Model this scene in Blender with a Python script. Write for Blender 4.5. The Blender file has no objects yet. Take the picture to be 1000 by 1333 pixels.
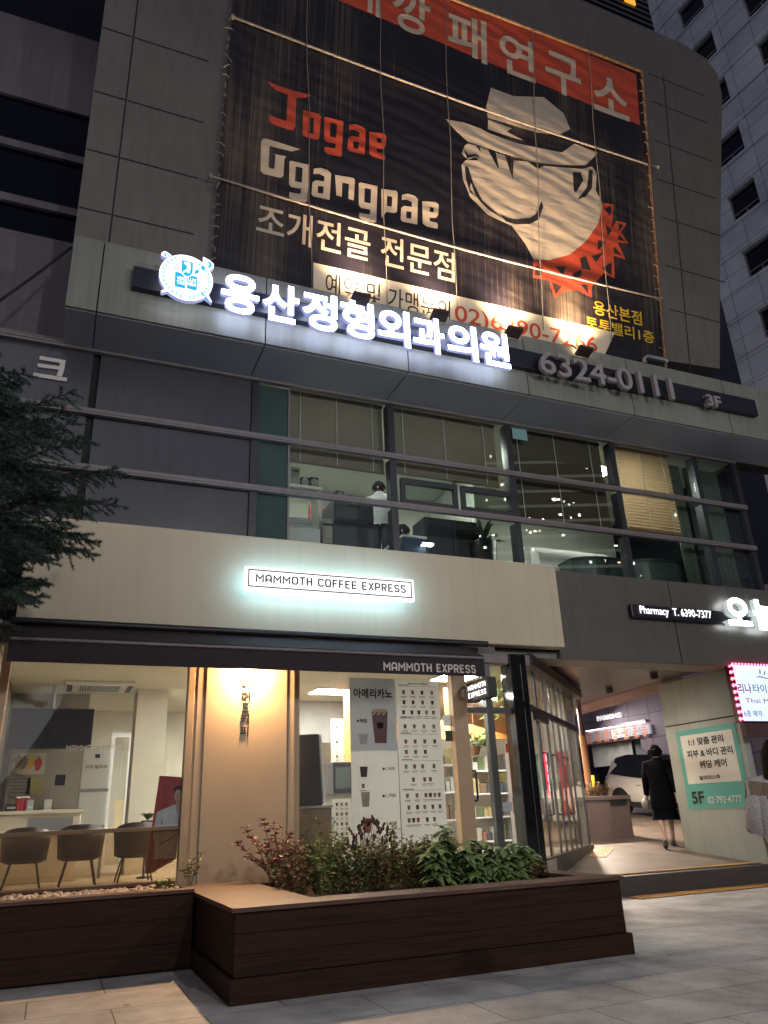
import bpy, math, random
from mathutils import Vector, Matrix
C = bpy.context.scene.collection
S = bpy.context.scene
R = math.radians
random.seed(7)

# ---------------------------------------------------------------- camera, world, sun, exposure
PITCH, ROLL, YAW, FPX, CH = 0.37950801, -0.04130285, 0.40485296, 986.71, 1.25
fw = Vector((math.sin(YAW)*math.cos(PITCH), math.cos(YAW)*math.cos(PITCH), math.sin(PITCH)))
r0 = Vector((math.cos(YAW), -math.sin(YAW), 0)); u0 = r0.cross(fw)
cr = r0*math.cos(ROLL) + u0*math.sin(ROLL); cu = u0*math.cos(ROLL) - r0*math.sin(ROLL)
EYE = Vector((0, 0, CH))
cam = bpy.data.objects.new('camera', bpy.data.cameras.new('camera')); C.objects.link(cam)
cam.matrix_world = Matrix(((cr.x, cu.x, -fw.x, 0), (cr.y, cu.y, -fw.y, 0), (cr.z, cu.z, -fw.z, CH), (0, 0, 0, 1)))
cam.data.sensor_fit = 'VERTICAL'; cam.data.sensor_height = 24.0
cam.data.lens = FPX/1333.0*24.0
cam.data.clip_start = 0.05; cam.data.clip_end = 600
S.camera = cam

SUN_EL, SUN_AZ = R(38), R(200)
W = bpy.data.worlds.new('World'); S.world = W; W.use_nodes = True
wn, wl = W.node_tree.nodes, W.node_tree.links
bg = wn['Background']
sky = wn.new('ShaderNodeTexSky'); sky.sky_type = 'NISHITA'; sky.sun_disc = False
sky.sun_elevation = R(-3); sky.sun_rotation = SUN_AZ; sky.air_density = 2.0; sky.dust_density = 3.0
mixw = wn.new('ShaderNodeMixRGB'); mixw.blend_type = 'ADD'; mixw.inputs[0].default_value = 1.0
wl.new(sky.outputs[0], mixw.inputs[1]); mixw.inputs[2].default_value = (0.37, 0.38, 0.60, 1)   # city glow
wl.new(mixw.outputs[0], bg.inputs[0]); bg.inputs[1].default_value = 0.075

sd = bpy.data.lights.new('night_glow_sun', 'SUN'); sd.energy = 0.13; sd.angle = R(50); sd.color = (1.0, 0.97, 0.97)
so = bpy.data.objects.new('night_glow_sun', sd); C.objects.link(so)
so.rotation_euler = (R(73), 0, R(-24))       # from behind the camera and above: the glow of the street
S.view_settings.view_transform = 'Standard'; S.view_settings.look = 'None'
S.view_settings.exposure = 1.4; S.view_settings.gamma = 1.0
S.cycles.use_denoising = True
S.cycles.max_bounces = 8; S.cycles.transparent_max_bounces = 24
S.cycles.caustics_reflective = False; S.cycles.caustics_refractive = False
S.cycles.sample_clamp_indirect = 3.0
S.cycles.use_light_tree = True

# ---------------------------------------------------------------- measuring helpers (pixel of the 1000x1333 photo -> point on a real plane)
def ray(x, y):
    return cr*((x-500)/FPX) - cu*((y-666.5)/FPX) + fw
def AY(x, y, Y): d = ray(x, y); return EYE + d*(Y/d.y)
def AZ(x, y, Z): d = ray(x, y); return EYE + d*((Z-CH)/d.z)
def AX(x, y, X): d = ray(x, y); return EYE + d*(X/d.x)
class Plane:
    """a real plane with an origin, a horizontal axis U, an upward axis V and an outward normal N (towards the street)"""
    def __init__(s, o, U, V):
        s.o = Vector(o); s.U = Vector(U).normalized(); s.V = Vector(V).normalized(); s.N = s.U.cross(s.V).normalized()
    def uv(s, x, y):
        d = ray(x, y); p = EYE + d*((s.o-EYE).dot(s.N)/d.dot(s.N)) - s.o
        return (p.dot(s.U), p.dot(s.V))
    def at(s, u, v, w=0.0): return s.o + s.U*u + s.V*v + s.N*w
    def off(s, w): return Plane(s.o+s.N*w, s.U, s.V)
def YP(Y): return Plane((0, Y, 0), (1, 0, 0), (0, 0, 1))

# ---------------------------------------------------------------- materials
def lin(c):
    return c/12.92 if c <= 0.04045 else ((c+0.055)/1.055)**2.4
def hx(h):
    h = h.lstrip('#'); return tuple(lin(int(h[i:i+2], 16)/255) for i in (0, 2, 4))
MATS = {}
def mat(name, col, rough=0.6, metal=0.0, var=0.12, scale=3.0, bump=0.0, bscale=40.0, spec=0.5, stretch=(1, 1, 1), streak=0.0, coat=0.0):
    if name in MATS: return MATS[name]
    m = bpy.data.materials.new(name); m.use_nodes = True
    n, l = m.node_tree.nodes, m.node_tree.links
    p = n['Principled BSDF']
    p.inputs['Roughness'].default_value = rough; p.inputs['Metallic'].default_value = metal
    p.inputs['Specular IOR Level'].default_value = spec; p.inputs['Coat Weight'].default_value = coat
    tc = n.new('ShaderNodeTexCoord'); mp = n.new('ShaderNodeMapping'); mp.inputs['Scale'].default_value = stretch
    l.new(tc.outputs['Object'], mp.inputs[0])
    nz = n.new('ShaderNodeTexNoise'); nz.inputs['Scale'].default_value = scale; nz.inputs['Detail'].default_value = 6
    l.new(mp.outputs[0], nz.inputs['Vector'])
    rp = n.new('ShaderNodeValToRGB'); rp.color_ramp.elements[0].position = 0.3; rp.color_ramp.elements[1].position = 0.7
    rp.color_ramp.elements[0].color = tuple(c*(1-var) for c in col)+(1,)
    rp.color_ramp.elements[1].color = tuple(min(1, c*(1+var)) for c in col)+(1,)
    l.new(nz.outputs['Fac'], rp.inputs[0])
    out = rp.outputs[0]
    if streak:                                                # rain runs down the face, a stain of its own
        m2 = n.new('ShaderNodeMapping'); m2.inputs['Scale'].default_value = (5, 5, 0.25); l.new(tc.outputs['Object'], m2.inputs[0])
        n2 = n.new('ShaderNodeTexNoise'); n2.inputs['Scale'].default_value = 2.2; n2.inputs['Detail'].default_value = 5; l.new(m2.outputs[0], n2.inputs['Vector'])
        r2 = n.new('ShaderNodeValToRGB'); r2.color_ramp.elements[0].position = 0.45; r2.color_ramp.elements[1].position = 0.75; l.new(n2.outputs['Fac'], r2.inputs[0])
        mx = n.new('ShaderNodeMixRGB'); mx.blend_type = 'MULTIPLY'; l.new(r2.outputs[0], mx.inputs[0])
        mf = n.new('ShaderNodeMath'); mf.operation = 'MULTIPLY'; mf.inputs[1].default_value = streak; l.new(r2.outputs[0], mf.inputs[0]); l.new(mf.outputs[0], mx.inputs[0])
        l.new(out, mx.inputs[1]); mx.inputs[2].default_value = (0.45, 0.42, 0.38, 1); out = mx.outputs[0]
    l.new(out, p.inputs['Base Color'])
    rr = n.new('ShaderNodeMath'); rr.operation = 'MULTIPLY_ADD'; rr.inputs[1].default_value = 0.25*min(1, rough+0.2); rr.inputs[2].default_value = rough-0.12*min(1, rough+0.2)
    l.new(nz.outputs['Fac'], rr.inputs[0]); l.new(rr.outputs[0], p.inputs['Roughness'])
    if bump:
        b = n.new('ShaderNodeBump'); b.inputs['Strength'].default_value = bump; b.inputs['Distance'].default_value = 0.02
        nb = n.new('ShaderNodeTexNoise'); nb.inputs['Scale'].default_value = bscale; nb.inputs['Detail'].default_value = 4
        l.new(mp.outputs[0], nb.inputs['Vector']); l.new(nb.outputs['Fac'], b.inputs['Height']); l.new(b.outputs[0], p.inputs['Normal'])
    MATS[name] = m; return m
def emit(name, col, st):
    if name in MATS: return MATS[name]
    m = bpy.data.materials.new(name); m.use_nodes = True
    p = m.node_tree.nodes['Principled BSDF']
    p.inputs['Base Color'].default_value = tuple(min(.8, c) for c in col)+(1,); p.inputs['Roughness'].default_value = 0.4
    p.inputs['Emission Color'].default_value = tuple(col)+(1,); p.inputs['Emission Strength'].default_value = st
    MATS[name] = m; return m
def glass(name, tint=(0.93, 0.95, 0.94), ior=1.5, rough=0.0, brown_film=0.0, cap=1.0):
    if name in MATS: return MATS[name]
    m = bpy.data.materials.new(name); m.use_nodes = True
    n, l = m.node_tree.nodes, m.node_tree.links
    n.remove(n['Principled BSDF'])
    t = n.new('ShaderNodeBsdfTransparent'); t.inputs[0].default_value = tuple(tint)+(1,)
    g = n.new('ShaderNodeBsdfGlossy'); g.inputs['Roughness'].default_value = rough; g.inputs[0].default_value = (1, 1, 1, 1)
    lw = n.new('ShaderNodeLayerWeight'); lw.inputs[0].default_value = .5               # Schlick reflectance, the same on both faces of the sheet
    pw = n.new('ShaderNodeMath'); pw.operation = 'POWER'; pw.inputs[1].default_value = 5; l.new(lw.outputs['Facing'], pw.inputs[0])
    f = n.new('ShaderNodeMath'); f.operation = 'MULTIPLY_ADD'; r0_ = ((ior-1)/(ior+1))**2; f.inputs[1].default_value = 1-r0_; f.inputs[2].default_value = r0_; l.new(pw.outputs[0], f.inputs[0])
    fm = n.new('ShaderNodeMath'); fm.operation = 'MINIMUM'; fm.inputs[1].default_value = cap; l.new(f.outputs[0], fm.inputs[0]); f = fm
    x = n.new('ShaderNodeMixShader'); l.new(f.outputs[0], x.inputs[0]); l.new(t.outputs[0], x.inputs[1]); l.new(g.outputs[0], x.inputs[2])
    last = x.outputs[0]
    if brown_film:
        d = n.new('ShaderNodeBsdfDiffuse'); d.inputs[0].default_value = (0.35, 0.28, 0.2, 1)
        y = n.new('ShaderNodeMixShader'); y.inputs[0].default_value = brown_film; l.new(last, y.inputs[1]); l.new(d.outputs[0], y.inputs[2]); last = y.outputs[0]
    l.new(last, n['Material Output'].inputs[0])
    MATS[name] = m; return m

# ---------------------------------------------------------------- mesh building
LOC = {}
class MB:
    def __init__(s): s.v = []; s.f = []; s.m = []; s.sm = []
    def add(s, vs, fs, mi=0, smooth=False):
        b = len(s.v); s.v += [Vector(p) for p in vs]
        for f in fs: s.f.append([b+i for i in f]); s.m.append(mi); s.sm.append(smooth)
        return s
    def box(s, a, b, mi=0):
        x0, x1 = sorted((a[0], b[0])); y0, y1 = sorted((a[1], b[1])); z0, z1 = sorted((a[2], b[2]))
        return s.add([(x0,y0,z0),(x1,y0,z0),(x1,y1,z0),(x0,y1,z0),(x0,y0,z1),(x1,y0,z1),(x1,y1,z1),(x0,y1,z1)],
                     [(0,3,2,1),(4,5,6,7),(0,1,5,4),(1,2,6,5),(2,3,7,6),(3,0,4,7)], mi)
    def pbox(s, P, u0, u1, v0, v1, w0, w1, mi=0):
        """box in a Plane's own axes"""
        q = [P.at(u, v, w) for w in (w0, w1) for v in (v0, v1) for u in (u0, u1)]
        return s.add(q, [(0,2,3,1),(4,5,7,6),(0,1,5,4),(2,6,7,3),(0,4,6,2),(1,3,7,5)], mi)
    def slab(s, pts, vec, mi=0, side=None, smooth=False):
        """prism: polygon pts swept by vec"""
        n = len(pts); vec = Vector(vec); p = [Vector(q) for q in pts]
        s.add(p, [tuple(range(n))[::-1]], mi); s.add([q+vec for q in p], [tuple(range(n))], mi)
        b = p+[q+vec for q in p]
        return s.add(b, [(i, (i+1) % n, n+(i+1) % n, n+i) for i in range(n)], mi if side is None else side, smooth)
    def poly(s, P, uv, w0, w1, mi=0, side=None):
        return s.slab([P.at(u, v, w0) for u, v in uv], P.N*(w1-w0), mi, side)
    def tube(s, pts, r, n=8, mi=0, caps=True):
        pts = [Vector(p) for p in pts]; k = len(pts)
        rs = r if isinstance(r, (list, tuple)) else [r]*k
        rings = []; prev = None
        for i, p in enumerate(pts):
            t = (pts[min(i+1, k-1)]-pts[max(i-1, 0)]).normalized()
            a = t.orthogonal().normalized() if prev is None else (prev - t*prev.dot(t)).normalized()
            prev = a; b = t.cross(a)
            rings += [p + (a*math.cos(2*math.pi*j/n)+b*math.sin(2*math.pi*j/n))*rs[i] for j in range(n)]
        fs = [(i*n+j, i*n+(j+1) % n, (i+1)*n+(j+1) % n, (i+1)*n+j) for i in range(k-1) for j in range(n)]
        s.add(rings, fs, mi, True)
        if caps:
            s.add(rings[:n], [tuple(range(n))[::-1]], mi); s.add(rings[-n:], [tuple(range(n))], mi)
        return s
    def lathe(s, c, prof, n=16, mi=0, axis=(0, 0, 1), sx=1.0, sy=1.0):
        c = Vector(c); ax = Vector(axis).normalized(); a = ax.orthogonal().normalized() if abs(ax.z) < .99 else Vector((1, 0, 0)); b = ax.cross(a)
        vs = [c+ax*z+(a*math.cos(2*math.pi*j/n)*sx+b*math.sin(2*math.pi*j/n)*sy)*r for r, z in prof for j in range(n)]
        k = len(prof)
        s.add(vs, [(i*n+j, i*n+(j+1) % n, (i+1)*n+(j+1) % n, (i+1)*n+j) for i in range(k-1) for j in range(n)], mi, True)
        s.add(vs[:n], [tuple(range(n))[::-1]], mi); s.add(vs[-n:], [tuple(range(n))], mi)
        return s
    def ball(s, c, r, n=10, mi=0, sc=(1, 1, 1)):
        c = Vector(c); k = max(4, n//2+1); vs = []; fs = []
        for i in range(k):
            th = math.pi*i/(k-1)
            for j in range(n):
                vs.append(c+Vector((math.sin(th)*math.cos(2*math.pi*j/n)*r*sc[0], math.sin(th)*math.sin(2*math.pi*j/n)*r*sc[1], math.cos(th)*r*sc[2])))
        fs = [(i*n+j, (i+1)*n+j, (i+1)*n+(j+1) % n, i*n+(j+1) % n) for i in range(k-1) for j in range(n)]
        return s.add(vs, fs, mi, True)
    def build(s, name, mats, parent=None, at=None, bevel=0.0, seg=2, kind=None):
        if not isinstance(mats, (list, tuple)): mats = [mats]
        root = Vector(LOC[parent.name]) if parent is not None else Vector(at if at is not None else (0, 0, 0))
        me = bpy.data.meshes.new(name)
        me.from_pydata([tuple(p-root) for p in s.v], [], s.f)
        for m in mats: me.materials.append(m)
        me.polygons.foreach_set('material_index', s.m); me.polygons.foreach_set('use_smooth', s.sm)
        me.validate(); me.update()
        if bevel:
            import bmesh
            bm = bmesh.new(); bm.from_mesh(me); bmesh.ops.remove_doubles(bm, verts=bm.verts, dist=1e-5)
            es = [e for e in bm.edges if len(e.link_faces) == 2 and e.calc_face_angle(0) > 0.6]
            bmesh.ops.bevel(bm, geom=es, offset=bevel, segments=seg, profile=0.6, affect='EDGES', clamp_overlap=True)
            bm.to_mesh(me); bm.free()
        o = bpy.data.objects.new(name, me); C.objects.link(o)
        if parent is not None: o.parent = parent
        else: o.location = root
        LOC[o.name] = root
        if kind: o['kind'] = kind
        return o
def tag(o, label=None, cat=None, group=None, kind=None):
    if label: o['label'] = label
    if cat: o['category'] = cat
    if group: o['group'] = group
    if kind: o['kind'] = kind
    return o
def thing(name, loc, label, cat, group=None):
    o = bpy.data.objects.new(name, None); C.objects.link(o); o.location = loc; o.empty_display_size = 0.2
    LOC[o.name] = Vector(loc)
    return tag(o, label, cat, group)
def copy_tree(o, delta, parent=None, rotz=None):
    c = o.copy(); C.objects.link(c)
    if parent is not None: c.parent = parent
    else:
        c.location = Vector(o.location)+Vector(delta)
        if rotz is not None: c.rotation_euler = (0, 0, rotz)
    for ch in list(o.children): copy_tree(ch, delta, c)
    return c
def lamp(name, kind, loc, energy, col, target=None, parent=None, **kw):
    d = bpy.data.lights.new(name, kind); d.energy = energy; d.color = col
    for k, v in kw.items(): setattr(d, k, v)
    o = bpy.data.objects.new(name, d); C.objects.link(o)
    if parent is not None:
        o.parent = parent; loc2 = Vector(loc)-LOC[parent.name]
    else: loc2 = Vector(loc)
    o.location = loc2
    if target is not None:
        o.rotation_euler = (Vector(target)-Vector(loc)).to_track_quat('-Z', 'Y').to_euler()
    return o

# ---------------------------------------------------------------- lettering (the built-in typeface, turned into mesh)
_T = {}
def glyphs(body, bold=0.0, res=4):
    k = (body, bold, res)
    if k in _T: return _T[k]
    c = bpy.data.curves.new('lettering', 'FONT'); c.body = body; c.offset = bold; c.resolution_u = res
    o = bpy.data.objects.new('lettering', c); C.objects.link(o)
    bpy.context.view_layer.update()
    ev = o.evaluated_get(bpy.context.evaluated_depsgraph_get()); me = ev.to_mesh()
    vs = [(v.co.x, v.co.y) for v in me.vertices]; fs = [tuple(p.vertices) for p in me.polygons]
    ev.to_mesh_clear(); bpy.data.objects.remove(o); bpy.data.curves.remove(c)
    xs = [v[0] for v in vs]; ys = [v[1] for v in vs]
    _T[k] = (vs, fs, (min(xs), min(ys), max(xs), max(ys))); return _T[k]
def letter(mb, P, body, u0, v0, u1, v1, w0=0.002, w1=0.004, bold=0.02, mi=0, side=None, res=4, fit=True):
    """lettering filling the box (u0,v0)-(u1,v1) of plane P, standing w0..w1 off it"""
    vs, fs, b = glyphs(body, bold, res)
    su = (u1-u0)/(b[2]-b[0]); sv = (v1-v0)/(b[3]-b[1])
    q = [(u0+(x-b[0])*su, v0+(y-b[1])*sv) for x, y in vs]
    n = len(q)
    mb.add([P.at(u, v, w1) for u, v in q], fs, mi)
    if w1-w0 > 0.006:
        from collections import Counter
        ed = Counter()
        for f in fs:
            for i in range(len(f)): ed[(f[i], f[(i+1) % len(f)])] += 1
        sides = [(a, b_) for (a, b_) in ed if (b_, a) not in ed]
        mb.add([P.at(u, v, w0) for u, v in q]+[P.at(u, v, w1) for u, v in q], [(a, b_, n+b_, n+a) for a, b_ in sides], mi if side is None else side)
    return mb
def letter_px(mb, P, body, bl, br, h_px, **kw):
    """the same, its baseline ends and height measured in the photograph"""
    a = P.uv(*bl); b = P.uv(*br); t = P.uv(*h_px)
    return letter(mb, P, body, a[0], a[1], b[0], t[1], **kw)
# a square-shouldered stroke alphabet for the coffee shop's lettering
_O = [(.07,.2),(.2,.07),(.46,.07),(.6,.2),(.6,.8),(.46,.93),(.2,.93),(.07,.8),(.07,.2),(.2,.07)]
STROKE = {'M': (.82, [[(.07,0),(.07,.88),(.41,.40),(.75,.88),(.75,0)]]), 'A': (.68, [[(.07,0),(.07,.72),(.24,.93),(.44,.93),(.61,.72),(.61,0)], [(.14,.33),(.54,.33)]]), 'O': (.67, [_O]),
 'T': (.60, [[(0,.93),(.6,.93)], [(.3,0),(.3,.86)]]), 'H': (.62, [[(.07,0),(.07,1)], [(.55,0),(.55,1)], [(.14,.5),(.48,.5)]]), 'C': (.62, [[(.56,.72),(.56,.8),(.44,.93),(.2,.93),(.07,.8),(.07,.2),(.2,.07),(.44,.07),(.56,.2),(.56,.28)]]),
 'F': (.55, [[(.07,0),(.07,.93),(.53,.93)], [(.14,.5),(.47,.5)]]), 'E': (.57, [[(.53,.93),(.07,.93),(.07,.07),(.53,.07)], [(.14,.5),(.48,.5)]]), 'X': (.60, [[(.05,0),(.55,1)], [(.05,1),(.24,.61)], [(.36,.39),(.55,0)]]),
 'P': (.60, [[(.07,0),(.07,.93),(.42,.93),(.54,.82),(.54,.56),(.42,.45),(.14,.45)]]), 'R': (.62, [[(.07,0),(.07,.93),(.42,.93),(.54,.82),(.54,.56),(.42,.45),(.14,.45)], [(.34,.38),(.55,0)]]),
 'S': (.60, [[(.53,.76),(.42,.93),(.18,.93),(.07,.82),(.07,.63),(.18,.53),(.42,.47),(.53,.37),(.53,.18),(.42,.07),(.18,.07),(.07,.24)]]), ' ': (.30, [])}
def stroke_text(mb, P, body, u0, v0, u1, v1, w0=.003, w1=.005, t=.14, mi=0, gap=.17):
    tot = sum(STROKE[c][0] for c in body)+gap*(len(body)-1); su = (u1-u0)/tot; sv = v1-v0; x = 0
    for ch in body:
        wd, lines = STROKE[ch]
        for ln in lines:
            n = len(ln); L = []; Rr = []
            for i, p in enumerate(ln):
                a = ln[max(0, i-1)]; b = ln[min(n-1, i+1)]
                d1 = Vector((p[0]-a[0], p[1]-a[1])) if i else Vector((b[0]-p[0], b[1]-p[1])); d2 = Vector((b[0]-p[0], b[1]-p[1])) if i < n-1 else d1
                d1.normalize(); d2.normalize(); n1 = Vector((-d1.y, d1.x)); n2 = Vector((-d2.y, d2.x)); m = n1+n2; m.normalize(); k = t/2/max(.45, m.dot(n1))
                L.append((p[0]+m.x*k, p[1]+m.y*k)); Rr.append((p[0]-m.x*k, p[1]-m.y*k))
            q = L+Rr; at = [(u0+(x+a)*su, v0+b*sv) for a, b in q]
            for i in range(n-1):
                quad = [at[i], at[i+1], at[n+i+1], at[n+i]]
                mb.add([P.at(u, v, w1) for u, v in quad], [(0, 3, 2, 1)], mi)
        x += wd+gap
    return mb
def stroke_px(mb, P, body, bl, br, tp, **kw):
    a = P.uv(*bl); b = P.uv(*br); t_ = P.uv(*tp); return stroke_text(mb, P, body, a[0], a[1], b[0], t_[1], **kw)
# ================================================================ materials
M = {}
M['pave'] = None
M['dark_granite'] = mat('dark granite', (.075, .066, .06), .55, bump=.15, bscale=90, var=.25, scale=30)
M['ramp'] = mat('ramp stone', (.145, .115, .09), .5, bump=.3, bscale=25, var=.38, scale=2.2)
M['cream'] = mat('cream render', (.57, .50, .365), .6, var=.06, scale=1.2, bump=.05, bscale=120, streak=.12)
M['charcoal_panel'] = mat('charcoal panel', (.10, .092, .084), .45, var=.1, scale=1.5, streak=.3)
M['band'] = mat('grey green metal panel', (.20, .205, .18), .42, metal=.0, var=.08, scale=1.3, streak=.35)
M['soffit'] = mat('soffit metal', (.27, .30, .36), .4, var=.08, scale=1.0)
M['upper'] = mat('grey brown metal panel', (.135, .119, .108), .4, var=.12, scale=.8, streak=.3)
M['joint'] = mat('dark joint', (.015, .014, .015), .8)
M['slate'] = mat('slate grey back painted glass', (.072, .073, .090), .25, var=.08, scale=.9, streak=.2)
M['fin'] = mat('grey aluminium fin', (.19, .17, .175), .45, metal=.2, var=.08, scale=3, streak=.2)
M['frame_dark'] = mat('dark window frame', (.022, .024, .032), .4, var=.1)
M['teal_glass'] = mat('teal spandrel glass', (.05, .085, .08), .12, var=.1, scale=1.2)
M['glass'] = glass('clear glass')
M['glass_office'] = glass('office glass', (.86, .90, .88), 1.55)
M['glass_filmed'] = glass('tinted lower glass', (.80, .70, .58), 1.5, brown_film=.10)  # brown film mixed into the lower pane
M['black_glass'] = mat('black window glass', (.003, .0035, .009), .06, var=.1, spec=.22)
M['lavender_wall'] = mat('mauve concrete', (.15, .13, .145), .7, var=.12, scale=.7, streak=.35)
M['beige_metal'] = mat('beige painted metal', (.50, .37, .235), .38, var=.05, scale=1.5, bump=.03, bscale=6)
M['beige_frame'] = mat('beige window frame', (.44, .32, .20), .4, var=.06)
M['steel_frame'] = mat('brushed grey frame', (.13, .135, .13), .3, metal=.6, var=.1, stretch=(1, 1, .1), scale=20)
M['chrome'] = mat('polished steel', (.34, .34, .33), .16, metal=1.0, var=.08, stretch=(1, 1, .05), scale=14)
M['polished_black'] = mat('polished black stone', (.012, .012, .014), .06, var=.4, scale=8, spec=.7)
M['white_wall'] = mat('white office wall', (.62, .64, .58), .7, var=.04)
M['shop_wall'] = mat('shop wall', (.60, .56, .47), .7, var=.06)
M['shop_ceiling'] = mat('shop ceiling', (.64, .60, .50), .75, var=.04)
M['shop_floor'] = mat('shop floor tile', (.38, .34, .28), .3, var=.12, scale=4)
M['concrete'] = mat('concrete', (.25, .25, .24), .8, var=.15, scale=2, bump=.1)
M['pillar'] = mat('grey green pillar paint', (.39, .41, .37), .5, var=.07, scale=1.5, streak=.25)
M['passage_ceiling'] = mat('polished dark ceiling', (.26, .245, .24), .24, metal=.8, var=.45, scale=1.6, stretch=(.5, 9, 1), bump=.35, bscale=2.2)
M['red_beam'] = mat('reddish beam', (.25, .16, .155), .5, var=.12)
M['black_metal'] = mat('black painted metal', (.012, .011, .014), .45, var=.2)
M['white_paint'] = mat('white paint', (.75, .74, .72), .5, var=.05)
M['wood_dark'] = mat('dark stained planks', (.030, .0135, .008), .7, var=.4, scale=3, stretch=(.6, 6, 14), bump=.25, bscale=9, spec=.18)
M['wood_cap'] = mat('weathered brown cap board', (.085, .040, .025), .6, var=.35, scale=3, stretch=(1, 9, 9), bump=.3, bscale=10)
M['orange_wood'] = mat('orange wood panel', (.55, .26, .08), .45, var=.12, scale=3, stretch=(1, 1, 6))
M['brown_cab'] = mat('brown cabinet', (.17, .115, .065), .5, var=.1)
M['grey_plastic'] = mat('grey plastic', (.18, .18, .19), .5, var=.06)
M['paper'] = mat('white paper', (.84, .84, .83), .55, var=.03)
M['paper_grey'] = mat('pale grey print', (.78, .80, .84), .5, var=.05)
M['ink'] = mat('black ink', (.02, .02, .022), .6)
M['blk_fabric'] = mat('black fabric', (.008, .008, .010), .85, var=.3, scale=30, bump=.2, bscale=120)
M['grey_metal'] = mat('dull grey metal', (.25, .25, .26), .4, metal=.6)

# ================================================================ ground
def paving():
    m = bpy.data.materials.new('granite paving'); m.use_nodes = True
    n, l = m.node_tree.nodes, m.node_tree.links; p = n['Principled BSDF']
    tc = n.new('ShaderNodeTexCoord')
    br = n.new('ShaderNodeTexBrick'); br.inputs['Scale'].default_value = 1.0
    br.inputs['Brick Width'].default_value = 1.15; br.inputs['Row Height'].default_value = .62
    br.inputs['Mortar Size'].default_value = .006; br.inputs['Mortar Smooth'].default_value = .3; br.offset = .5
    br.inputs['Color1'].default_value = (.46, .44, .42, 1); br.inputs['Color2'].default_value = (.40, .39, .385, 1); br.inputs['Mortar'].default_value = (.12, .105, .095, 1)
    l.new(tc.outputs['Object'], br.inputs['Vector'])
    nz = n.new('ShaderNodeTexNoise'); nz.inputs['Scale'].default_value = 75; nz.inputs['Detail'].default_value = 5; nz.inputs['Roughness'].default_value = .8; l.new(tc.outputs['Object'], nz.inputs['Vector'])
    n2 = n.new('ShaderNodeTexNoise'); n2.inputs['Scale'].default_value = 1.4; n2.inputs['Detail'].default_value = 9; n2.inputs['Roughness'].default_value = .65; l.new(tc.outputs['Object'], n2.inputs['Vector'])
    r5 = n.new('ShaderNodeValToRGB'); r5.color_ramp.elements[0].position = .36; r5.color_ramp.elements[1].position = .66; r5.color_ramp.elements[0].color = (.22, .22, .22, 1); r5.color_ramp.elements[1].color = (.72, .72, .72, 1); l.new(n2.outputs['Fac'], r5.inputs[0])
    ov = n.new('ShaderNodeMixRGB'); ov.blend_type = 'OVERLAY'; ov.inputs[0].default_value = .9; l.new(br.outputs['Color'], ov.inputs[1]); l.new(nz.outputs['Fac'], ov.inputs[2])
    o2 = n.new('ShaderNodeMixRGB'); o2.blend_type = 'OVERLAY'; o2.inputs[0].default_value = .7; l.new(ov.outputs[0], o2.inputs[1]); l.new(r5.outputs[0], o2.inputs[2])
    vo = n.new('ShaderNodeTexVoronoi'); vo.inputs['Scale'].default_value = 1.6; l.new(tc.outputs['Object'], vo.inputs['Vector'])      # trodden gum and drips
    vr = n.new('ShaderNodeValToRGB'); vr.color_ramp.elements[0].position = .035; vr.color_ramp.elements[0].color = (.25, .25, .25, 1); vr.color_ramp.elements[1].position = .06; l.new(vo.outputs['Distance'], vr.inputs[0])
    o3 = n.new('ShaderNodeMixRGB'); o3.blend_type = 'MULTIPLY'; o3.inputs[0].default_value = .8; l.new(o2.outputs[0], o3.inputs[1]); l.new(vr.outputs[0], o3.inputs[2])
    l.new(o3.outputs[0], p.inputs['Base Color']); p.inputs['Roughness'].default_value = .55
    b = n.new('ShaderNodeBump'); b.inputs['Strength'].default_value = .25; b.inputs['Distance'].default_value = .01
    ad = n.new('ShaderNodeMath'); ad.operation = 'MULTIPLY_ADD'; ad.inputs[1].default_value = -1.2
    l.new(br.outputs['Fac'], ad.inputs[0]); l.new(nz.outputs['Fac'], ad.inputs[2]); l.new(ad.outputs[0], b.inputs['Height']); l.new(b.outputs[0], p.inputs['Normal'])
    return m
g = MB(); g.add([(-150, -150, 0), (150, -150, 0), (150, 200, 0), (-150, 200, 0)], [(0, 1, 2, 3)])
g.build('sidewalk', paving(), kind='structure')

F = 10.0                                   # street face of the building
WZ = .095                                  # slope of the ramp into the passage
def ramp_z(y): return .24 + WZ*max(0, y-10.2)
WA = R(45.5)
WP = Plane((6.58, 10.08, 0), (math.sin(WA), math.cos(WA), 0), (0, 0, 1))       # the slanting glass side of the shop
WL = WP.uv(771, 1099)[0]                   # its length
we = WP.at(WL, 0)
def P3(x, y): return (x, y, ramp_z(y))
rp = MB()
edge = [(6.6, 10.2), (40, 10.2), (40, 40), (we.x+.05, 40), (we.x+.05, we.y)]
top = [P3(*e) for e in edge]; n_ = len(top)
rp.add(top+[(x, y, -.1) for x, y in edge], [tuple(range(n_))]+[(i, n_+i, n_+(i+1) % n_, (i+1) % n_) for i in range(n_)])
rp.build('passage_ramp', M['ramp'], kind='structure')
st = MB(); st.box((6.62, 10.14, 0), (40, 10.2, .236)); st.box((6.62, 10.14, .236), (40, 10.32, .262))
st.build('step_riser', M['dark_granite'], kind='structure', bevel=.008)

# ================================================================ the commercial building
B = thing('commercial_building', (3, F, 0), 'large dark panelled building with a cream coffee shop front and a lit office storey', 'building')
Z2, Z3 = 4.93, 7.62                        # sill and head of the office windows
TR = (6.60, 5.75)                          # their two rails
WX0, WX1 = 2.25, 12.05
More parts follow.
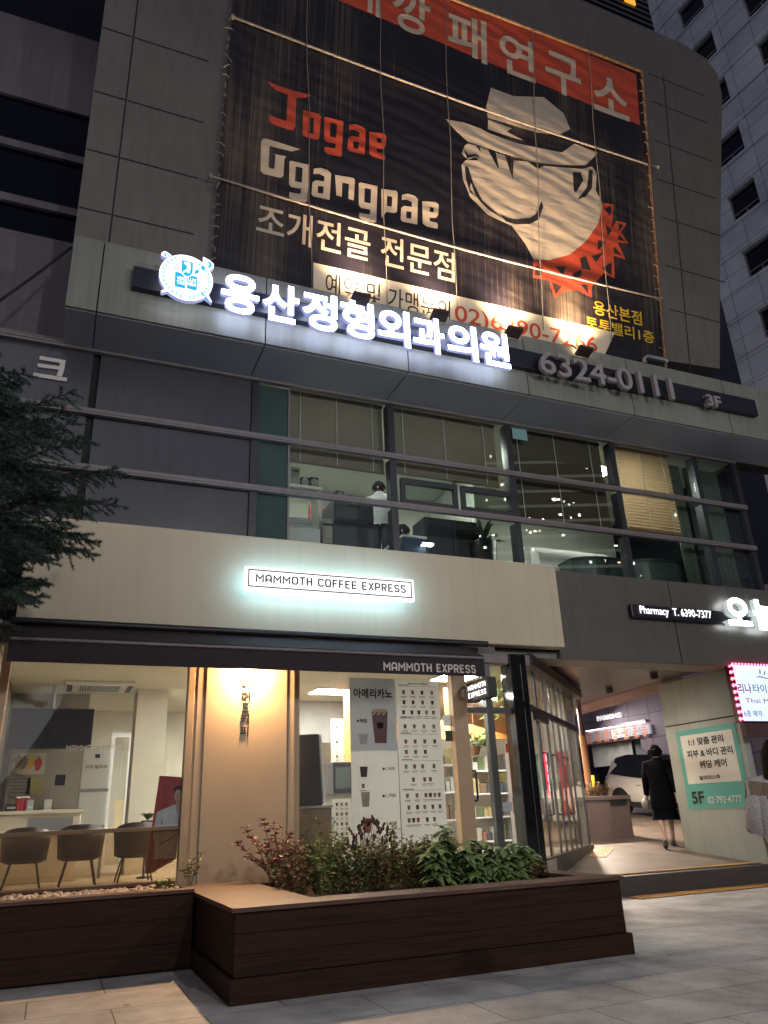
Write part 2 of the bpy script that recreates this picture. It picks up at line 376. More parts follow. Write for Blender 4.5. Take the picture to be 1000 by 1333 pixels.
# --- dark wall left of the office windows
jx = AY(116, 556, 10.1).x
wl_ = MB()
for a, b in ((-14, jx-.05), (jx+.05, WX0-.06)):
    for z0, z1 in ((Z2-.4, TR[1]-.06), (TR[1]+.06, TR[0]-.06), (TR[0]+.06, Z3-.02)): wl_.box((a, 10.1, z0), (b, 10.16, z1))
wl_.build('wall_cladding', M['slate'], B, bevel=.004)
bk = MB(); bk.box((-14, 10.17, Z2-.5), (WX0-.01, 10.4, Z3)); bk.build('wall', M['joint'], B)
for z, h, d, x1 in ((TR[0], .045, .09, WX1+.04), (TR[1], .045, .09, WX1+.04), (Z3, .06, .09, WX1+.02)):
    f = MB(); f.box((-14, 10.1-d, z-h), (x1, 10.1, z+h)); f.box((-14, 10.1-d-.012, z-h*.35), (x1, 10.1-d-.001, z+h*.35)); f.build('horizontal_rail', M['fin'], B, bevel=.004)
# --- office windows: four bays
MX = [WX0, AY(511, 617, 10.1).x, AY(668, 640, 10.1).x, AY(807, 659, 10.1).x, AY(921, 690, 10.1).x, WX1]
for i, x in enumerate(MX):
    f = MB()
    for z0, z1 in ((Z2-.3, TR[1]-.056), (TR[1]+.056, TR[0]-.056), (TR[0]+.056, Z3-.071)): f.box((x-.055, 10.06, z0), (x+.055, 10.24, z1))
    f.build('mullion', M['frame_dark'], B)
gx = AY(376, 590, 10.12).x
for i in range(5):
    a, b = MX[i]+.056, MX[i+1]-.056
    wob = MB()
    if i == 0: a = gx
    wob.box((a, 10.13, Z2-.3), (b, 10.142, Z3-.072))
    wf = wob.build('window', M['glass_office'], B)
f = MB(); f.box((WX0+.056, 10.125, Z2-.3), (gx-.02, 10.15, Z3-.072)); f.build('spandrel_glass', M['teal_glass'], B)
f = MB(); f.box((gx-.019, 10.1, Z2-.3), (gx+.012, 10.2, Z3-.072)); f.build('mullion', M['fin'], B)
# two small opening lights in the second bay
for px0, px1 in ((519, 596), (597, 668)):
    a = AY(px0, 640, 10.1).x+.03; b = AY(px1, 655, 10.1).x-.01
    z0, z1 = TR[1]+.06, AY((px0+px1)/2, 628 if px0 < 590 else 638, 10.1).z
    f = MB()
    for q in ((a, z0, a+.07, z1), (b-.07, z0, b, z1), (a+.07, z0, b-.07, z0+.07), (a+.07, z1-.09, b-.07, z1)): f.box((q[0], 10.05, q[1]), (q[2], 10.125, q[3]))
    o_ = f.build('opening_light', M['frame_dark'], B, bevel=.006)
    f = MB(); f.box((a+.075, 10.08, z0+.075), (b-.075, 10.088, z1-.095)); f.build('pane', M['glass_office'], o_)
# end return of the office storey
f = MB(); f.box((WX1+.055, 10.13, Z2-.3), (WX1+.07, 16, Z3-.07)); f.build('side_glass', M['black_glass'], B)
# --- sign band over the windows
BY, BZ0, BZ1, BX0, BX1 = 9.1, 7.60, 8.77, AY(97, 305, 9.1).x, 13.6
bj = [BX0]+[AY(x, y, BY).x for x, y in ((130, 370), (346, 425), (531, 459), (687, 495), (825, 528), (950, 545))]+[BX1]
bn = MB(); sf = MB()
for a, b in zip(bj[:-1], bj[1:]):
    bn.box((a+.008, BY, BZ0+.01), (b-.008, BY+.05, BZ1)); sf.box((a+.008, BY+.052, BZ0), (b-.008, 10.02, BZ0+.04))
bn.build('sign_band', M['band'], B, bevel=.004); sf.build('soffit', M['soffit'], B, bevel=.003)
f = MB(); f.box((BX0+.02, BY+.06, BZ0+.05), (BX1-.02, 10.4, BZ1-.02)); f.build('canopy_core', M['joint'], B)
f = MB(); f.box((BX0, BY+.051, BZ1-.018), (BX1, 10.4, BZ1)); f.build('canopy_top', M['band'], B)
# --- upper wall, leaning out over the street
UL = R(8)
UP = Plane((0, 9.42, BZ1), (1, 0, 0), (0, -math.sin(UL), math.cos(UL)))
vtop = UP.uv(854, 42)[1]
uL = UP.uv(97, 305)[0]
out = [(uL, -.3), UP.uv(937, 480), UP.uv(938, 300), UP.uv(940, 125), UP.uv(934, 96), UP.uv(919, 76), (UP.uv(890, 60)[0], vtop), (uL, vtop)]
f = MB(); f.poly(UP, out, -2.5, 0); f.build('upper_wall', M['upper'], B)
jt = MB()
sx = UP.uv(163, 140)[0]; sr = UP.uv(882, 300)[0]
jt.pbox(UP, sx-.012, sx+.012, 0, vtop, 0.001, .004)
jt.pbox(UP, sr-.012, sr+.012, 0, UP.uv(868, 100)[1], 0.001, .004)
for px in ((172, 48), (163, 130), (155, 205), (147, 280)):
    v = UP.uv(*px)[1]; jt.pbox(UP, uL+.01, sx-.02, v-.012, v+.012, .001, .004); jt.pbox(UP, sx+.02, UP.uv(270, 100)[0], v-.012, v+.012, .001, .004)
for px in ((900, 118), (900, 152), (900, 200), (900, 248), (900, 295), (900, 355), (900, 410)):
    v = UP.uv(*px)[1]; jt.pbox(UP, sr+.02, UP.uv(938, 300)[0]-.03, v-.010, v+.010, .001, .004); jt.pbox(UP, UP.uv(862, 300)[0], sr-.02, v-.010, v+.010, .001, .004)
jt.build('panel_joints', M['joint'], B)
# --- recessed wing at the upper left with dark strip windows
RY = 10.45
def zr(y): return AY(50, y, RY).z
f = MB(); f.box((-16, RY, Z3-.05), (.6, RY+.4, zr(311)-.02)); f.box((-16, RY, zr(133)), (.6, RY+.4, zr(30))); f.build('recessed_wall', M['lavender_wall'], B)
f = MB(); f.box((-16, RY+.06, zr(311)-.05), (.6, RY+.09, zr(131)+.05)); f.build('strip_window', M['black_glass'], B)
f = MB(); f.box((-16, RY+.06, zr(32)-.05), (.6, RY+.09, zr(-130))); f.build('strip_window', M['black_glass'], B)
for y in (266, 195): 
    f = MB(); f.box((-16, RY-.02, zr(y)-.07), (.6, RY+.055, zr(y)+.07)); f.build('window_rail', M['lavender_wall'], B, bevel=.006)
f = MB(); f.box((-16, RY, zr(311)-.018), (.6, RY+.055, zr(311)+.06)); f.build('window_sill', M['lavender_wall'], B, bevel=.006)
f = MB(); f.box((-16, RY+.1, Z3), (.6, 16, zr(-130))); f.build('wing_core', M['joint'], B)
# --- fascia boards over the ground floor
f = MB(); f.box((-.62, 9.85, 3.58), (7.22, 10.09, 4.925)); f.build('cream_fascia', M['cream'], B, bevel=.012)
dj = AY(877, 800, F).x
f = MB(); f.box((7.225, F, 3.44), (dj-.012, F+.1, 4.90)); f.box((dj+.012, F, 3.44), (17, F+.1, 4.90)); f.build('charcoal_fascia', M['charcoal_panel'], B, bevel=.006)
f = MB(); f.box((5.3, F+.105, 3.45), (17, F+.7, 3.55)); f.build('passage_soffit', M['band'], B)
f = MB(); f.box((7.23, F+.11, 3.56), (17, 10.4, 4.5)); f.build('fascia_core', M['joint'], B)
pc = MB(); e1 = AZ(741, 931, 3.36); e2 = AZ(868, 896, 3.36); ed_ = (e2-e1); e2 = e2+ed_*.12; e1 = e1-ed_*.2; e1.z = e2.z = 3.5
pc.slab([(6.0, F+.7, 3.5), (e2.x, F+.7, 3.5), e2, e1, (we.x-.6, we.y+.4, 3.5)], (0, 0, .05)); pc.build('passage_ceiling', M['passage_ceiling'], B)
rb = MB(); a_ = Vector((e1.x, e1.y, 3.36)); b_ = Vector((e2.x, e2.y, 3.36)); rb.slab([a_, b_, b_+Vector((.3, .2, 0)), a_+Vector((.3, .2, 0))], (0, 0, .139)); rb.build('passage_beam', M['red_beam'], B)
# --- pillar of the passage
PLX, PLY0, PLY1 = 10.98, 10.25, 12.1
f = MB(); f.box((PLX, PLY0, .15), (PLX+.14, PLY1, 2.62)); f.box((PLX, PLY0, 2.64), (PLX+.14, PLY1, 3.445)); f.build('pillar', M['pillar'], B, bevel=.012)
f = MB(); f.box((PLX+.01, PLY0+.01, 2.61), (PLX+.13, PLY1-.01, 2.65)); f.build('pillar_joint', M['joint'], B)
# --- slabs, office room
f = MB(); f.box((-14, 10.3, 4.3), (WX1+.05, 17, 4.6)); f.build('floor_slab', M['concrete'], B)
f = MB(); f.box((-14, 10.24, Z3+.02), (WX1+.05, 17, Z3+.10)); f.build('office_ceiling', M['white_wall'], B)
f = MB(); f.box((2.0, 14.0, 4.6), (WX1+.05, 14.2, Z3)); f.build('office_wall', M['white_wall'], B)
f = MB(); f.box((2.0, 10.42, 4.6), (2.2, 14.0, Z3)); f.build('office_wall', M['white_wall'], B)
# --- coffee shop shell
SF = .55
f = MB(); f.slab([(-.75, 10.0, 0), (6.55, 10.0, 0), (we.x-.02, we.y-.02, 0), (we.x-.02, 16, 0), (-.75, 16, 0)], (0, 0, SF)); f.build('shop_floor', M['shop_floor'], B)
f = MB(); f.slab([(-.75, 10.1, 3.32), (6.5, 10.1, 3.32), (we.x-.02, we.y-.05, 3.32), (we.x-.02, 16, 3.32), (-.75, 16, 3.32)], (0, 0, .12)); f.build('shop_ceiling', M['shop_ceiling'], B)
f = MB(); f.box((-.95, 9.97, 0), (-.77, 16, 3.6)); f.build('shop_side_wall', M['shop_wall'], B)
f = MB(); f.box((-.95, 16.0, 0), (we.x, 16.2, 3.6)); f.build('shop_back_wall', M['shop_wall'], B)
f = MB(); f.box((we.x-.2, we.y+.05, 0), (we.x, 16, 3.6)); f.build('shop_back_wall', M['shop_wall'], B)
f = MB(); f.box((-.75, F-.02, 0), (6.2, F+.1, SF+.02)); f.build('shop_plinth', M['dark_granite'], B, bevel=.006)
f = MB(); f.box((-.75, 9.95, 3.32), (6.0, F+.15, 3.585)); f.build('shop_header', M['charcoal_panel'], B)
# --- left shop window
x0, x1 = -.60, AY(237.5, 1010, F).x
f = MB(); f.box((x0-.1, 9.93, SF+.02), (x0, 10.07, 3.32)); sw = f.build('shop_window', M['beige_frame'], B, bevel=.008)
f = MB(); f.box((x1, 9.93, SF+.02), (x1+.09, 10.07, 3.32)); f.build('jamb', M['beige_frame'], sw, bevel=.008)
f = MB(); f.box((x0, 9.95, SF+.02), (x1, 10.05, SF+.075)); f.build('sill', M['beige_frame'], sw, bevel=.006)
zt = AY(110, 1082, F).z
f = MB(); f.box((x0, 9.975, zt-.03), (x1, 10.035, zt+.016)); f.build('transom', M['brown_cab'], sw, bevel=.006)
f = MB(); f.box((x0, 9.995, SF+.076), (x1, 10.005, zt-.031)); f.build('lower_pane', M['glass_filmed'], sw)
f = MB(); f.box((x0, 9.995, zt+.031), (x1, 10.005, 3.32)); f.build('upper_pane', M['glass'], sw)
# --- beige metal column cladding with fluted edges
cx0, cx1 = x1+.091, AY(384, 1000, F).x
c = MB(); c.box((cx0, 9.95, .2), (cx1, 10.3, 3.4))
c.box((cx0+.13, 9.915, .2), (cx1-.13, 9.949, 3.4))
c.box((cx0+.025, 9.93, .2), (cx0+.115, 9.949, 3.4)); c.box((cx1-.115, 9.93, .2), (cx1-.025, 9.949, 3.4))
c.build('column_cladding', M['beige_metal'], B, bevel=.012)
COLX = (cx0+cx1)/2
# --- middle shop window, door and corner
dx0, dx1, dx2 = AY(596, 985, F).x, AY(614, 985, F).x, AY(640, 985, F).x
f = MB(); f.box((cx1+.002, 9.96, SF+.02), (cx1+.05, 10.05, 3.32)); sw2 = f.build('shop_window', M['beige_frame'], B, bevel=.006)
f = MB(); f.box((dx0-.06, 9.92, SF+.02), (dx1-.05, 10.06, 3.32)); f.build('jamb', M['beige_frame'], sw2, bevel=.006)
f = MB(); f.box((cx1+.051, 9.97, SF+.02), (dx0-.061, 10.04, SF+.07)); f.build('sill', M['beige_frame'], sw2, bevel=.006)
f = MB(); f.box((cx1+.05, 9.995, SF+.071), (dx0-.06, 10.005, 3.32)); f.build('pane', M['glass'], sw2)
zd = AY(640, 925, F).z
f = MB(); f.box((dx2-.04, 9.95, SF+.02), (dx2+.07, 10.06, 3.32)); f.box((dx1-.05, 9.955, zd-.04), (dx2-.041, 10.05, zd+.04)); f.box((dx2+.071, 9.955, zd-.04), (6.2, 10.05, zd+.04))
dr = f.build('door', M['steel_frame'], B, bevel=.005)
f = MB(); f.box((dx1-.049, 9.995, SF+.03), (dx2-.041, 10.005, zd-.041)); f.box((dx1-.049, 9.995, zd+.041), (dx2-.041, 10.005, 3.32)); f.box((dx2+.071, 9.995, SF+.03), (6.2, 10.005, zd-.041)); f.box((dx2+.071, 9.995, zd+.041), (6.2, 10.005, 3.32)); f.build('pane', M['glass'], dr)
hxp = AY(620, 1010, 9.9); hz0 = AY(622, 1042, 9.9).z; hz1 = AY(618, 1003, 9.9).z
f = MB(); f.tube([(hxp.x, 9.99, hz1), (hxp.x, 9.92, hz1), (hxp.x, 9.90, hz1-.04), (hxp.x, 9.90, hz0+.04), (hxp.x, 9.92, hz0), (hxp.x, 9.99, hz0)], .016, 8); f.build('handle', M['black_metal'], dr)
f = MB(); f.box((6.19, 9.86, .2), (6.47, 10.15, 3.44)); f.build('corner_column', M['polished_black'], B, bevel=.008)
f = MB(); f.box((5.42, 9.90, 3.30), (6.58, 10.14, 3.443)); f.build('door_header', M['fin'], B, bevel=.01)
# --- slanting glazed side towards the passage
wz0, wz1 = .24, 3.30
f = MB(); f.pbox(WP, 0.02, WL, .2, SF+.03, -.1, .03); f.build('glazing_plinth', M['dark_granite'], B)
f = MB(); f.pbox(WP, -.12, WL+.1, wz1, wz1+.17, -.12, .16); f.pbox(WP, -.12, WL+.1, wz1+.05, wz1+.08, .161, .18); f.build('glazing_head', M['black_metal'], B, bevel=.006)
zt2 = WP.uv(700, 926)[1]
posts = [WP.uv(x, 970)[0] for x in (688, 704, 716, 723, 730, 736, 742, 752)]
for k, u in enumerate(posts):
    if u > WL-.05: u = WL-.05
    w = (.05, .12, .045, .045, .045, .045, .045, .09)[k]
    f = MB(); f.pbox(WP, u-w/2, u+w/2, SF+.03, zt2-.045, -.022, .012); f.pbox(WP, u-w/2, u+w/2, zt2+.045, wz1, -.022, .012); f.build('glazing_post', M['chrome'] if k in (1, 3, 5) else M['steel_frame'], B, bevel=.004)
f = MB(); f.pbox(WP, 0, WL-.1, zt2-.044, zt2+.044, -.05, .03); f.build('glazing_transom', M['black_metal'], B, bevel=.004)
f = MB(); f.pbox(WP, 0, WL-.1, SF+.031, zt2-.046, -.012, -.004); f.pbox(WP, 0, WL-.1, zt2+.046, wz1, -.012, -.004); f.build('side_glazing', glass('coated side glass', (.95, .96, .95), 1.4, cap=.30), B)
for k, (y0, c_) in enumerate(((13.2, (.45, .05, .05)), (13.75, (.62, .60, .55)), (14.3, (.12, .22, .14)), (14.85, (.62, .45, .15)))):
    f = MB(); f.box((we.x-.215, y0, 1.1+.1*k), (we.x-.201, y0+.42, 2.3)); f.build('wall_poster', mat('side wall poster %d' % k, c_, .5, var=.35, scale=9), B)
f = MB(); f.box((we.x-.7, 13.1, SF), (we.x-.202, 15.4, 1.0)); f.build('side_counter', M['brown_cab'], B)
f = MB(); f.pbox(WP.off(-1.5), .6, WL+.3, 2.72, 3.2, -.05, 0); f.build('wood_band', M['orange_wood'], B)
f = MB(); f.pbox(WP, .1, .95, zt2-.18, zt2-.045, .031, .1); f.build('door_sensor', M['black_metal'], B, bevel=.005)
for k in (1, 2, 4):
    u = posts[k]+.09
    f = MB(); f.tube([WP.at(u, 1.15, -.0), WP.at(u, 1.15, .07), WP.at(u, 2.05, .07), WP.at(u, 2.05, 0)], .018, 8); f.build('door_handle', M['chrome'], B)
# ================================================================ the big banner
def banner_cloth(name, base, streakcol, amount):
    m = bpy.data.materials.new(name); m.use_nodes = True
    n, l = m.node_tree.nodes, m.node_tree.links; p = n['Principled BSDF']
    p.inputs['Roughness'].default_value = .5; p.inputs['Specular IOR Level'].default_value = .35
    tc = n.new('ShaderNodeTexCoord')
    mp = n.new('ShaderNodeMapping'); mp.inputs['Scale'].default_value = (22, 1, .16); l.new(tc.outputs['Object'], mp.inputs[0])
    nz = n.new('ShaderNodeTexNoise'); nz.inputs['Scale'].default_value = 1.6; nz.inputs['Detail'].default_value = 5; nz.inputs['Roughness'].default_value = .72; l.new(mp.outputs[0], nz.inputs['Vector'])
    m3 = n.new('ShaderNodeMapping'); m3.inputs['Scale'].default_value = (.9, 1, .22); l.new(tc.outputs['Object'], m3.inputs[0])
    n3 = n.new('ShaderNodeTexNoise'); n3.inputs['Scale'].default_value = .8; n3.inputs['Detail'].default_value = 2; l.new(m3.outputs[0], n3.inputs['Vector'])
    mu = n.new('ShaderNodeMath'); mu.operation = 'ADD'; l.new(nz.outputs['Fac'], mu.inputs[0]); l.new(n3.outputs['Fac'], mu.inputs[1])
    r = n.new('ShaderNodeValToRGB'); r.color_ramp.elements[0].position = .56; r.color_ramp.elements[1].position = .82
    hf = n.new('ShaderNodeMath'); hf.operation = 'MULTIPLY'; hf.inputs[1].default_value = .55; l.new(mu.outputs[0], hf.inputs[0]); l.new(hf.outputs[0], r.inputs[0])
    r.color_ramp.elements[0].color = base+(1,); r.color_ramp.elements[1].color = tuple(b+(s-b)*amount for b, s in zip(base, streakcol))+(1,)
    l.new(r.outputs[0], p.inputs['Base Color'])
    # creases of the cloth
    wv = n.new('ShaderNodeTexWave'); wv.inputs['Scale'].default_value = .9; wv.inputs['Distortion'].default_value = 9; wv.inputs['Detail'].default_value = 4; wv.inputs['Detail Scale'].default_value = .7
    m4 = n.new('ShaderNodeMapping'); m4.inputs['Rotation'].default_value = (0, R(55), 0); m4.inputs['Scale'].default_value = (.5, .5, 1.4); l.new(tc.outputs['Object'], m4.inputs[0]); l.new(m4.outputs[0], wv.inputs['Vector'])
    n5 = n.new('ShaderNodeTexNoise'); n5.inputs['Scale'].default_value = 2.2; n5.inputs['Detail'].default_value = 6; l.new(m4.outputs[0], n5.inputs['Vector'])
    ad = n.new('ShaderNodeMath'); ad.operation = 'MULTIPLY_ADD'; ad.inputs[1].default_value = 5.0; l.new(n5.outputs['Fac'], ad.inputs[0]); l.new(wv.outputs['Fac'], ad.inputs[2])
    b = n.new('ShaderNodeBump'); b.inputs['Strength'].default_value = .26; b.inputs['Distance'].default_value = .02; l.new(ad.outputs[0], b.inputs['Height']); l.new(b.outputs[0], p.inputs['Normal'])
    return m
cloth = banner_cloth('banner cloth black', (.0085, .007, .013), (.20, .15, .10), .9)
inkred = banner_cloth('banner ink red', (.46, .062, .028), (.36, .05, .03), .6)
inkcream = banner_cloth('banner ink cream', (.52, .43, .33), (.45, .37, .28), .8)
inkwhite = banner_cloth('banner ink white', (.60, .53, .40), (.50, .44, .33), .8)
inkblack = banner_cloth('banner ink black', (.02, .016, .018), (.10, .08, .055), .35)
inkyellow = banner_cloth('banner ink yellow', (.62, .40, .03), (.5, .33, .03), .5)
BP = UP.off(.14)
bcorn = [BP.uv(277, 352), BP.uv(864, 492), BP.uv(836, 94), BP.uv(302, -115)]
vt = BP.uv(836, 94)[1]; vb = bcorn[0][1]-.5
ban = thing('advertising_banner', BP.at(5.5, .2), 'huge black banner with cream and red lettering and a hatted face, tied with ropes', 'banner')
f = MB(); f.poly(BP, [(bcorn[0][0], vb), (bcorn[1][0], vb), (bcorn[2][0], vt), (BP.uv(304, 0)[0], vt)], -.02, 0); f.build('cloth', cloth, ban)
f = MB(); f.poly(BP, [BP.uv(-20, -190), BP.uv(833, 163), BP.uv(828, 97), BP.uv(-20, -262)], .003, .005); f.build('red_strip', inkred, ban)
f = MB()
for ch, bl, br, tp in (('조', (402, -20), (440, -20), (402, -90)), ('개', (452, 8), (495, 22), (452, -40)), ('깡', (510, 34), (560, 42), (512, -22)), ('패', (583, 66), (634, 78), (583, 10)), ('연', (651, 92), (697, 104), (651, 40)), ('구', (711, 116), (757, 123), (716, 66)), ('소', (773, 142), (819, 152), (778, 96))):
    letter_px(f, BP, ch, bl, br, tp, w0=.006, w1=.008, bold=.02)
f.build('lettering', inkcream, ban)
def tz(pts, ox, oy, sc): return [BP.uv(ox+x/sc, oy+y/sc) for x, y in pts]
def ring(outer, inner): return outer+[outer[0]]+[inner[0]]+inner[:0:-1]+[inner[0]]
J = [(65,60),(110,78),(210,112),(285,130),(265,142),(215,145),(210,290),(200,305),(180,305),(95,275),(80,262),(80,228),(100,240),(165,262),(172,130),(110,105)]
LO = [(250,205),(325,225),(338,240),(330,345),(318,355),(258,338),(246,325),(247,212)]; LOi = [(278,240),(302,247),(300,325),(275,318)]
LG = [(362,240),(450,262),(442,435),(430,440),(370,425),(355,410),(356,388),(385,395),(410,398),(412,375),(365,365),(354,352),(355,245)]; LGi = [(385,268),(418,276),(414,345),(382,338)]
LA = [(480,280),(510,276),(545,288),(562,305),(556,430),(480,412),(470,400),(474,345),(490,335),(530,342),(530,318),(505,305),(478,305)]; LAi = [(500,362),(528,366),(525,400),(500,395)]
LE = [(580,315),(650,322),(665,335),(662,385),(650,400),(615,398),(618,415),(655,425),(660,435),(655,455),(600,440),(580,425)]; LEi = [(618,345),(640,350),(638,372),(618,368)]
G = [(50,348),(75,352),(235,402),(190,413),(80,385),(75,490),(90,500),(105,500),(110,430),(100,425),(165,438),(155,450),(150,535),(135,545),(50,525),(35,510),(38,365)]
LN = [(408,530),(440,535),(500,545),(508,555),(502,658),(475,650),(478,575),(445,568),(442,640),(415,632)]
LP = [(640,600),(715,610),(722,622),(718,715),(705,722),(665,715),(640,748)]; LPi = [(668,635),(695,640),(692,690),(668,685)]
def keyed(pts, inner=None):
    a = tz(pts, 330, 90, 3.846)
    return (a, tz(inner, 330, 90, 3.846) if inner else None)
def put(mb, g, shift=(0, 0), w0=.003, w1=.005):
    """a letter with its counter: two shells joined through the counter"""
    o_, i_ = g
    o_ = [(u+shift[0], v+shift[1]) for u, v in o_]
    if i_ is None:
        mb.poly(BP, o_, w0, w1)
    else:
        i_ = [(u+shift[0], v+shift[1]) for u, v in i_]
        from mathutils.geometry import tessellate_polygon
        pts = o_+i_
        tri = tessellate_polygon([[Vector((u, v, 0)) for u, v in o_], [Vector((u, v, 0)) for u, v in i_]])
        mb.add([BP.at(u, v, w1) for u, v in pts], [t for t in tri])
f = MB(); put(f, keyed(J))
for a_, b_ in ((LO, LOi), (LG, LGi), (LA, LAi), (LE, LEi)): put(f, keyed(a_, b_))
f.build('lettering', inkred, ban)
f = MB(); put(f, keyed(G)); put(f, keyed(LN)); put(f, keyed(LP, LPi))
def sh(src, dst):
    a = BP.uv(330+src[0]/3.846, 90+src[1]/3.846); b = BP.uv(330+dst[0]/3.846, 90+dst[1]/3.846); return (b[0]-a[0], b[1]-a[1])
put(f, keyed(LG, LGi), sh((355, 245), (180, 465))); put(f, keyed(LG, LGi), sh((355, 245), (527, 573)))
put(f, keyed(LA, LAi), sh((478, 290), (300, 510))); put(f, keyed(LA, LAi), sh((478, 290), (742, 640)))
put(f, keyed(LE, LEi), sh((580, 315), (845, 662)))
f.build('lettering', inkcream, ban)
f = MB(); letter_px(f, BP, '조개전골 전문점', (333, 305), (592, 366), (340, 264), w0=.003, w1=.005, bold=.012); f.build('lettering', inkcream, ban)
f = MB(); f.poly(BP, [BP.uv(408, 342), BP.uv(408, 410), BP.uv(775, 490), BP.uv(800, 433)], .003, .005); f.build('pale_strip', inkwhite, ban)
f = MB(); letter_px(f, BP, '예약 및 가맹문의', (423, 384), (586, 420), (424, 354), w0=.006, w1=.008, bold=.004); f.build('lettering', inkblack, ban)
f = MB(); letter_px(f, BP, '02)6290-7266', (592, 424), (778, 464), (594, 397), w0=.006, w1=.008, bold=.01); f.build('lettering', inkred, ban)
f = MB(); letter_px(f, BP, '용산본점', (773, 409), (836, 424), (775, 391), w0=.003, w1=.005, bold=.015); letter_px(f, BP, '토투밸리1층', (763, 427), (852, 447), (765, 411), w0=.003, w1=.005, bold=.015); f.build('lettering', inkyellow, ban)
def fz(pts): return tz(pts, 570, 100, 3.846)
f = MB()
for pg in ([(265,55),(380,98),(530,102),(630,185),(662,262),(605,292),(500,280),(250,205),(242,150)],
           [(252,215),(370,258),(345,275),(425,318),(300,280),(250,262)],
           [(40,213),(130,230),(215,260),(260,285),(400,335),(620,380),(685,335),(800,383),(740,443),(700,445),(520,440),(330,385),(150,325),(85,265)],
           [(150,335),(190,345),(215,380),(210,352),(250,365),(300,458),(306,455),(290,380),(335,395),(375,515),(380,420),(450,425),(500,462),(530,447),(690,460),(720,462),(770,450),(795,480),(790,570),(815,610),(825,650),(800,740),(740,825),(660,890),(560,918),(480,915),(440,840),(370,745),(300,715),(250,690),(160,600),(125,510),(118,440),(140,418),(205,420),(190,400),(150,415),(135,400),(120,380),(135,345)]):
    f.poly(BP, fz(pg), .003, .005)
f.build('printed_face', inkcream, ban)
f = MB()
for pg in ([(310,690),(350,708),(390,716),(460,708),(490,690),(518,622),(527,650),(505,715),(460,738),(390,740),(340,725)],
           [(135,448),(152,455),(175,530),(222,620),(300,690),(330,715),(250,665),(215,630),(188,595),(165,530),(158,560),(190,605),(160,578),(140,510)],
           [(675,478),(715,480),(728,520),(690,582),(680,570)], [(755,465),(775,470),(770,560),(740,600),(700,615),(745,555),(752,510)],
           [(132,362),(145,412),(188,397),(200,410),(208,402),(190,388),(150,390)], [(385,410),(500,432),(720,455),(745,440),(790,405),(802,402),(745,458),(525,446),(500,458),(450,424)]):
    f.poly(BP, fz(pg), .006, .008)
f.build('printed_face_lines', inkblack, ban)
f = MB(); f.poly(BP, fz([(480,918),(560,920),(660,890),(740,825),(800,740),(825,650),(830,632),(880,640),(870,760),(895,720),(945,735),(915,780),(955,835),(900,830),(940,915),(880,895),(885,1010),(830,985),(770,1050),(768,1105),(700,1070),(640,1070),(585,1108),(555,1020),(475,1005)]), .003, .005); f.build('printed_collar', inkred, ban)
f = MB()
for pg in ([(850,650),(870,650),(862,700),(835,665)], [(905,735),(930,745),(905,775)], [(840,740),(870,770),(850,800)], [(800,820),(840,830),(800,870)], [(905,790),(938,825),(900,815)], [(770,900),(830,880),(790,930)], [(710,910),(740,900),(765,970),(720,960)], [(590,950),(640,950),(625,1000)], [(670,990),(718,965),(718,1000),(680,1010)], [(820,960),(870,930),(868,995)], [(570,1030),(620,1050),(590,1090)], [(715,1040),(750,1045),(752,1090)], [(490,950),(525,960),(520,995),(485,995)], [(880,850),(922,900),(880,882)]):
    f.poly(BP, fz(pg), .006, .008)
f.build('printed_collar_gaps', inkblack, ban)
rope = mat('pale rope', (.26, .23, .20), .8); pipe = mat('rusty pipe', (.22, .13, .08), .5, metal=.5, var=.35, scale=12)
RP = BP.off(.03)
def pu(p, w=0): u, v = RP.uv(*p); return RP.at(u, v, w)
for a_, b_ in (((303, 22), (856, 218)), ((274, 229), (860, 389))):
    p0, p1 = pu(a_), pu(b_); pts = [p0.lerp(p1, t/12)-Vector((0, 0, .10*math.sin(math.pi*t/12))) for t in range(13)]
    f = MB(); f.tube(pts, .021, 6); f.ball(pts[0], .05, 6); f.ball(pts[-1], .05, 6); f.build('rope', rope, ban)
thin = mat('thin grey cord', (.15, .14, .13), .8)
for a_, b_ in (((398, -60), (405, 378)), ((493, -30), (503, 398)), ((577, -10), (594, 402)), ((692, 40), (706, 430)), ((765, 68), (795, 445))):
    p0, p1 = pu(a_, .02), pu(b_, .02); f = MB(); f.tube([p0.lerp(p1, t/8)+Vector((.02*math.sin(t*1.9), 0, 0)) for t in range(9)], .009, 5); f.build('rope', thin, ban)
for a_, b_ in (((836, 93), (868, 500)), ((836, 93), (430, -62))):
    f = MB(); f.tube([pu(a_), pu(b_)], .035, 8); f.build('frame_pipe', pipe, ban)
f = MB()
for t in range(26):
    for a_, b_ in (((300, 8), (277, 345)), ((834, 100), (864, 480))):
        p = pu(a_).lerp(pu(b_), (t+.5)/26); d = Vector((random.uniform(-.07, .07), 0, random.uniform(-.07, .07))); f.tube([p-d, p+Vector((0, -.03, 0)), p+d], .008, 4)
f.build('ties', rope, ban)
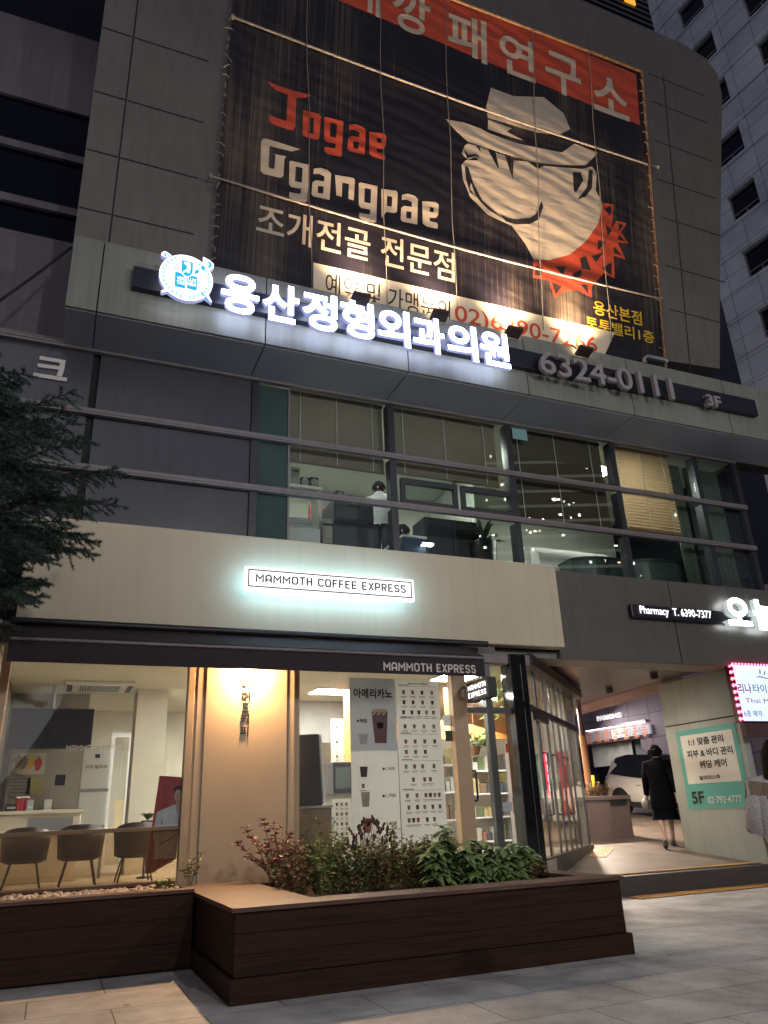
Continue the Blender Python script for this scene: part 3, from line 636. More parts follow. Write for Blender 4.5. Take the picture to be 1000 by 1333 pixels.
# --- floodlights along the edge of the canopy
warm = (1.0, .70, .43)
FPOW = (440, 430, 700, 600)
fl_lab = ('black floodlight in front of the dark lettering, nearest the left end of the pale strip', 'black floodlight below the last dark letters of the pale strip', 'black floodlight in front of the red phone number, beside its second digit pair', 'black floodlight at the right end of the pale strip with a bright rim')
for k, (px, py) in enumerate(((469, 383), (572, 405), (668, 427), (760, 452))):
    c = AY(px, py+4, 8.98)
    fx = thing('floodlight', (c.x, 8.98, BZ1), fl_lab[k], 'floodlight', 'floodlights lighting the banner')
    hp = Plane((c.x, 8.98, c.z), (1, 0, 0), (0, -.94, .35))      # its back turned to the street, its glass up along the wall
    f = MB(); f.pbox(hp, -.14, .14, -.10, .10, .0, .06)
    for q in range(5): f.pbox(hp, -.115+q*.052, -.103+q*.052, -.09, .09, .06, .08)
    f.build('housing', mat('weathered flood housing', (.06, .042, .03), .5, var=.2), fx, bevel=.008)
    f = MB(); f.pbox(hp, -.125, .125, -.085, .085, -.008, -.002); f.build('lamp_glass', emit('floodlight glass', warm, 10), fx)
    f = MB(); f.tube([(c.x-.155, 8.98, c.z), (c.x-.155, 9.08, BZ1+.03), (c.x-.155, 9.13, BZ1+.005), (c.x+.155, 9.13, BZ1+.005), (c.x+.155, 9.08, BZ1+.03), (c.x+.155, 8.98, c.z)], .014, 6); f.build('bracket', M['grey_metal'], fx)
    base = Vector((c.x, 8.98, c.z)) - hp.N*.03
    lamp('floodlight_beam', 'SPOT', base, FPOW[k], warm, base+Vector((.05, -.06, 1.0)), fx, spot_size=R(124 if k == 0 else 112), spot_blend=1.0, shadow_soft_size=.16)
pe = AY(852, 468, 9.05)
f = MB(); f.tube([(pe.x-.2, 9.12, BZ1), (pe.x-.2, 9.10, pe.z), (pe.x-.14, 9.08, pe.z+.06), (pe.x+.25, 9.05, pe.z+.05), (pe.x+.3, 9.05, pe.z+.0)], .04, 10); f.lathe((pe.x-.2, 9.12, BZ1), [(.07, .0), (.07, .015)], 12)
tag(f.build('vent_pipe', M['grey_metal'], at=(pe.x-.2, 9.12, BZ1)), 'bent silver pipe on the canopy below the yellow lettering', 'pipe')

# ================================================================ clinic sign on the band
letw = emit('white sign face', (.76, .84, 1.0), 4.6)
side_w = emit('glowing sign edge', (.45, .5, .95), .22)
unlit = mat('unlit sign letter', (.27, .245, .26), .45, var=.05)
CPn = YP(8.86)
rl = AY(173, 358, 8.98); rr_ = AY(986, 534, 8.98)
cs = thing('clinic_sign', (6, 9.0, rl.z), 'clinic sign of white lit letters and a blue crest on a long dark rail', 'sign')
zc = (AY(173, 345, 8.98).z+AY(173, 372, 8.98).z)/2; zh = abs(AY(173, 345, 8.98).z-AY(173, 372, 8.98).z)/2
f = MB(); f.box((rl.x, 8.98, zc-zh), (rr_.x, 9.095, zc+zh)); f.build('rail', mat('dark navy rail', (.010, .011, .022), .4, var=.2), cs, bevel=.006)
a_ = CPn.uv(284, 406); b_ = CPn.uv(665, 481); t_ = CPn.uv(290, 357); h_ = t_[1]-a_[1]
for i, ch in enumerate('용산정형외과의원'):
    cw = (b_[0]-a_[0])/8; u = a_[0]+i*cw
    f = MB(); letter(f, CPn, ch, u+.02, a_[1], u+cw-.035, t_[1], 0, .065, bold=.028, mi=0, side=1, res=6)
    f.build('letter', [letw, side_w], cs)
f = MB(); letter_px(f, CPn, '6324-0111', (703, 486), (877, 521), (712, 459), w0=-.02, w1=.05, bold=.012); f.build('phone_number', unlit, cs)
f = MB(); letter_px(f, CPn, '3F', (922, 527), (941, 531), (922, 513), w0=-.1, w1=-.0, bold=.02); f.build('floor_number', unlit, cs)
# crest
blue = emit('crest blue', (.02, .30, .55), .46); crw = emit('crest white', (.90, .95, 1.0), .72)
EP = YP(8.80)
def ez(x, y): return EP.uv(195+x/11.11, 320+y/11.11)
ec = ez(520, 505); eu = ez(905, 560); ew = abs(ez(905, 560)[0]-ez(130, 430)[0])/2; eh = abs(ez(520, 182)[1]-ez(520, 835)[1])/2
ell = [(ec[0]+ew*math.cos(t*math.pi/24), ec[1]+eh*math.sin(t*math.pi/24)) for t in range(48)]
f = MB(); f.poly(EP, ell, 0, .07, 0, 1)
for pg in ([(250,215),(165,190),(160,150),(200,122),(250,140),(310,190)], [(760,205),(850,250),(915,310),(905,380),(860,390),(800,330),(760,280)], [(240,655),(150,695),(170,720),(290,690)], [(770,770),(885,865),(880,840),(830,740)]):
    f.poly(EP, [ez(*q) for q in pg], 0.001, .069, 0, 1)
cre = f.build('crest_plate', [crw, side_w], cs)
f = MB()
def leaf2(c, ang, L, wd):
    ca, sa = math.cos(ang), math.sin(ang); f.poly(EP, [(c[0]+ca*x-sa*y, c[1]+sa*x+ca*y) for x, y in ((0, 0), (L*.5, wd), (L, 0), (L*.5, -wd))], .071, .074)
for s in (1, -1):
    for k in range(13):
        t = -math.pi/2+s*(.12+k*.2); 
        c = (ec[0]+ew*.86*math.cos(t), ec[1]+eh*.86*math.sin(t)); tg = t+s*math.pi/2
        leaf2(c, tg+.5, ew*.15, ew*.03); leaf2(c, tg-.5, ew*.15, ew*.03)
for pg in ([(455,250),(615,290),(610,440),(560,490),(500,480),(445,420)], [(375,420),(440,440),(500,500),(500,665),(350,635),(355,430)], [(525,510),(600,480),(680,500),(668,700),(525,660)], [(640,410),(690,380),(705,430),(640,465)], [(720,355),(760,330),(800,380),(755,405)], [(720,710),(740,705),(850,835),(830,840)], [(790,260),(870,290),(890,340),(850,370),(820,350),(850,330),(840,300)], [(190,160),(215,150),(240,200),(215,205)], [(225,145),(245,150),(290,200),(275,210)], [(330,340),(400,370),(395,385),(340,360)]):
    f.poly(EP, [ez(*q) for q in pg], .071, .074)
f.build('crest_print', blue, cre)
f = MB(); f.poly(EP, [ez(*q) for q in ((485,285),(575,300),(580,370),(560,450),(520,425),(470,440),(470,420),(525,390),(530,340),(490,310))], .076, .079)
letter(f, EP, 'VERI', ez(380, 540)[0], ez(420, 545)[1], ez(495, 540)[0], ez(420, 495)[1], .076, .079, .01)
letter(f, EP, 'LUX', ez(540, 540)[0], ez(600, 570)[1], ez(665, 540)[0], ez(600, 522)[1], .076, .079, .01)
letter(f, EP, 'TAS', ez(380, 540)[0], ez(420, 605)[1], ez(495, 540)[0], ez(420, 555)[1], .076, .079, .01)
letter(f, EP, 'MEA', ez(540, 540)[0], ez(600, 630)[1], ez(665, 540)[0], ez(600, 582)[1], .076, .079, .01)
f.build('crest_lettering', crw, cre)

# single letter of an older sign on the slate wall
kp = YP(10.1)
f = MB(); letter_px(f, kp, '크', (43, 491), (87, 496), (48, 464), w0=.004, w1=.03, bold=.03)
tag(f.build('wall_letter', mat('off white letter', (.62, .58, .56), .6), at=(AY(65, 480, 10.1).x, 10.09, AY(65, 495, 10.1).z)), 'single off-white Korean letter on the slate wall above the conifer', 'sign')

# ================================================================ coffee shop light box
LBY = 9.58
lp = YP(LBY)
q0 = lp.uv(320, 737); q1 = lp.uv(539.5, 780.5); q2 = lp.uv(318, 768.4)
lz0, lz1 = (q2[1]+q1[1])/2, q0[1]
lb = thing('lightbox_sign', ((q0[0]+q1[0])/2, 9.8, lz0), 'white glowing lightbox sign with a thin dark border on the cream fascia', 'sign')
boxw = emit('lightbox face', (1, .98, .96), .46); boxs = emit('lightbox edge', (.44, .74, 1.0), 2.8)
f = MB(); f.box((q0[0], LBY, lz0), (q1[0], LBY+.07, lz1)); 
bx_ = f.build('housing', [boxs], lb)
f = MB(); f.box((q0[0]-.0, LBY-.006, lz0), (q1[0], LBY-.001, lz1)); f.build('face', boxw, lb)
f = MB(); i_ = .035; t = .016
for a, b, c, d in ((q0[0]+i_, lz0+i_, q1[0]-i_, lz0+i_+t), (q0[0]+i_, lz1-i_-t, q1[0]-i_, lz1-i_), (q0[0]+i_, lz0+i_+t, q0[0]+i_+t, lz1-i_-t), (q1[0]-i_-t, lz0+i_+t, q1[0]-i_, lz1-i_-t)): f.box((a, LBY-.010, b), (c, LBY-.007, d))
f.build('border', M['ink'], lb)
f = MB(); stroke_px(f, lp, 'MAMMOTH COFFEE EXPRESS', (333, 757.5), (528, 770), (334, 747), w1=.011, t=.17); f.build('lettering', M['ink'], lb)
f = MB()
for x in (q0[0]+.3, q1[0]-.3): f.tube([(x, LBY+.07, (lz0+lz1)/2), (x, 9.85, (lz0+lz1)/2)], .02, 8)
f.build('bracket', M['grey_metal'], lb)

# ================================================================ awning
AYF = 9.2
ax0, ax1 = AY(8, 862, AYF).x, AY(632, 882, AYF).x
az0 = AY(300, 870, AYF).z; az1 = AY(632, 858, AYF).z
aw_m = mat('dark plum awning cloth', (.020, .012, .018), .75, var=.2, scale=14, bump=.25, bscale=180)
aw = thing('awning', ((ax0+ax1)/2, 9.85, 3.5), 'long dark plum awning with white lettering over the coffee shop front', 'awning')
f = MB(); f.box((ax0, AYF, az0), (ax1, AYF+.015, az1)); f.build('valance', aw_m, aw)
f = MB(); f.tube([(ax0, AYF-.01, az1+.01), (ax1, AYF-.01, az1+.01)], .022, 8); f.build('front_bar', M['fin'], aw)
f = MB(); f.slab([(ax0, AYF, az1+.02), (ax0, 9.84, 3.50), (ax0, 9.84, 3.53), (ax0, AYF-.01, az1+.04)], (ax1-ax0, 0, 0)); f.build('canopy_cloth', aw_m, aw)
f = MB(); f.slab([(ax0, AYF+.02, az0), (ax0, AYF+.02, az1), (ax0, 9.83, 3.5), (ax0, 9.83, 3.4)], (.012, 0, 0)); f.slab([(ax1, AYF+.02, az0), (ax1, AYF+.02, az1), (ax1, 9.83, 3.5), (ax1, 9.83, 3.4)], (-.012, 0, 0)); f.build('side_flap', aw_m, aw)
f = MB(); f.tube([(ax0-.05, 9.75, 3.545), (ax1+.4, 9.75, 3.545)], .045, 10); f.build('roller', M['black_metal'], aw)
f = MB(); stroke_px(f, YP(AYF), 'MAMMOTH EXPRESS', (499.5, 872.5), (619.5, 876.5), (499.5, 861.7), w1=.005, t=.19); f.build('lettering', mat('awning print', (.58, .52, .50), .7), aw)

# ================================================================ lamp and letters on the beige column
wlmp = thing('wall_lamp', (COLX, 9.9, 3.12), 'round warm wall lamp shining down the beige column, half hidden by the awning', 'lamp')
f = MB(); f.lathe((COLX, 9.80, 3.13), [(.02, .10), (.075, .09), (.09, .0), (.085, .0), (.07, .085)], 16); f.box((COLX-.04, 9.80, 3.2), (COLX+.04, 9.9, 3.26)); f.build('shade', M['black_metal'], wlmp)
f = MB(); f.ball((COLX, 9.80, 3.135), .055, 12); f.build('bulb', emit('warm bulb', (1, .62, .28), 60), wlmp)
lamp('wall_lamp_light', 'POINT', (COLX, 9.77, 3.06), 80, (1, .62, .31), None, wlmp, shadow_soft_size=.05)
lamp('added_paving_spot', 'SPOT', (COLX, 9.74, 3.04), 120, (1, .60, .31), (COLX-2.2, 6.3, 0), wlmp, spot_size=R(84), spot_blend=.8, shadow_soft_size=.05)  # added spot, aimed to warm the paving and planter top
cp = YP(9.912)
cl_ = thing('column_letters', (AY(319, 910, 9.9).x, 9.9, AY(319, 960, 9.9).z), 'vertical row of black metal Korean letters under the wall lamp', 'sign')
for ch, a_, b_, t_ in (('매', (315, 896), (326, 896), (315, 885)), ('머', (315, 911.5), (325.5, 911.5), (315, 900)), ('드', (315, 927), (324, 927), (315, 914.5)), ('커', (313, 943), (324, 943), (313.5, 929.5)), ('피', (312.5, 959), (323, 959), (313, 945))):
    f = MB(); letter_px(f, cp, ch, a_, b_, t_, w0=.002, w1=.014, bold=.012); f.build('letter', M['black_metal'], cl_)

# ================================================================ blade sign on the door post
bx = dx1-.03; bd = Plane((bx-.06, 9.9, 0), (0, -1, 0), (0, 0, 1))
u0_, v1_ = bd.uv(600, 890); u1_, v0_ = bd.uv(624, 913)
by0, by1 = 9.9-u1_, 9.9-u0_
bs = thing('blade_sign', (bx, 9.95, 2.6), 'small black box sign with two lines of white lit letters beside the shop door', 'sign')
u0_ = max(u0_, -.0)
v1_ = bd.uv(612, 888)[1]; v0_ = bd.uv(612, 914)[1]
W_ = .62
f = MB(); f.pbox(bd, .06, .06+W_, v0_, v1_, -.14, 0); f.build('housing', M['black_metal'], bs, bevel=.006)
f = MB(); f.box((bx-.12, 9.84, v0_+.08), (bx-.08, 9.93, v1_-.08)); f.build('bracket', M['grey_metal'], bs)
f = MB(); hh = v1_-v0_
stroke_text(f, bd, 'MAMMOTH', .12, v0_+hh*.56, .06+W_-.05, v0_+hh*.82, .003, .006, .16); stroke_text(f, bd, 'EXPRESS', .12, v0_+hh*.18, .06+W_-.05, v0_+hh*.44, .003, .006, .16); f.build('lettering', emit('small sign letters', (1, .97, .98), .9), bs)

# ================================================================ pharmacy sign
PP = YP(9.86)
ps = thing('pharmacy_sign', (9.6, 9.95, 3.9), 'pharmacy sign with a dark rail and large white lit letters on the charcoal fascia', 'sign')
q0 = AY(821, 786, 9.90); q1 = AY(945, 808, 9.90); z0 = AY(821, 803, 9.90).z
f = MB(); f.box((q0.x, 9.90, z0), (q1.x+4.5, 9.99, q0.z)); f.build('rail', mat('dark navy rail', (.01, .011, .022), .4), ps, bevel=.02)
f = MB(); letter_px(f, YP(9.895), 'Pharmacy  T. 6390-7377', (834, 801.5), (927, 806), (834, 788.5), w0=.003, w1=.008, bold=.004); f.build('lettering', emit('pharmacy small letters', (1, .99, 1), 1.0), ps)
pw = emit('pharmacy letter', (.95, .99, 1), 5.0); pside = emit('pharmacy letter edge', (.45, .52, .5), .35)
f = MB(); letter_px(f, PP, '오', (945, 814.5), (976, 817), (945, 779), w0=-.02, w1=.08, bold=.035, mi=0, side=1, res=8); f.build('letter', [pw, pside], ps)
f = MB(); letter_px(f, PP, '늘', (981, 820.5), (1014, 822.5), (981, 782), w0=-.02, w1=.08, bold=.035, mi=0, side=1, res=8); f.build('letter', [pw, pside], ps)

# ================================================================ massage sign at the edge of the passage
TY = 9.98
tp = YP(TY)
t0 = tp.uv(951, 863); t1 = tp.uv(966, 940)
tx0, tz1, tz0 = t0[0]-.02, t0[1], t1[1]
tx0 = tp.uv(952, 870)[0]; tx0 = (tx0+tp.uv(967, 935)[0])/2
ts = thing('massage_sign', (tx0+.7, 10.1, tz0), 'white lit massage sign edged with red lights beside the passage pillar', 'sign')
f = MB(); f.box((tx0, TY, tz0), (tx0+1.5, TY+.16, tz1)); f.build('housing', mat('dark red housing', (.10, .012, .02), .4), ts, bevel=.006)
f = MB(); f.box((tx0+.03, TY-.006, tz0+.02), (tx0+1.47, TY-.001, tz1-.03)); f.build('face', emit('massage sign face', (.62, .74, 1.0), .40), ts)
f = MB()
for k in range(9):
    z = tz0+.06+k*(tz1-tz0-.1)/8; f.lathe((tx0-.012, TY+.04, z), [(.012, 0), (.03, .012)], 8, axis=(1, 0, 0)); f.ball((tx0+.012, TY-.008, z), .022, 8)
for k in range(20): f.ball((tx0+.03+k*.075, TY-.008, tz1-.012), .018, 6)
f.build('red_light', emit('red light', (1, .05, .12), 7), ts)
pk = mat('pink sign ink', (.50, .06, .22), .5); gk = mat('grey green sign ink', (.10, .17, .16), .5)
f = MB(); letter_px(f, tp, '리나', (961.5, 902.5), (979, 903), (961.5, 889.5), w0=.007, w1=.010, bold=.02); letter_px(f, tp, 'Thai Massage', (971, 917), (1031, 920), (972, 909), w0=.007, w1=.010, bold=.0); f.build('lettering', pk, ts)
f = MB(); letter_px(f, tp, '타이', (981, 902), (998.5, 903), (981, 890.5), w0=.007, w1=.010, bold=.01); letter_px(f, tp, '6층 예약:', (969, 933), (994.5, 935), (969, 924.5), w0=.007, w1=.010, bold=.006)
f.poly(tp, [tp.uv(*q) for q in ((982, 883), (988, 880), (995, 882), (1003, 883), (1003, 884.2), (995, 883.2), (988, 881.4))], .007, .010)
f.poly(tp, [tp.uv(*q) for q in ((988.5, 878), (988, 872), (989.2, 871), (989.8, 877))], .007, .010); f.poly(tp, [tp.uv(*q) for q in ((993.5, 879), (995, 873), (996, 875), (994.6, 879))], .007, .010)
f.build('lettering', gk, ts)
f = MB(); f.box((tx0+.05, TY+.02, tz0-.24), (tx0+1.2, TY+.12, tz0-.01)); f.build('bracket_box', mat('brown bracket box', (.09, .05, .045), .6), ts)

# ================================================================ mint poster on the pillar
XP = Plane((PLX-.004, 11, 0), (0, -1, 0), (0, 0, 1))
pp = [XP.uv(879.6, 950.8), XP.uv(958, 942.4), XP.uv(896.6, 1051.7), XP.uv(979, 1052.7)]
pu0 = max(-(PLY1-11)+.03, (pp[0][0]+pp[2][0])/2); pu1 = min(11-PLY0-.02, (pp[1][0]+pp[3][0])/2); pv1 = (pp[0][1]+pp[1][1])/2; pv0 = (pp[2][1]+pp[3][1])/2
# the poster's own height over width follows the photograph
po = thing('wall_poster', (PLX, 11-(pu0+pu1)/2, pv0), 'mint green poster with a pale panel of Korean lettering on the passage pillar', 'poster')
f = MB(); f.pbox(XP, pu0, pu1, pv0, pv1, 0, .006); f.build('sheet', mat('mint poster', (.11, .42, .355), .5, var=.05), po)
w_, h_ = pu1-pu0, pv1-pv0
def pq(a, b): return pu0+a*w_, pv0+b*h_
f = MB(); a, b = pq(.07, .31), pq(.93, .93); f.pbox(XP, a[0], b[0], a[1], b[1], .007, .009)
f.build('panel', mat('poster cream', (.80, .78, .70), .5, var=.04), po)
f = MB()
for body, x0, x1, y0, y1 in (('1:1 맞춤 관리', .20, .78, .785, .885), ('피부 & 바디 관리', .14, .89, .635, .735), ('웨딩 케어', .32, .76, .49, .59), ('달리아스파', .28, .62, .35, .405), ('5F', .09, .30, .06, .215)):
    a, b = pq(x0, y0), pq(x1, y1); letter(f, XP, body, a[0], a[1], b[0], b[1], .010, .012, .032)
f.build('lettering', M['ink'], po)
f = MB(); a, b = pq(.35, .06), pq(.88, .145); letter(f, XP, '02·792·4777', a[0], a[1], b[0], b[1], .010, .012, .01); f.build('lettering', M['white_paint'], po)
f = MB()
for k in range(6): a = pq(.52+k*.045, .945); f.poly(XP, [(a[0], a[1]), (a[0]+.012, a[1]), (a[0]+.05, a[1]+.035), (a[0]+.038, a[1]+.035)], .007, .009)
f.build('stripes', mat('mint stripe', (.22, .48, .42), .5), po)
# ================================================================ office storey: lights, blinds, things at the windows
OF = 4.6
for x in (3.6, 6.0, 9.3):
    t = thing('ceiling_panel_light', (x, 11.3, Z3), {3.6: 'flat office ceiling light above the copier, first from the teal glass', 6.0: 'flat office ceiling light behind the two small opening windows', 9.3: 'flat office ceiling light between the dark blind and the bright tan blind'}[x], 'ceiling light', 'office ceiling lights')
    f = MB(); f.box((x-.62, 11.0, Z3-.03), (x+.62, 11.6, Z3+.015)); f.build('frame', M['white_paint'], t)
    f = MB(); f.box((x-.58, 11.04, Z3-.036), (x+.58, 11.56, Z3-.031)); f.build('diffuser', emit('office diffuser', (.98, 1.0, .92), 16), t)
f = MB(); f.box((7.1, 12.2, OF), (7.2, 14.0, Z3)); f.build('office_partition', M['white_wall'], B)
def blind(x0, x1, ztop, zbot, tilt, m, label, Y=10.30, pitch=.0545):
    t = thing('venetian_blind', ((x0+x1)/2, Y, ztop), label, 'blind', 'slatted blinds in the office windows')
    f = MB(); n = int((ztop-zbot)/pitch); dy, dz = .026*math.cos(tilt), .026*math.sin(tilt)
    for k in range(n):
        z = ztop-.06-k*pitch
        f.add([(x0, Y-dy, z+dz), (x1, Y-dy, z+dz), (x1, Y, z+.004), (x0, Y, z+.004), (x1, Y+dy, z-dz), (x0, Y+dy, z-dz)], [(0, 1, 2, 3), (3, 2, 4, 5)])
    f.build('slats', m, t)
    f = MB(); f.box((x0, Y-.025, zbot-.02), (x1, Y+.025, zbot+.02)); f.build('bottom_rail', m, t)
    f = MB(); f.box((x0, Y-.03, ztop-.05), (x1, Y+.03, ztop)); f.build('head_rail', m, t)
    f = MB()
    for q in (.12, .5, .88):
        x = x0+(x1-x0)*q; f.box((x-.006, Y-.034, zbot), (x+.006, Y-.028, ztop))
    f.build('cords', M['white_paint'], t)
bl_m = mat('brown blind slat', (.25, .205, .155), .55, var=.06); bl_b = mat('backlit tan blind slat', (.46, .31, .18), .5, var=.06)  # tan slats: light from behind is put into a paler slat colour
def backlit(m, amt):
    n, l = m.node_tree.nodes, m.node_tree.links; p = n['Principled BSDF']; t = n.new('ShaderNodeBsdfTranslucent'); x = n.new('ShaderNodeMixShader'); x.inputs[0].default_value = amt
    l.new(p.inputs['Base Color'].links[0].from_socket, t.inputs[0]); l.new(p.outputs[0], x.inputs[1]); l.new(t.outputs[0], x.inputs[2]); l.new(x.outputs[0], n['Material Output'].inputs[0])
backlit(bl_b, .45); backlit(M['paper'], .7); backlit(M['paper_grey'], .7)
ztp = Z3+.012
blind(gx+.03, MX[1]-.06, ztp, AY(440, 612, 10.42).z, R(70), bl_m, 'brown slatted blind half drawn over the copier and cabinets')
blind(MX[1]+.06, MX[2]-.14, ztp, AY(580, 628, 10.42).z, R(70), bl_m, 'brown slatted blind drawn down to the two small opening windows')
blind(MX[2]+.06, MX[3]-.1, ztp, AY(740, 690, 10.42).z, R(72), mat('unlit brown blind slat', (.085, .062, .04), .5, var=.06), 'dark slatted blind behind the city reflections, under the small teal notice')  # unlit bay: a darker copy of the brown slats
blind(MX[3]+.10, AY(880, 690, 10.42).x, ztp, AY(860, 697, 10.42).z, R(50), bl_b, 'bright tan slatted blind glowing from inside beside the green curtains', pitch=.064)
cg = mat('grey green curtain', (.10, .13, .10), .7, var=.15, stretch=(8, 1, .2), scale=3)
for i, (a, b) in enumerate(((AY(884, 690, 10.45).x, MX[4]-.06), (MX[4]+.06, WX1-.1))):
    t = MB(); n = 26
    vs = []
    for k in range(n+1):
        x = a+(b-a)*k/n; y = 10.46+.035*math.sin(k*1.7)
        vs += [(x, y, OF+.05), (x, y, Z3-.1), (x, y+.012, Z3-.1), (x, y+.012, OF+.05)]
    fs = []
    for k in range(n):
        o = k*4; fs += [(o, o+4, o+5, o+1), (o+2, o+6, o+7, o+3), (o+1, o+5, o+6, o+2), (o+3, o+7, o+4, o)]
    t.add(vs, fs, 0, True); tag(t.build('curtain', cg, at=((a+b)/2, 10.46, OF)), ('grey-green curtain beside the bright tan blind', 'grey-green curtain at the far corner of the office windows')[i], 'curtain', 'office curtains')
nt = YP(10.128)
a = nt.uv(666, 556); b = nt.uv(687, 574)
f = MB(); f.pbox(nt, a[0], b[0], b[1], a[1], 0, .004)
tag(f.build('window_notice', [mat('teal notice', (.22, .42, .42), .5)], at=nt.at((a[0]+b[0])/2, b[1])), 'small pale teal notice stuck at the top of the third office window bay', 'notice')

def furn(name, label, cat, at, group=None): return thing(name, at, label, cat, group)
# filing cabinets, copier and what stands on them (seen over the sill)
def cab(name, px0, px1, pytop, Y, depth, m, label, cat, drawers=3, hm=None):
    a, b = AY(px0, pytop, Y), AY(px1, pytop, Y); zt = a.z
    t = furn(name, label, cat, ((a.x+b.x)/2, Y, OF))
    f = MB(); f.box((a.x, Y, OF), (b.x, Y+depth, zt)); f.build('body', m, t, bevel=.015)
    for k in range(drawers):
        z1 = zt-.05-k*.33; f = MB(); f.box((a.x+.03, Y-.018, z1-.30), (b.x-.03, Y-.002, z1)); d = f.build('drawer', m, t, bevel=.006)
        f = MB(); f.box(((a.x+b.x)/2-.09, Y-.035, z1-.08), ((a.x+b.x)/2+.09, Y-.0185, z1-.05)); f.build('handle', M['black_metal'], d)
    return a.x, b.x, zt
cab('filing_cabinet', 420, 433, 674, 10.62, .5, mat('beige filing cabinet', (.42, .38, .32), .5), 'beige filing cabinet beside the copier, with a red chair pushed over it', 'cabinet')
g0, g1, gz = cab('copier', 434, 486, 648, 10.85, .7, mat('dark grey copier', (.055, .065, .07), .4), 'dark grey office copier standing at the first office window', 'copier', 1)
f = MB(); f.box((g0+.15, 10.9, gz+.005), (g1-.05, 11.5, gz+.10)); f.box((g0+.2, 10.84, gz+.02), (g1-.35, 10.899, gz+.09))
tag(f.build('document_feeder', M['grey_plastic'], at=(g0+.4, 11.2, gz), bevel=.02), 'low document feeder lying on top of the copier', 'feeder')
f = MB(); sx0 = AY(376, 672, 10.9).x
# shelf along the wall with boxes and speakers
zsh = AY(400, 640, 11.0).z
f = MB(); f.box((2.55, 10.75, zsh-.05), (AY(414, 640, 11.0).x, 11.2, zsh)); f.box((2.55, 10.8, OF), (2.62, 11.15, zsh-.051)); f.box((AY(414, 640, 11.0).x-.07, 10.8, OF), (AY(414, 640, 11.0).x, 11.15, zsh-.051))
tag(f.build('side_shelf', M['white_paint'], at=(2.9, 11, OF), bevel=.006), 'white side shelf holding a grey box and two black speakers', 'shelf')
def onshelf(name, px0, px1, pyt, label, cat, m, details=None):
    a = AY(px0, pyt, 10.9); b = AY(px1, pyt, 10.9); t = furn(name, label, cat, ((a.x+b.x)/2, 11.0, zsh))
    f = MB(); f.box((a.x, 10.82, zsh+.002), (b.x, 11.12, a.z)); f.build('body', m, t, bevel=.012)
    return t, a, b
t, a, b = onshelf('computer_tower', 377, 389, 610, 'pale grey computer tower at the left end of the side shelf', 'computer', mat('pale grey case', (.24, .30, .30), .5))
f = MB(); f.box((a.x+.03, 10.805, a.z-.08), (b.x-.03, 10.819, a.z-.05)); f.box((a.x+.08, 10.805, a.z-.36), (a.x+.13, 10.819, a.z-.31)); f.build('drive_slot', M['black_metal'], t)
for k, (p0, p1, l) in enumerate(((390, 401, 'black speaker next to the pale computer tower'), (402, 413, 'black speaker at the right end of the side shelf'))):
    t, a, b = onshelf('speaker', p0, p1, 623, l, 'speaker', M['blk_fabric']); t['group'] = 'speakers on the side shelf'
    f = MB(); f.lathe(((a.x+b.x)/2, 10.818, (a.z+zsh)/2), [(.07, 0), (.05, .012)], 14, axis=(0, -1, 0)); f.build('cone', M['grey_plastic'], t)
a = AY(436, 640, 11.2); b = AY(447, 640, 11.2)
t = furn('small_black_box', 'small black boxy radio on the copier feeder', 'radio', ((a.x+b.x)/2, 11.25, gz+.1)); f = MB(); f.box((a.x, 11.15, gz+.105), (b.x, 11.35, gz+.28)); f.build('body', M['black_metal'], t, bevel=.012)
f = MB(); f.box((a.x+.03, 11.138, gz+.15), (b.x-.03, 11.149, gz+.25)); f.build('grille', M['grey_plastic'], t)
# office chairs
def office_chair(x, y, zs, m, label, rz=0.0):
    t = thing('office_chair', (x, y, OF), label, 'office chair')
    f = MB(); f.box((x-.23, y-.22, zs-.45), (x+.23, y+.22, zs-.37)); f.build('seat', m, t, bevel=.03)
    f = MB(); n = 10; vs = []
    for k in range(n+1):
        q = -1+2*k/n; vs += [(x+q*.24, y+.20-.08*q*q, zs-.30), (x+q*.22, y+.22-.08*q*q, zs), (x+q*.22, y+.27-.08*q*q, zs), (x+q*.24, y+.25-.08*q*q, zs-.30)]
    fs = []
    for k in range(n):
        o = k*4; fs += [(o, o+4, o+5, o+1), (o+1, o+5, o+6, o+2), (o+2, o+6, o+7, o+3), (o+3, o+7, o+4, o)]
    f.add(vs, fs+[(0, 1, 2, 3), (n*4+3, n*4+2, n*4+1, n*4)]); f.build('backrest', m, t, bevel=.015)
    f = MB(); f.tube([(x, y, OF+.12), (x, y, zs-.44)], .03, 8)
    for k in range(5): f.tube([(x, y, OF+.14), (x+.28*math.cos(k*1.257), y+.28*math.sin(k*1.257), OF+.06)], .02, 6); f.ball((x+.28*math.cos(k*1.257), y+.28*math.sin(k*1.257), OF+.03), .03, 6)
    f.build('base', M['black_metal'], t)
rc = AY(433, 668, 11.3)
office_chair(rc.x, 11.75, AY(433, 660, 11.9).z, mat('red chair fabric', (.28, .035, .03), .8), 'red office chair behind the beige filing cabinet')
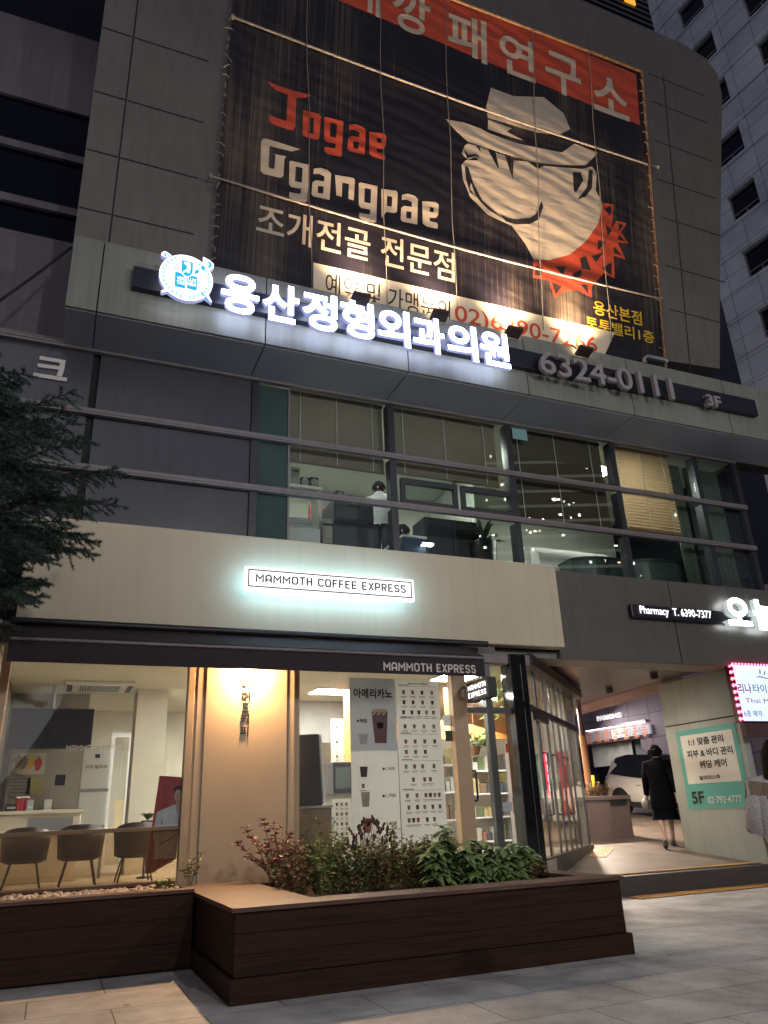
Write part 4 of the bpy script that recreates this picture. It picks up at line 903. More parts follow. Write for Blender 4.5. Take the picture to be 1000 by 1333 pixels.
# desk screens, dark cupboard, plant tub and stacked boards in the next bays
a, b = AY(552, 672, 10.9), AY(622, 690, 10.9)
t = furn('dark_cupboard', 'tall dark cupboard standing behind the second office window', 'cupboard', ((a.x+b.x)/2, 11.2, OF))
f = MB(); f.box((a.x, 10.9, OF), (b.x, 11.4, AY(560, 673, 10.9).z)); f.build('body', M['blk_fabric'], t, bevel=.02)
f = MB(); f.box((a.x+.02, 10.88, OF+.1), ((a.x+b.x)/2-.01, 10.899, AY(560, 673, 10.9).z-.04)); f.box(((a.x+b.x)/2+.01, 10.88, OF+.1), (b.x-.02, 10.899, AY(560, 673, 10.9).z-.04)); f.build('door', M['black_metal'], t, bevel=.005)
a, b = AY(621, 700, 10.6), AY(652, 703, 10.6)
t = furn('plant_tub', 'tall dark tub holding a leafy plant by the second office window', 'plant pot', ((a.x+b.x)/2, 10.75, OF)); rr = (b.x-a.x)/2
f = MB(); f.lathe(((a.x+b.x)/2, 10.8, OF), [(rr*.75, 0), (rr, a.z-OF), (rr*.9, a.z-OF), (rr*.85, a.z-OF-.06)], 18); f.build('tub', M['black_metal'], t)
def leafblade(f, p, d, L, w, mi=0, droop=.3):
    d = Vector(d).normalized(); s = d.cross(Vector((0, 0, 1)));
    s = s.normalized() if s.length > .01 else Vector((1, 0, 0)); p = Vector(p); pts = []
    for k, q in enumerate((0, .35, .7, 1)):
        c = p+d*L*q-Vector((0, 0, droop*L*q*q)); ww = w*(.35, 1, .7, .02)[k]; pts += [c-s*ww, c+Vector((0, 0, ww*.25)), c+s*ww]
    f.add(pts, [(0, 1, 4, 3), (1, 2, 5, 4), (3, 4, 7, 6), (4, 5, 8, 7), (6, 7, 10, 9), (7, 8, 11, 10)], mi)
opl = mat('office plant leaf', (.10, .16, .11), .4, var=.3, scale=8)
f = MB(); cx = (a.x+b.x)/2
for k in range(26): an = k*2.4; leafblade(f, (cx+.02*math.cos(an), 10.8, a.z-.03), (math.cos(an)*.8, math.sin(an)*.5, random.uniform(.6, 1.6)), random.uniform(.45, .95), .045, 0, .5)
pl = thing('office_plant', (cx, 10.8, a.z-.05), 'long bladed green plant growing in the dark tub', 'plant'); f.build('foliage', opl, pl)
f = MB(); f.tube([(cx, 10.8, a.z-.08), (cx, 10.8, a.z+.1)], .03, 6); f.build('stem', opl, pl)
# window sill clutter of the third and fourth bay: boards and rounded counter
for i, (p0, p1, pt, lab) in enumerate(((752, 826, 727, 'dark teal rounded counter standing under the dark blind'), (826, 908, 730, 'dark teal rounded counter standing under the bright tan blind'))):
    a, b = AY(p0, pt, 10.7), AY(p1, pt+6, 10.7); zt = a.z+.02
    t = furn('reception_counter', lab, 'counter', ((a.x+b.x)/2, 10.8, OF), 'rounded counters in the office')
    f = MB(); n = 14; pts = [(a.x+(b.x-a.x)*k/n, 10.66+.25*(abs(2*k/n-1))**3) for k in range(n+1)]
    f.slab([(x, y, OF) for x, y in pts]+[(x, y+.35, OF) for x, y in pts[::-1]], (0, 0, zt-OF)); f.build('front', mat('dark teal counter', (.05, .075, .075), .3), t)
    f = MB(); f.slab([(x, y-.02, zt+.001) for x, y in pts]+[(x, y+.4, zt+.001) for x, y in pts[::-1]], (0, 0, .05)); f.build('top', M['frame_dark'], t)
a = AY(700, 712, 11.4); b = AY(808, 720, 11.4)
f = MB()
for k in range(6): f.box((a.x+.05*k, 11.4+.12*k, OF), (b.x+.02*k, 11.42+.12*k, a.z-.12+.07*k))
tag(f.build('leaning_boards', M['white_paint'], at=(a.x+.8, 11.6, OF), bevel=.003), 'bundle of pale boards standing behind the rounded counters', 'boards')
a = AY(521, 690, 10.9); 
t = furn('office_desk', 'blue draped desk at the second office window with a bright lamp', 'desk', (a.x, 11, OF))
zd_ = AY(530, 700, 10.9).z
f = MB(); f.box((AY(519, 700, 10.9).x, 10.75, zd_-.04), (AY(551, 700, 10.9).x, 11.6, zd_)); f.build('top', M['white_paint'], t, bevel=.008)
f = MB(); f.box((AY(519, 700, 10.9).x+.02, 10.78, OF), (AY(551, 700, 10.9).x-.02, 10.80, zd_-.041)); f.build('panel', mat('blue cloth', (.03, .07, .14), .6), t)
dl = AY(556, 706, 10.7)
t = furn('desk_lamp', 'small bright desk lamp near the sill of the second office window', 'lamp', (dl.x, 10.7, dl.z-.2)); zb = dl.z-.25
f = MB(); f.lathe((dl.x, 10.7, OF), [(.1, 0), (.1, .02), (.012, .03), (.012, dl.z-OF-.05)], 12); f.build('stand', M['black_metal'], t)
f = MB(); f.box((dl.x-.11, 10.66, dl.z-.05), (dl.x+.11, 10.76, dl.z-.02)); f.build('head', M['white_paint'], t, bevel=.01)
f = MB(); f.box((dl.x-.10, 10.655, dl.z-.048), (dl.x+.10, 10.659, dl.z-.022)); f.box((dl.x-.1, 10.66, dl.z-.056), (dl.x+.1, 10.75, dl.z-.051)); f.build('tube', emit('desk lamp tube', (1, 1, .9), 4), t)

# small things along the sill
def bottle(px, py, Y, c, label):
    b_ = AY(px, py, Y); t_ = thing('bottle', (b_.x, Y, b_.z), label, 'bottle'); f = MB(); f.lathe((b_.x, Y, b_.z), [(.045, 0), (.05, .02), (.05, .16), (.02, .21), (.018, .24)], 14); f.build('body', mat(label[:14], c, .3), t_)
    f = MB(); f.lathe((b_.x, Y, b_.z+.241), [(.022, 0), (.022, .03)], 12); f.build('cap', M['white_paint'], t_)
zlow = AY(395, 693, 10.75).z
f = MB(); f.box((2.62, 10.55, OF), (AY(412, 693, 10.75).x, 11.0, zlow)); tag(f.build('low_cabinet', M['white_paint'], at=(2.9, 10.8, OF), bevel=.008), 'low white cabinet under the side shelf, carrying rolled sheets', 'cabinet')
for k, (p0, p1, dz) in enumerate(((378, 407, .06), (376, 412, -.045))):
    a, b = AY(p0, 690, 10.7), AY(p1, 694, 10.7); z = zlow+.06+(.11 if k == 0 else 0); f = MB(); f.tube([(a.x, 10.72, z), (b.x, 10.72, z)], .055, 12); tag(f.build('paper_roll', M['paper_grey'], at=(a.x, 10.72, z)), ('upper pale paper roll on the low white cabinet', 'lower pale paper roll on the low white cabinet')[k], 'roll')
bx0 = AY(378, 684, 10.95); t_ = thing('bottle', (2.72, 10.92, zlow), 'orange bottle standing behind the paper rolls at the first office window', 'bottle'); f = MB(); f.lathe((2.72, 10.92, zlow+.001), [(.05, 0), (.055, .02), (.055, .28), (.02, .36), (.018, .40)], 14); f.build('body', mat('orange bottle', (.55, .22, .04), .3), t_); f = MB(); f.lathe((2.72, 10.92, zlow+.402), [(.022, 0), (.022, .03)], 12); f.build('cap', M['white_paint'], t_)
c0 = AY(412, 648, 11.0); f = MB(); f.tube([(c0.x, 11.02, c0.z), (c0.x+.03, 11.03, c0.z-.25), (c0.x-.1, 11.0, c0.z-.45), (c0.x-.35, 10.95, c0.z-.55)], .006, 5); f.tube([(c0.x+.01, 11.02, c0.z), (c0.x+.06, 11.03, c0.z-.4), (c0.x-.02, 11.0, c0.z-.65)], .006, 5)
tag(f.build('hanging_cable', M['black_metal'], at=c0), 'thin black cables hanging from the right end of the side shelf', 'cable')
f = MB()
for k in range(5): f.box((g0+.05+.004*k, 10.86, gz+.002+.012*k), (g0+.14, 11.1, gz+.012+.012*k))
tag(f.build('paper_stack', M['paper'], at=(g0+.1, 11, gz)), 'small stack of white papers on the left end of the copier', 'papers')

# ================================================================ people
def person(name_loc, joints, radii, edges, m, label, parts=(), sub=2):
    """one continuous body grown over a skeleton; joints in world space"""
    t = thing('person', name_loc, label, 'person')
    def skin(nm, J, Rd, E, mt):
        me = bpy.data.meshes.new('skeleton'); idx = {k: i for i, k in enumerate(J)}
        me.from_pydata([tuple(Vector(J[k])) for k in J], [(idx[a], idx[b]) for a, b in E], [])
        o = bpy.data.objects.new('skeleton', me); C.objects.link(o)
        sk = o.modifiers.new('skin', 'SKIN'); sk.use_smooth_shade = True
        for k in J:
            r = Rd[k]; r = r if isinstance(r, tuple) else (r, r)
            me.skin_vertices[0].data[idx[k]].radius = r
        me.skin_vertices[0].data[0].use_root = True
        su = o.modifiers.new('sub', 'SUBSURF'); su.levels = sub; su.render_levels = sub
        bpy.context.view_layer.update()
        ev = o.evaluated_get(bpy.context.evaluated_depsgraph_get()); m2 = ev.to_mesh()
        f = MB(); f.add([v.co.copy() for v in m2.vertices], [tuple(p.vertices) for p in m2.polygons], 0, True)
        ev.to_mesh_clear(); bpy.data.objects.remove(o)
        return f.build(nm, mt, t)
    skin('body', joints, radii, edges, m)
    for p in parts:
        if p[0] == 'skin': skin(*p[1:])
        else: p[1](t)
    return t
skinm = mat('skin', (.50, .32, .23), .5, var=.06, scale=10)
hair = mat('black hair', (.006, .005, .005), .7, var=.3, scale=40, stretch=(1, 1, .2), spec=.12)
def standing(base, face, h, m_body, m_top, m_leg, label, stride=.12, arms=None, coat=None, hairlen=.0, bun=False, skin_legs=True, shoes=None, bag=None, bend=False):
    """base: point between the feet; face: unit direction the person walks towards"""
    b = Vector(base); d = Vector(face).normalized(); s = Vector((d.y, -d.x, 0)); u = Vector((0, 0, 1)); k = h/1.65
    def at(f_, r_, z): return b+d*f_*k+s*r_*k+u*z*k
    J = {'pelvis': at(0, 0, .88), 'waist': at(0, 0, 1.02), 'chest': at(.02, 0, 1.22), 'neckb': at(.03, 0, 1.37), 'neck': at(.05, 0, 1.44), 'head': at(.07, 0, 1.52), 'crown': at(.07, 0, 1.60), 'face': at(.125, 0, 1.50)}
    Rd = {'pelvis': (.145, .11), 'waist': (.12, .095), 'chest': (.145, .10), 'neckb': (.07, .06), 'neck': .048, 'head': (.078, .088), 'crown': (.062, .07), 'face': .045}
    E = [('pelvis', 'waist'), ('waist', 'chest'), ('chest', 'neckb'), ('neckb', 'neck'), ('neck', 'head'), ('head', 'crown'), ('head', 'face')]
    for sg, nm in ((1, 'r'), (-1, 'l')):
        st = stride*sg
        J.update({'sh'+nm: at(.02, .165*sg, 1.345), 'el'+nm: at(-.03-st*.5, .225*sg, 1.08), 'wr'+nm: at(.20, .17*sg, 1.10) if bend else at(.07-st*.8, .23*sg, .86), 'hip'+nm: at(0, .085*sg, .83), 'kn'+nm: at(.04+st*.6, .085*sg, .47), 'an'+nm: at(-.02+st*1.2, .075*sg, .09 if sg > 0 else .12), 'toe'+nm: at(.14+st*1.2, .08*sg, .035 if sg > 0 else .03)})
        Rd.update({'sh'+nm: .062, 'el'+nm: .044, 'wr'+nm: .028, 'hip'+nm: .09, 'kn'+nm: .054, 'an'+nm: .036, 'toe'+nm: .032})
        E += [('neckb', 'sh'+nm), ('sh'+nm, 'el'+nm), ('el'+nm, 'wr'+nm), ('pelvis', 'hip'+nm), ('hip'+nm, 'kn'+nm), ('kn'+nm, 'an'+nm), ('an'+nm, 'toe'+nm)]
        # hand: palm, four fingers and a thumb
        w = J['wr'+nm]; dn = (J['wr'+nm]-J['el'+nm]).normalized()
        J['pm'+nm] = w+dn*.06*k; Rd['pm'+nm] = (.032, .018); E.append(('wr'+nm, 'pm'+nm))
        for q in range(4):
            r0_ = J['pm'+nm]+d*(.027-.018*q)*k+dn*.03*k; L = (.06, .07, .066, .05)[q]
            J['f%d%s' % (q, nm)] = r0_; J['g%d%s' % (q, nm)] = r0_+dn*L*k*.6-s*sg*.008; J['h%d%s' % (q, nm)] = r0_+dn*L*k-s*sg*.025
            Rd['f%d%s' % (q, nm)] = .010; Rd['g%d%s' % (q, nm)] = .009; Rd['h%d%s' % (q, nm)] = .007
            E += [('pm'+nm, 'f%d%s' % (q, nm)), ('f%d%s' % (q, nm), 'g%d%s' % (q, nm)), ('g%d%s' % (q, nm), 'h%d%s' % (q, nm))]
        J['t1'+nm] = w+dn*.03*k+d*.038*k; J['t2'+nm] = w+dn*.075*k+d*.052*k; Rd['t1'+nm] = .012; Rd['t2'+nm] = .009; E += [('wr'+nm, 't1'+nm), ('t1'+nm, 't2'+nm)]
    for q in Rd: r = Rd[q]; Rd[q] = tuple(x*k for x in r) if isinstance(r, tuple) else r*k
    def hairf(t):
        f = MB(); c = J['head']+u*.035*k-d*.012*k
        f.ball(c, .108*k, 16, sc=(1, 1, 1.08))
        for g in range(90):                                  # locks
            a = random.uniform(0, 6.283); e = random.uniform(.1, 1.4)
            p0 = c+Vector((math.cos(a)*math.sin(e), math.sin(a)*math.sin(e), math.cos(e)*1.08))*.104*k
            L = (.10+hairlen)*k*random.uniform(.7, 1.1)
            if (p0-c).dot(d) > .055*k: L = .05*k
            p1 = p0+Vector((math.cos(a)*.02, math.sin(a)*.02, -L*.5)); p2 = p0+Vector((math.cos(a)*.012, math.sin(a)*.012, -L))
            f.tube([p0, p1, p2], [.013*k, .012*k, .004*k], 5)
        if hairlen > .1: f.lathe(c-d*.03*k-u*.34*k, [(.10*k, 0), (.125*k, .10*k), (.122*k, .25*k), (.112*k, .36*k), (.06*k, .44*k)], 16)
        if bun: f.ball(c-d*.10*k+u*.01, .045*k, 10)
        f.build('hair', hair, t)
    def facef(t):
        f = MB(); hd = J['head']; fr = hd+d*.095*k
        for sg in (1, -1): f.ball(fr+s*.032*sg*k+u*.005*k-d*.012*k, .011*k, 8)
        f.build('eyes', M['ink'], t)
        f = MB(); f.tube([fr+u*.01*k, fr+d*.022*k-u*.03*k], [.009*k, .014*k], 6)
        for sg in ((1, -1) if hairlen < .1 else ()): f.ball(hd+s*.083*sg*k-u*.005*k+d*.005*k, .024*k, 8, sc=(.5, .8, 1.2))
        f.build('nose_and_ears', skinm, t)
        f = MB(); f.tube([fr-u*.055*k-s*.022*k-d*.006, fr-u*.057*k, fr-u*.055*k+s*.022*k-d*.006], .005*k, 5); f.build('mouth', mat('lips', (.35, .12, .10), .5), t)
    parts = [('f', hairf), ('f', facef)]
    def rings(nm, m, rows, n=20, fold=.0, seed=1):
        def go(t):
            f = MB(); vs = []; rnd = random.Random(seed); ph = rnd.uniform(0, 6)
            for (z, rx, ry, fo) in rows:
                for j in range(n):
                    a = 2*math.pi*j/n; w = 1+fold*math.sin(a*5+ph+z*2)+fold*.5*math.sin(a*9-z*3)
                    vs.append(b+u*z*k+s*math.cos(a)*rx*w*k+d*(math.sin(a)*ry*w+fo)*k)
            f.add(vs, [(i*n+j, i*n+(j+1) % n, (i+1)*n+(j+1) % n, (i+1)*n+j) for i in range(len(rows)-1) for j in range(n)], 0, True)
            f.build(nm, m, t)
        return ('f', go)
    def sleeves(m, nm, rad=1.45, hi=.98):
        def go(t):
            for sg in ('r', 'l'):
                f = MB(); a_, e_, w_ = J['sh'+sg], J['el'+sg], J['wr'+sg]
                f.tube([a_+u*.03*k-(a_-J['chest'])*.25, a_, a_.lerp(e_, .5), e_, e_.lerp(w_, .5), e_.lerp(w_, hi)], [.07*k*rad/1.3, .068*k*rad, .060*k*rad, .054*k*rad, .050*k*rad, .047*k*rad], 12)
                f.build('sleeve', m, t)
        return ('f', go)
    if coat:
        parts.append(rings('coat', coat, [(.62, .225, .17, -.01), (.72, .222, .168, -.01), (.86, .205, .16, -.005), (1.02, .18, .145, 0), (1.2, .205, .15, .01), (1.31, .222, .135, .02), (1.37, .19, .115, .025), (1.41, .11, .085, .035), (1.45, .062, .06, .045)], fold=.035)); parts.append(sleeves(coat, 'sleeve', 1.25))
        parts.append(rings('skirt', m_leg, [(.44, .225, .19, -.02), (.55, .205, .165, -.01), (.70, .18, .14, 0)], fold=.05, seed=3))
    else:
        parts.append(rings('top', m_top, [(.80, .20, .16, 0), (.95, .195, .155, 0), (1.1, .205, .155, .01), (1.28, .235, .15, .02), (1.36, .20, .12, .03), (1.41, .11, .09, .04), (1.45, .065, .065, .045)], fold=.05)); parts.append(sleeves(m_top, 'sleeve', 1.45, .9))
        def trousers(t):
            for sg in ('r', 'l'):
                f = MB(); f.tube([J['hip'+sg]+u*.10*k, J['hip'+sg], J['kn'+sg], J['an'+sg]+u*.02], [.115*k, .11*k, .085*k, .07*k], 14); f.build('trouser_leg', m_leg, t)
        parts.append(('f', trousers))
    def shoef(t):
        for sg in ('r', 'l'):
            f = MB(); a_, q_ = J['an'+sg], J['toe'+sg]; f.tube([a_-d*.05*k-u*.02*k, a_-u*.03*k, a_.lerp(q_, .5)-u*.005, q_, q_+d*.04*k-u*.006], [.036*k, .044*k, .044*k, .040*k, .018*k], 10); f.build('shoe', M['black_metal'], t)
    parts.append(('f', shoef))
    return person(base, J, Rd, E, m_body, label, parts), J, d, s, k
M['black_coat'] = mat('black coat cloth', (.0045, .0045, .006), .9, var=.3, scale=20, spec=.06)
fy = 11.9
fp = AY(873, 1104, fy); fp.z = ramp_z(fy)
for q in range(40):                                   # walk out along the sight line until the foot meets the ramp
    yy = 10.4+q*.08; p = AY(873, 1104, yy)
    if p.z <= ramp_z(yy): fp = Vector((p.x, yy, ramp_z(yy))); break
PH = (AY(870, 974, fp.y).z-fp.z)
wk = Vector((.62, .78, 0))
pw_, J_, d_, s_, k_ = standing(tuple(fp), wk, PH*1.03, skinm, M['black_coat'], M['black_coat'], 'person walking away through the passage in a black coat and skirt, dark hair tied up', .24, coat=M['black_coat'], bun=True)
hb = J_['wrl']-s_*.05+Vector((0, 0, -.16))
bg_ = thing('hand_bag', tuple(hb-Vector((0, 0, .14))), 'small pale grey bag held by the person in the black coat', 'bag')
f = MB(); f.ball(hb-Vector((0, 0, .02)), .12, 12, sc=(.6, .9, 1.0)); f.build('pouch', mat('pale grey bag', (.22, .21, .19), .6, var=.3, scale=12), bg_)
f = MB(); f.tube([hb+Vector((0, 0, .07))-d_*.06, hb+Vector((0, 0, .17)), hb+Vector((0, 0, .07))+d_*.06], .008, 6); f.build('strap', M['black_metal'], bg_)
# person at the right edge of the frame
patch = bpy.data.materials.new('patchwork fleece'); patch.use_nodes = True
n, l = patch.node_tree.nodes, patch.node_tree.links; p_ = n['Principled BSDF']; tc = n.new('ShaderNodeTexCoord'); vo = n.new('ShaderNodeTexVoronoi'); vo.inputs['Scale'].default_value = 9; l.new(tc.outputs['Object'], vo.inputs['Vector'])
sp = n.new('ShaderNodeSeparateColor'); l.new(vo.outputs['Color'], sp.inputs[0]); rp_ = n.new('ShaderNodeValToRGB'); rp_.color_ramp.interpolation = 'CONSTANT'
rp_.color_ramp.elements[0].color = (.62, .60, .58, 1); rp_.color_ramp.elements[1].position = .56; rp_.color_ramp.elements[1].color = (.20, .15, .11, 1)
for q, cc in ((.68, (.07, .045, .035, 1)), (.75, (.30, .23, .16, 1)), (.88, (.6, .58, .56, 1))): e_ = rp_.color_ramp.elements.new(q); e_.color = cc
l.new(sp.outputs[0], rp_.inputs[0]); l.new(rp_.outputs[0], p_.inputs['Base Color']); p_.inputs['Roughness'].default_value = .95
nb = n.new('ShaderNodeTexNoise'); nb.inputs['Scale'].default_value = 70; l.new(tc.outputs['Object'], nb.inputs['Vector']); bb = n.new('ShaderNodeBump'); bb.inputs['Strength'].default_value = 1; bb.inputs['Distance'].default_value = .02; l.new(nb.outputs['Fac'], bb.inputs['Height']); l.new(bb.outputs[0], p_.inputs['Normal'])
p2 = AY(1007, 958, 4.1)
h2 = 1.66
fb = Vector((p2.x, 4.1, 0))
hh2 = p2.z-0.0
standing((fb.x, fb.y, 0), (.75, .55, 0), min(1.75, hh2*.985), skinm, patch, mat('dark trousers', (.012, .012, .016), .8), 'person at the right edge in a fluffy white and brown patchwork jacket, long black hair', .06, hairlen=.2, bend=True)
# two people in the office
sh_w = mat('grey office shirt', (.25, .26, .27), .8); 
for (px, py, Y, lab, mt) in ((494, 632, 11.7, 'person with dark hair bending over the copier in the first office window', sh_w), (525, 688, 11.4, 'person in a pale top seated low at the blue desk in the second office window', mat('pale top', (.42, .40, .38), .8))):
    hp_ = AY(px, py, Y); hgt = 1.66
    standing((hp_.x, Y, hp_.z-1.6), (-.5, -.8, 0), 1.64, skinm, mt, mat('dark trousers', (.012, .012, .016), .8), lab, .02)
# ================================================================ planters
def planked(mb, x0, x1, y0, y1, z0, z1, face, rows=4):
    """boards laid on a face with a gap between them"""
    h = (z1-z0)/rows
    for k in range(rows):
        a, b = z0+k*h+.001, z0+(k+1)*h-.001; j = random.uniform(0, .003)
        mb.box((x0, y0-j, a), (x1, y1, b)) if face == 'y' else mb.box((x0-j, y0, a), (x1, y1, b))
PX0, PX1, PY0, PY1, PZ = 1.39, 4.98, 6.42, 9.1, .60
rpl = thing('wood_planter', (3.2, 7.5, 0), 'large dark plank planter in front of the coffee shop, full of shrubs', 'planter')
f = MB(); planked(f, PX0, PX1, PY0, PY0+.03, .17, PZ, 'y', 3); planked(f, PX0, PX0+.03, PY0+.031, PY1, .17, PZ, 'x', 3); planked(f, PX1-.03, PX1, PY0+.031, PY1, .17, PZ, 'x', 3); f.box((PX0, PY1, 0), (PX1, PY1+.03, PZ))
f.box((PX0+.035, PY0+.035, 0), (PX1-.035, PY1-.002, PZ-.06)); f.build('side_boards', M['wood_dark'], rpl, bevel=.002, seg=1)
f = MB(); f.box((PX0-.035, PY0-.04, 0), (PX1+.035, PY0-.001, .168)); f.box((PX0-.035, PY0, 0), (PX0-.001, PY1, .168)); f.box((PX1+.001, PY0, 0), (PX1+.035, PY1, .168)); f.build('base_board', M['wood_dark'], rpl, bevel=.006)
f = MB()
f.box((PX0-.03, PY0+.372, PZ+.001), (PX0+.712, PY1+.03, PZ+.034))
f.box((PX0-.03, PY0-.03, PZ+.001), (PX1+.03, PY0+.368, PZ+.034))
f.box((PX1-.2, PY0+.37, PZ+.001), (PX1+.03, PY1+.03, PZ+.034)); f.build('cap_boards', M['wood_cap'], rpl, bevel=.004)
f = MB(); n_ = 24; sx0_, sx1_, sy0_, sy1_ = PX0+.72, PX1-.2, PY0+.37, PY1
vs = [(sx0_+(sx1_-sx0_)*i/n_, sy0_+(sy1_-sy0_)*j/n_, PZ-.055+random.uniform(-.02, .03)) for j in range(n_+1) for i in range(n_+1)]
f.add(vs, [(j*(n_+1)+i, j*(n_+1)+i+1, (j+1)*(n_+1)+i+1, (j+1)*(n_+1)+i) for j in range(n_) for i in range(n_)], 0, True); f.build('soil', mat('dark soil', (.05, .032, .02), .95, var=.4, scale=30, bump=.6, bscale=60), rpl)
lpl = thing('wood_planter', (-.8, 8.7, 0), 'low dark plank planter of pale pebbles under the left shop window', 'planter')
LZ = .635
f = MB(); planked(f, -4.5, PX0-.04, 8.09, 8.12, .02, LZ, 'y', 3); f.box((-4.5, 8.125, 0), (PX0-.04, 9.5, LZ-.10)); f.box((-4.5, 9.5, 0), (PX0-.04, 9.53, LZ)); f.build('side_boards', M['wood_dark'], lpl, bevel=.003, seg=1)
f = MB(); f.box((-4.5, 8.06, LZ+.001), (PX0-.04, 8.30, LZ+.033)); f.box((-4.5, 9.36, LZ+.001), (PX0-.04, 9.55, LZ+.033)); f.build('cap_boards', M['wood_cap'], lpl, bevel=.004)
f = MB()
for k in range(1500):
    x = random.uniform(-1.4, PX0-.06); y = 8.32+1.03*random.random()**1.3; r = random.uniform(.016, .036)
    f.ball((x, y, LZ-.035+random.uniform(-.012, .02)+r*.4), r, 6, sc=(random.uniform(.8, 1.4), random.uniform(.8, 1.3), .7))
f.box((-4.4, 8.31, LZ-.1), (PX0-.05, 9.35, LZ-.06))
tag(f.build('pebbles', mat('pale pebble', (.46, .36, .26), .6, var=.35, scale=9), at=(0, 8.8, LZ-.06)), kind='stuff')

# ================================================================ plants
def leaf(f, p, d, L, w, mi=0, cup=.25):
    p = Vector(p); d = Vector(d).normalized(); s = d.cross(Vector((random.uniform(-1, 1), random.uniform(-1, 1), random.uniform(.2, 1.2))))
    if s.length < .01: s = Vector((1, 0, 0))
    s.normalize(); nn = s.cross(d)
    f.add([p, p+d*L*.45-s*w+nn*cup*w, p+d*L, p+d*L*.45+s*w+nn*cup*w, p+d*L*.5-nn*cup*w*.3], [(0, 1, 4), (1, 2, 4), (2, 3, 4), (3, 0, 4)], mi)
def lm(name, c, v=.35): return mat(name, c, .5, var=v, scale=14, spec=.35)
LG1, LG2, LG3 = lm('olive leaf', (.21, .22, .065)), lm('dark green leaf', (.085, .13, .045)), lm('fresh green leaf', (.18, .27, .085))
LR1, LB1, LPK = lm('russet leaf', (.17, .08, .04)), lm('dry brown leaf', (.15, .09, .045)), lm('pinkish leaf', (.40, .20, .16))
STM = lm('woody stem', (.12, .075, .035))
def low_shrub(x, y, w, h, mats, n, label, lsize=.04, seed=0, z=PZ-.05):
    rnd = random.Random(seed); t = thing('shrub', (x, y, z), label, 'shrub', 'low shrubs in the plank planter')
    s = MB(); f = MB()
    for k in range(int(26*w/.5)):
        a = rnd.uniform(0, 6.283); r = w*.5*math.sqrt(rnd.random()); hh = h*rnd.uniform(.55, 1.08)*(1-.35*(r/(w*.5))**2)
        b0 = Vector((x+r*.5*math.cos(a), y+r*.45*math.sin(a), z)); b1 = Vector((x+r*math.cos(a)*1.05+rnd.uniform(-.03, .03), y+r*.8*math.sin(a), z+hh)); bm_ = b0.lerp(b1, .5)+Vector((rnd.uniform(-.02, .02), rnd.uniform(-.02, .02), .03))
        s.tube([b0, bm_, b1], [.005, .004, .002], 4)
        for q in range(int(n*1.9)):
            tt = rnd.uniform(.04, 1.03); p = b0.lerp(bm_, tt*2) if tt < .5 else bm_.lerp(b1, tt*2-1)
            aa = rnd.uniform(0, 6.283); leaf(f, p, (math.cos(aa), math.sin(aa), rnd.uniform(-.2, .9)), lsize*rnd.uniform(.45, 1.0), lsize*rnd.uniform(.15, .25), rnd.choices(range(len(mats)), [5, 3, 2][:len(mats)])[0])
    f.build('foliage', mats, t); s.build('stems', STM, t); return t
rowp = [(395, 1158), (432, 1155), (470, 1153), (505, 1150), (540, 1148), (575, 1146), (612, 1143), (650, 1142), (690, 1139)]
labs = ['low russet green shrub at the left end of the planted row', 'low olive green shrub right of the russet one, before the brown cabinet', 'low dark shrub in front of the brown seed heads', 'low brownish shrub right of the seed heads, under the first menu poster', 'low dark green shrub below the gap between the two menu posters', 'low olive and brown shrub under the second menu poster', 'low russet shrub below the broad leaved bush nearest the wooden door post', 'low dark shrub under the glass shop door', 'low brown and green shrub at the right end of the planted row']
for k, ((px, py), lb_) in enumerate(zip(rowp, labs)):
    p = AZ(px, py, PZ+.02); ms = [[LR1, LG1, LPK], [LG1, LG3, LG2], [LG2, LB1, LG1], [LB1, LG1, LR1], [LG2, LG1, LB1], [LG1, LB1, LG2], [LR1, LG2, LB1], [LG2, LG1, LR1], [LB1, LG2, LG1]][k]
    low_shrub(p.x, p.y+.16, .52, (.50, .54, .46, .42, .42, .38, .31, .29, .27)[k], ms, 24, lb_, .065, 10+k)
for k, (px, py, lb_) in enumerate(((375, 1145, 'back row shrub of pinkish twigs behind the russet shrub by the beige column'), (425, 1140, 'bright olive shrub in the back row before the brown cabinet'), (520, 1138, 'back row olive shrub beneath the first menu poster'), (565, 1134, 'back row dark shrub before the foot of the second menu poster'))):
    p = AZ(px, py, PZ+.02); low_shrub(p.x, p.y+.1, .55, (.60, .70, .56, .52)[k], [[LPK, LG1, LR1], [LG3, LG1, LG2], [LG1, LG2, LB1], [LG2, LG1, LB1]][k], 24, lb_, .06, 40+k)
# tall pinkish plant with whorls of leaves
p = AZ(362, 1150, PZ); t = thing('flowering_plant', (p.x, p.y, PZ-.05), 'tall loose plant with whorls of pinkish leaves before the beige column', 'plant')
f = MB(); s = MB(); rnd = random.Random(3)
for tx, ty in ((342, 1068), (356, 1074), (318, 1078), (309, 1098), (376, 1086), (330, 1092), (348, 1100), (322, 1116), (366, 1106), (384, 1108), (337, 1122), (360, 1122)):
    tip = AY(tx, ty, p.y+rnd.uniform(-.12, .12)); b0 = Vector((p.x+rnd.uniform(-.1, .1), p.y+rnd.uniform(-.06, .06), PZ-.05)); md = b0.lerp(tip, .55)+Vector((0, 0, .05)); s.tube([b0, md, tip], [.006, .005, .003], 5)
    for q in (1.0, .9, .78, .62, .45):
        c = md.lerp(tip, q*2-1) if q > .5 else b0.lerp(md, q*2)
        for j in range(9 if q > .7 else 5):
            a = j*6.283/8+rnd.uniform(-.3, .3); leaf(f, c, (math.cos(a), math.sin(a), rnd.uniform(-.1, .7)), rnd.uniform(.05, .085), rnd.uniform(.011, .017), rnd.choice((0, 0, 1)))
f.build('leaves', [LPK, LR1], t); s.build('stems', STM, t)
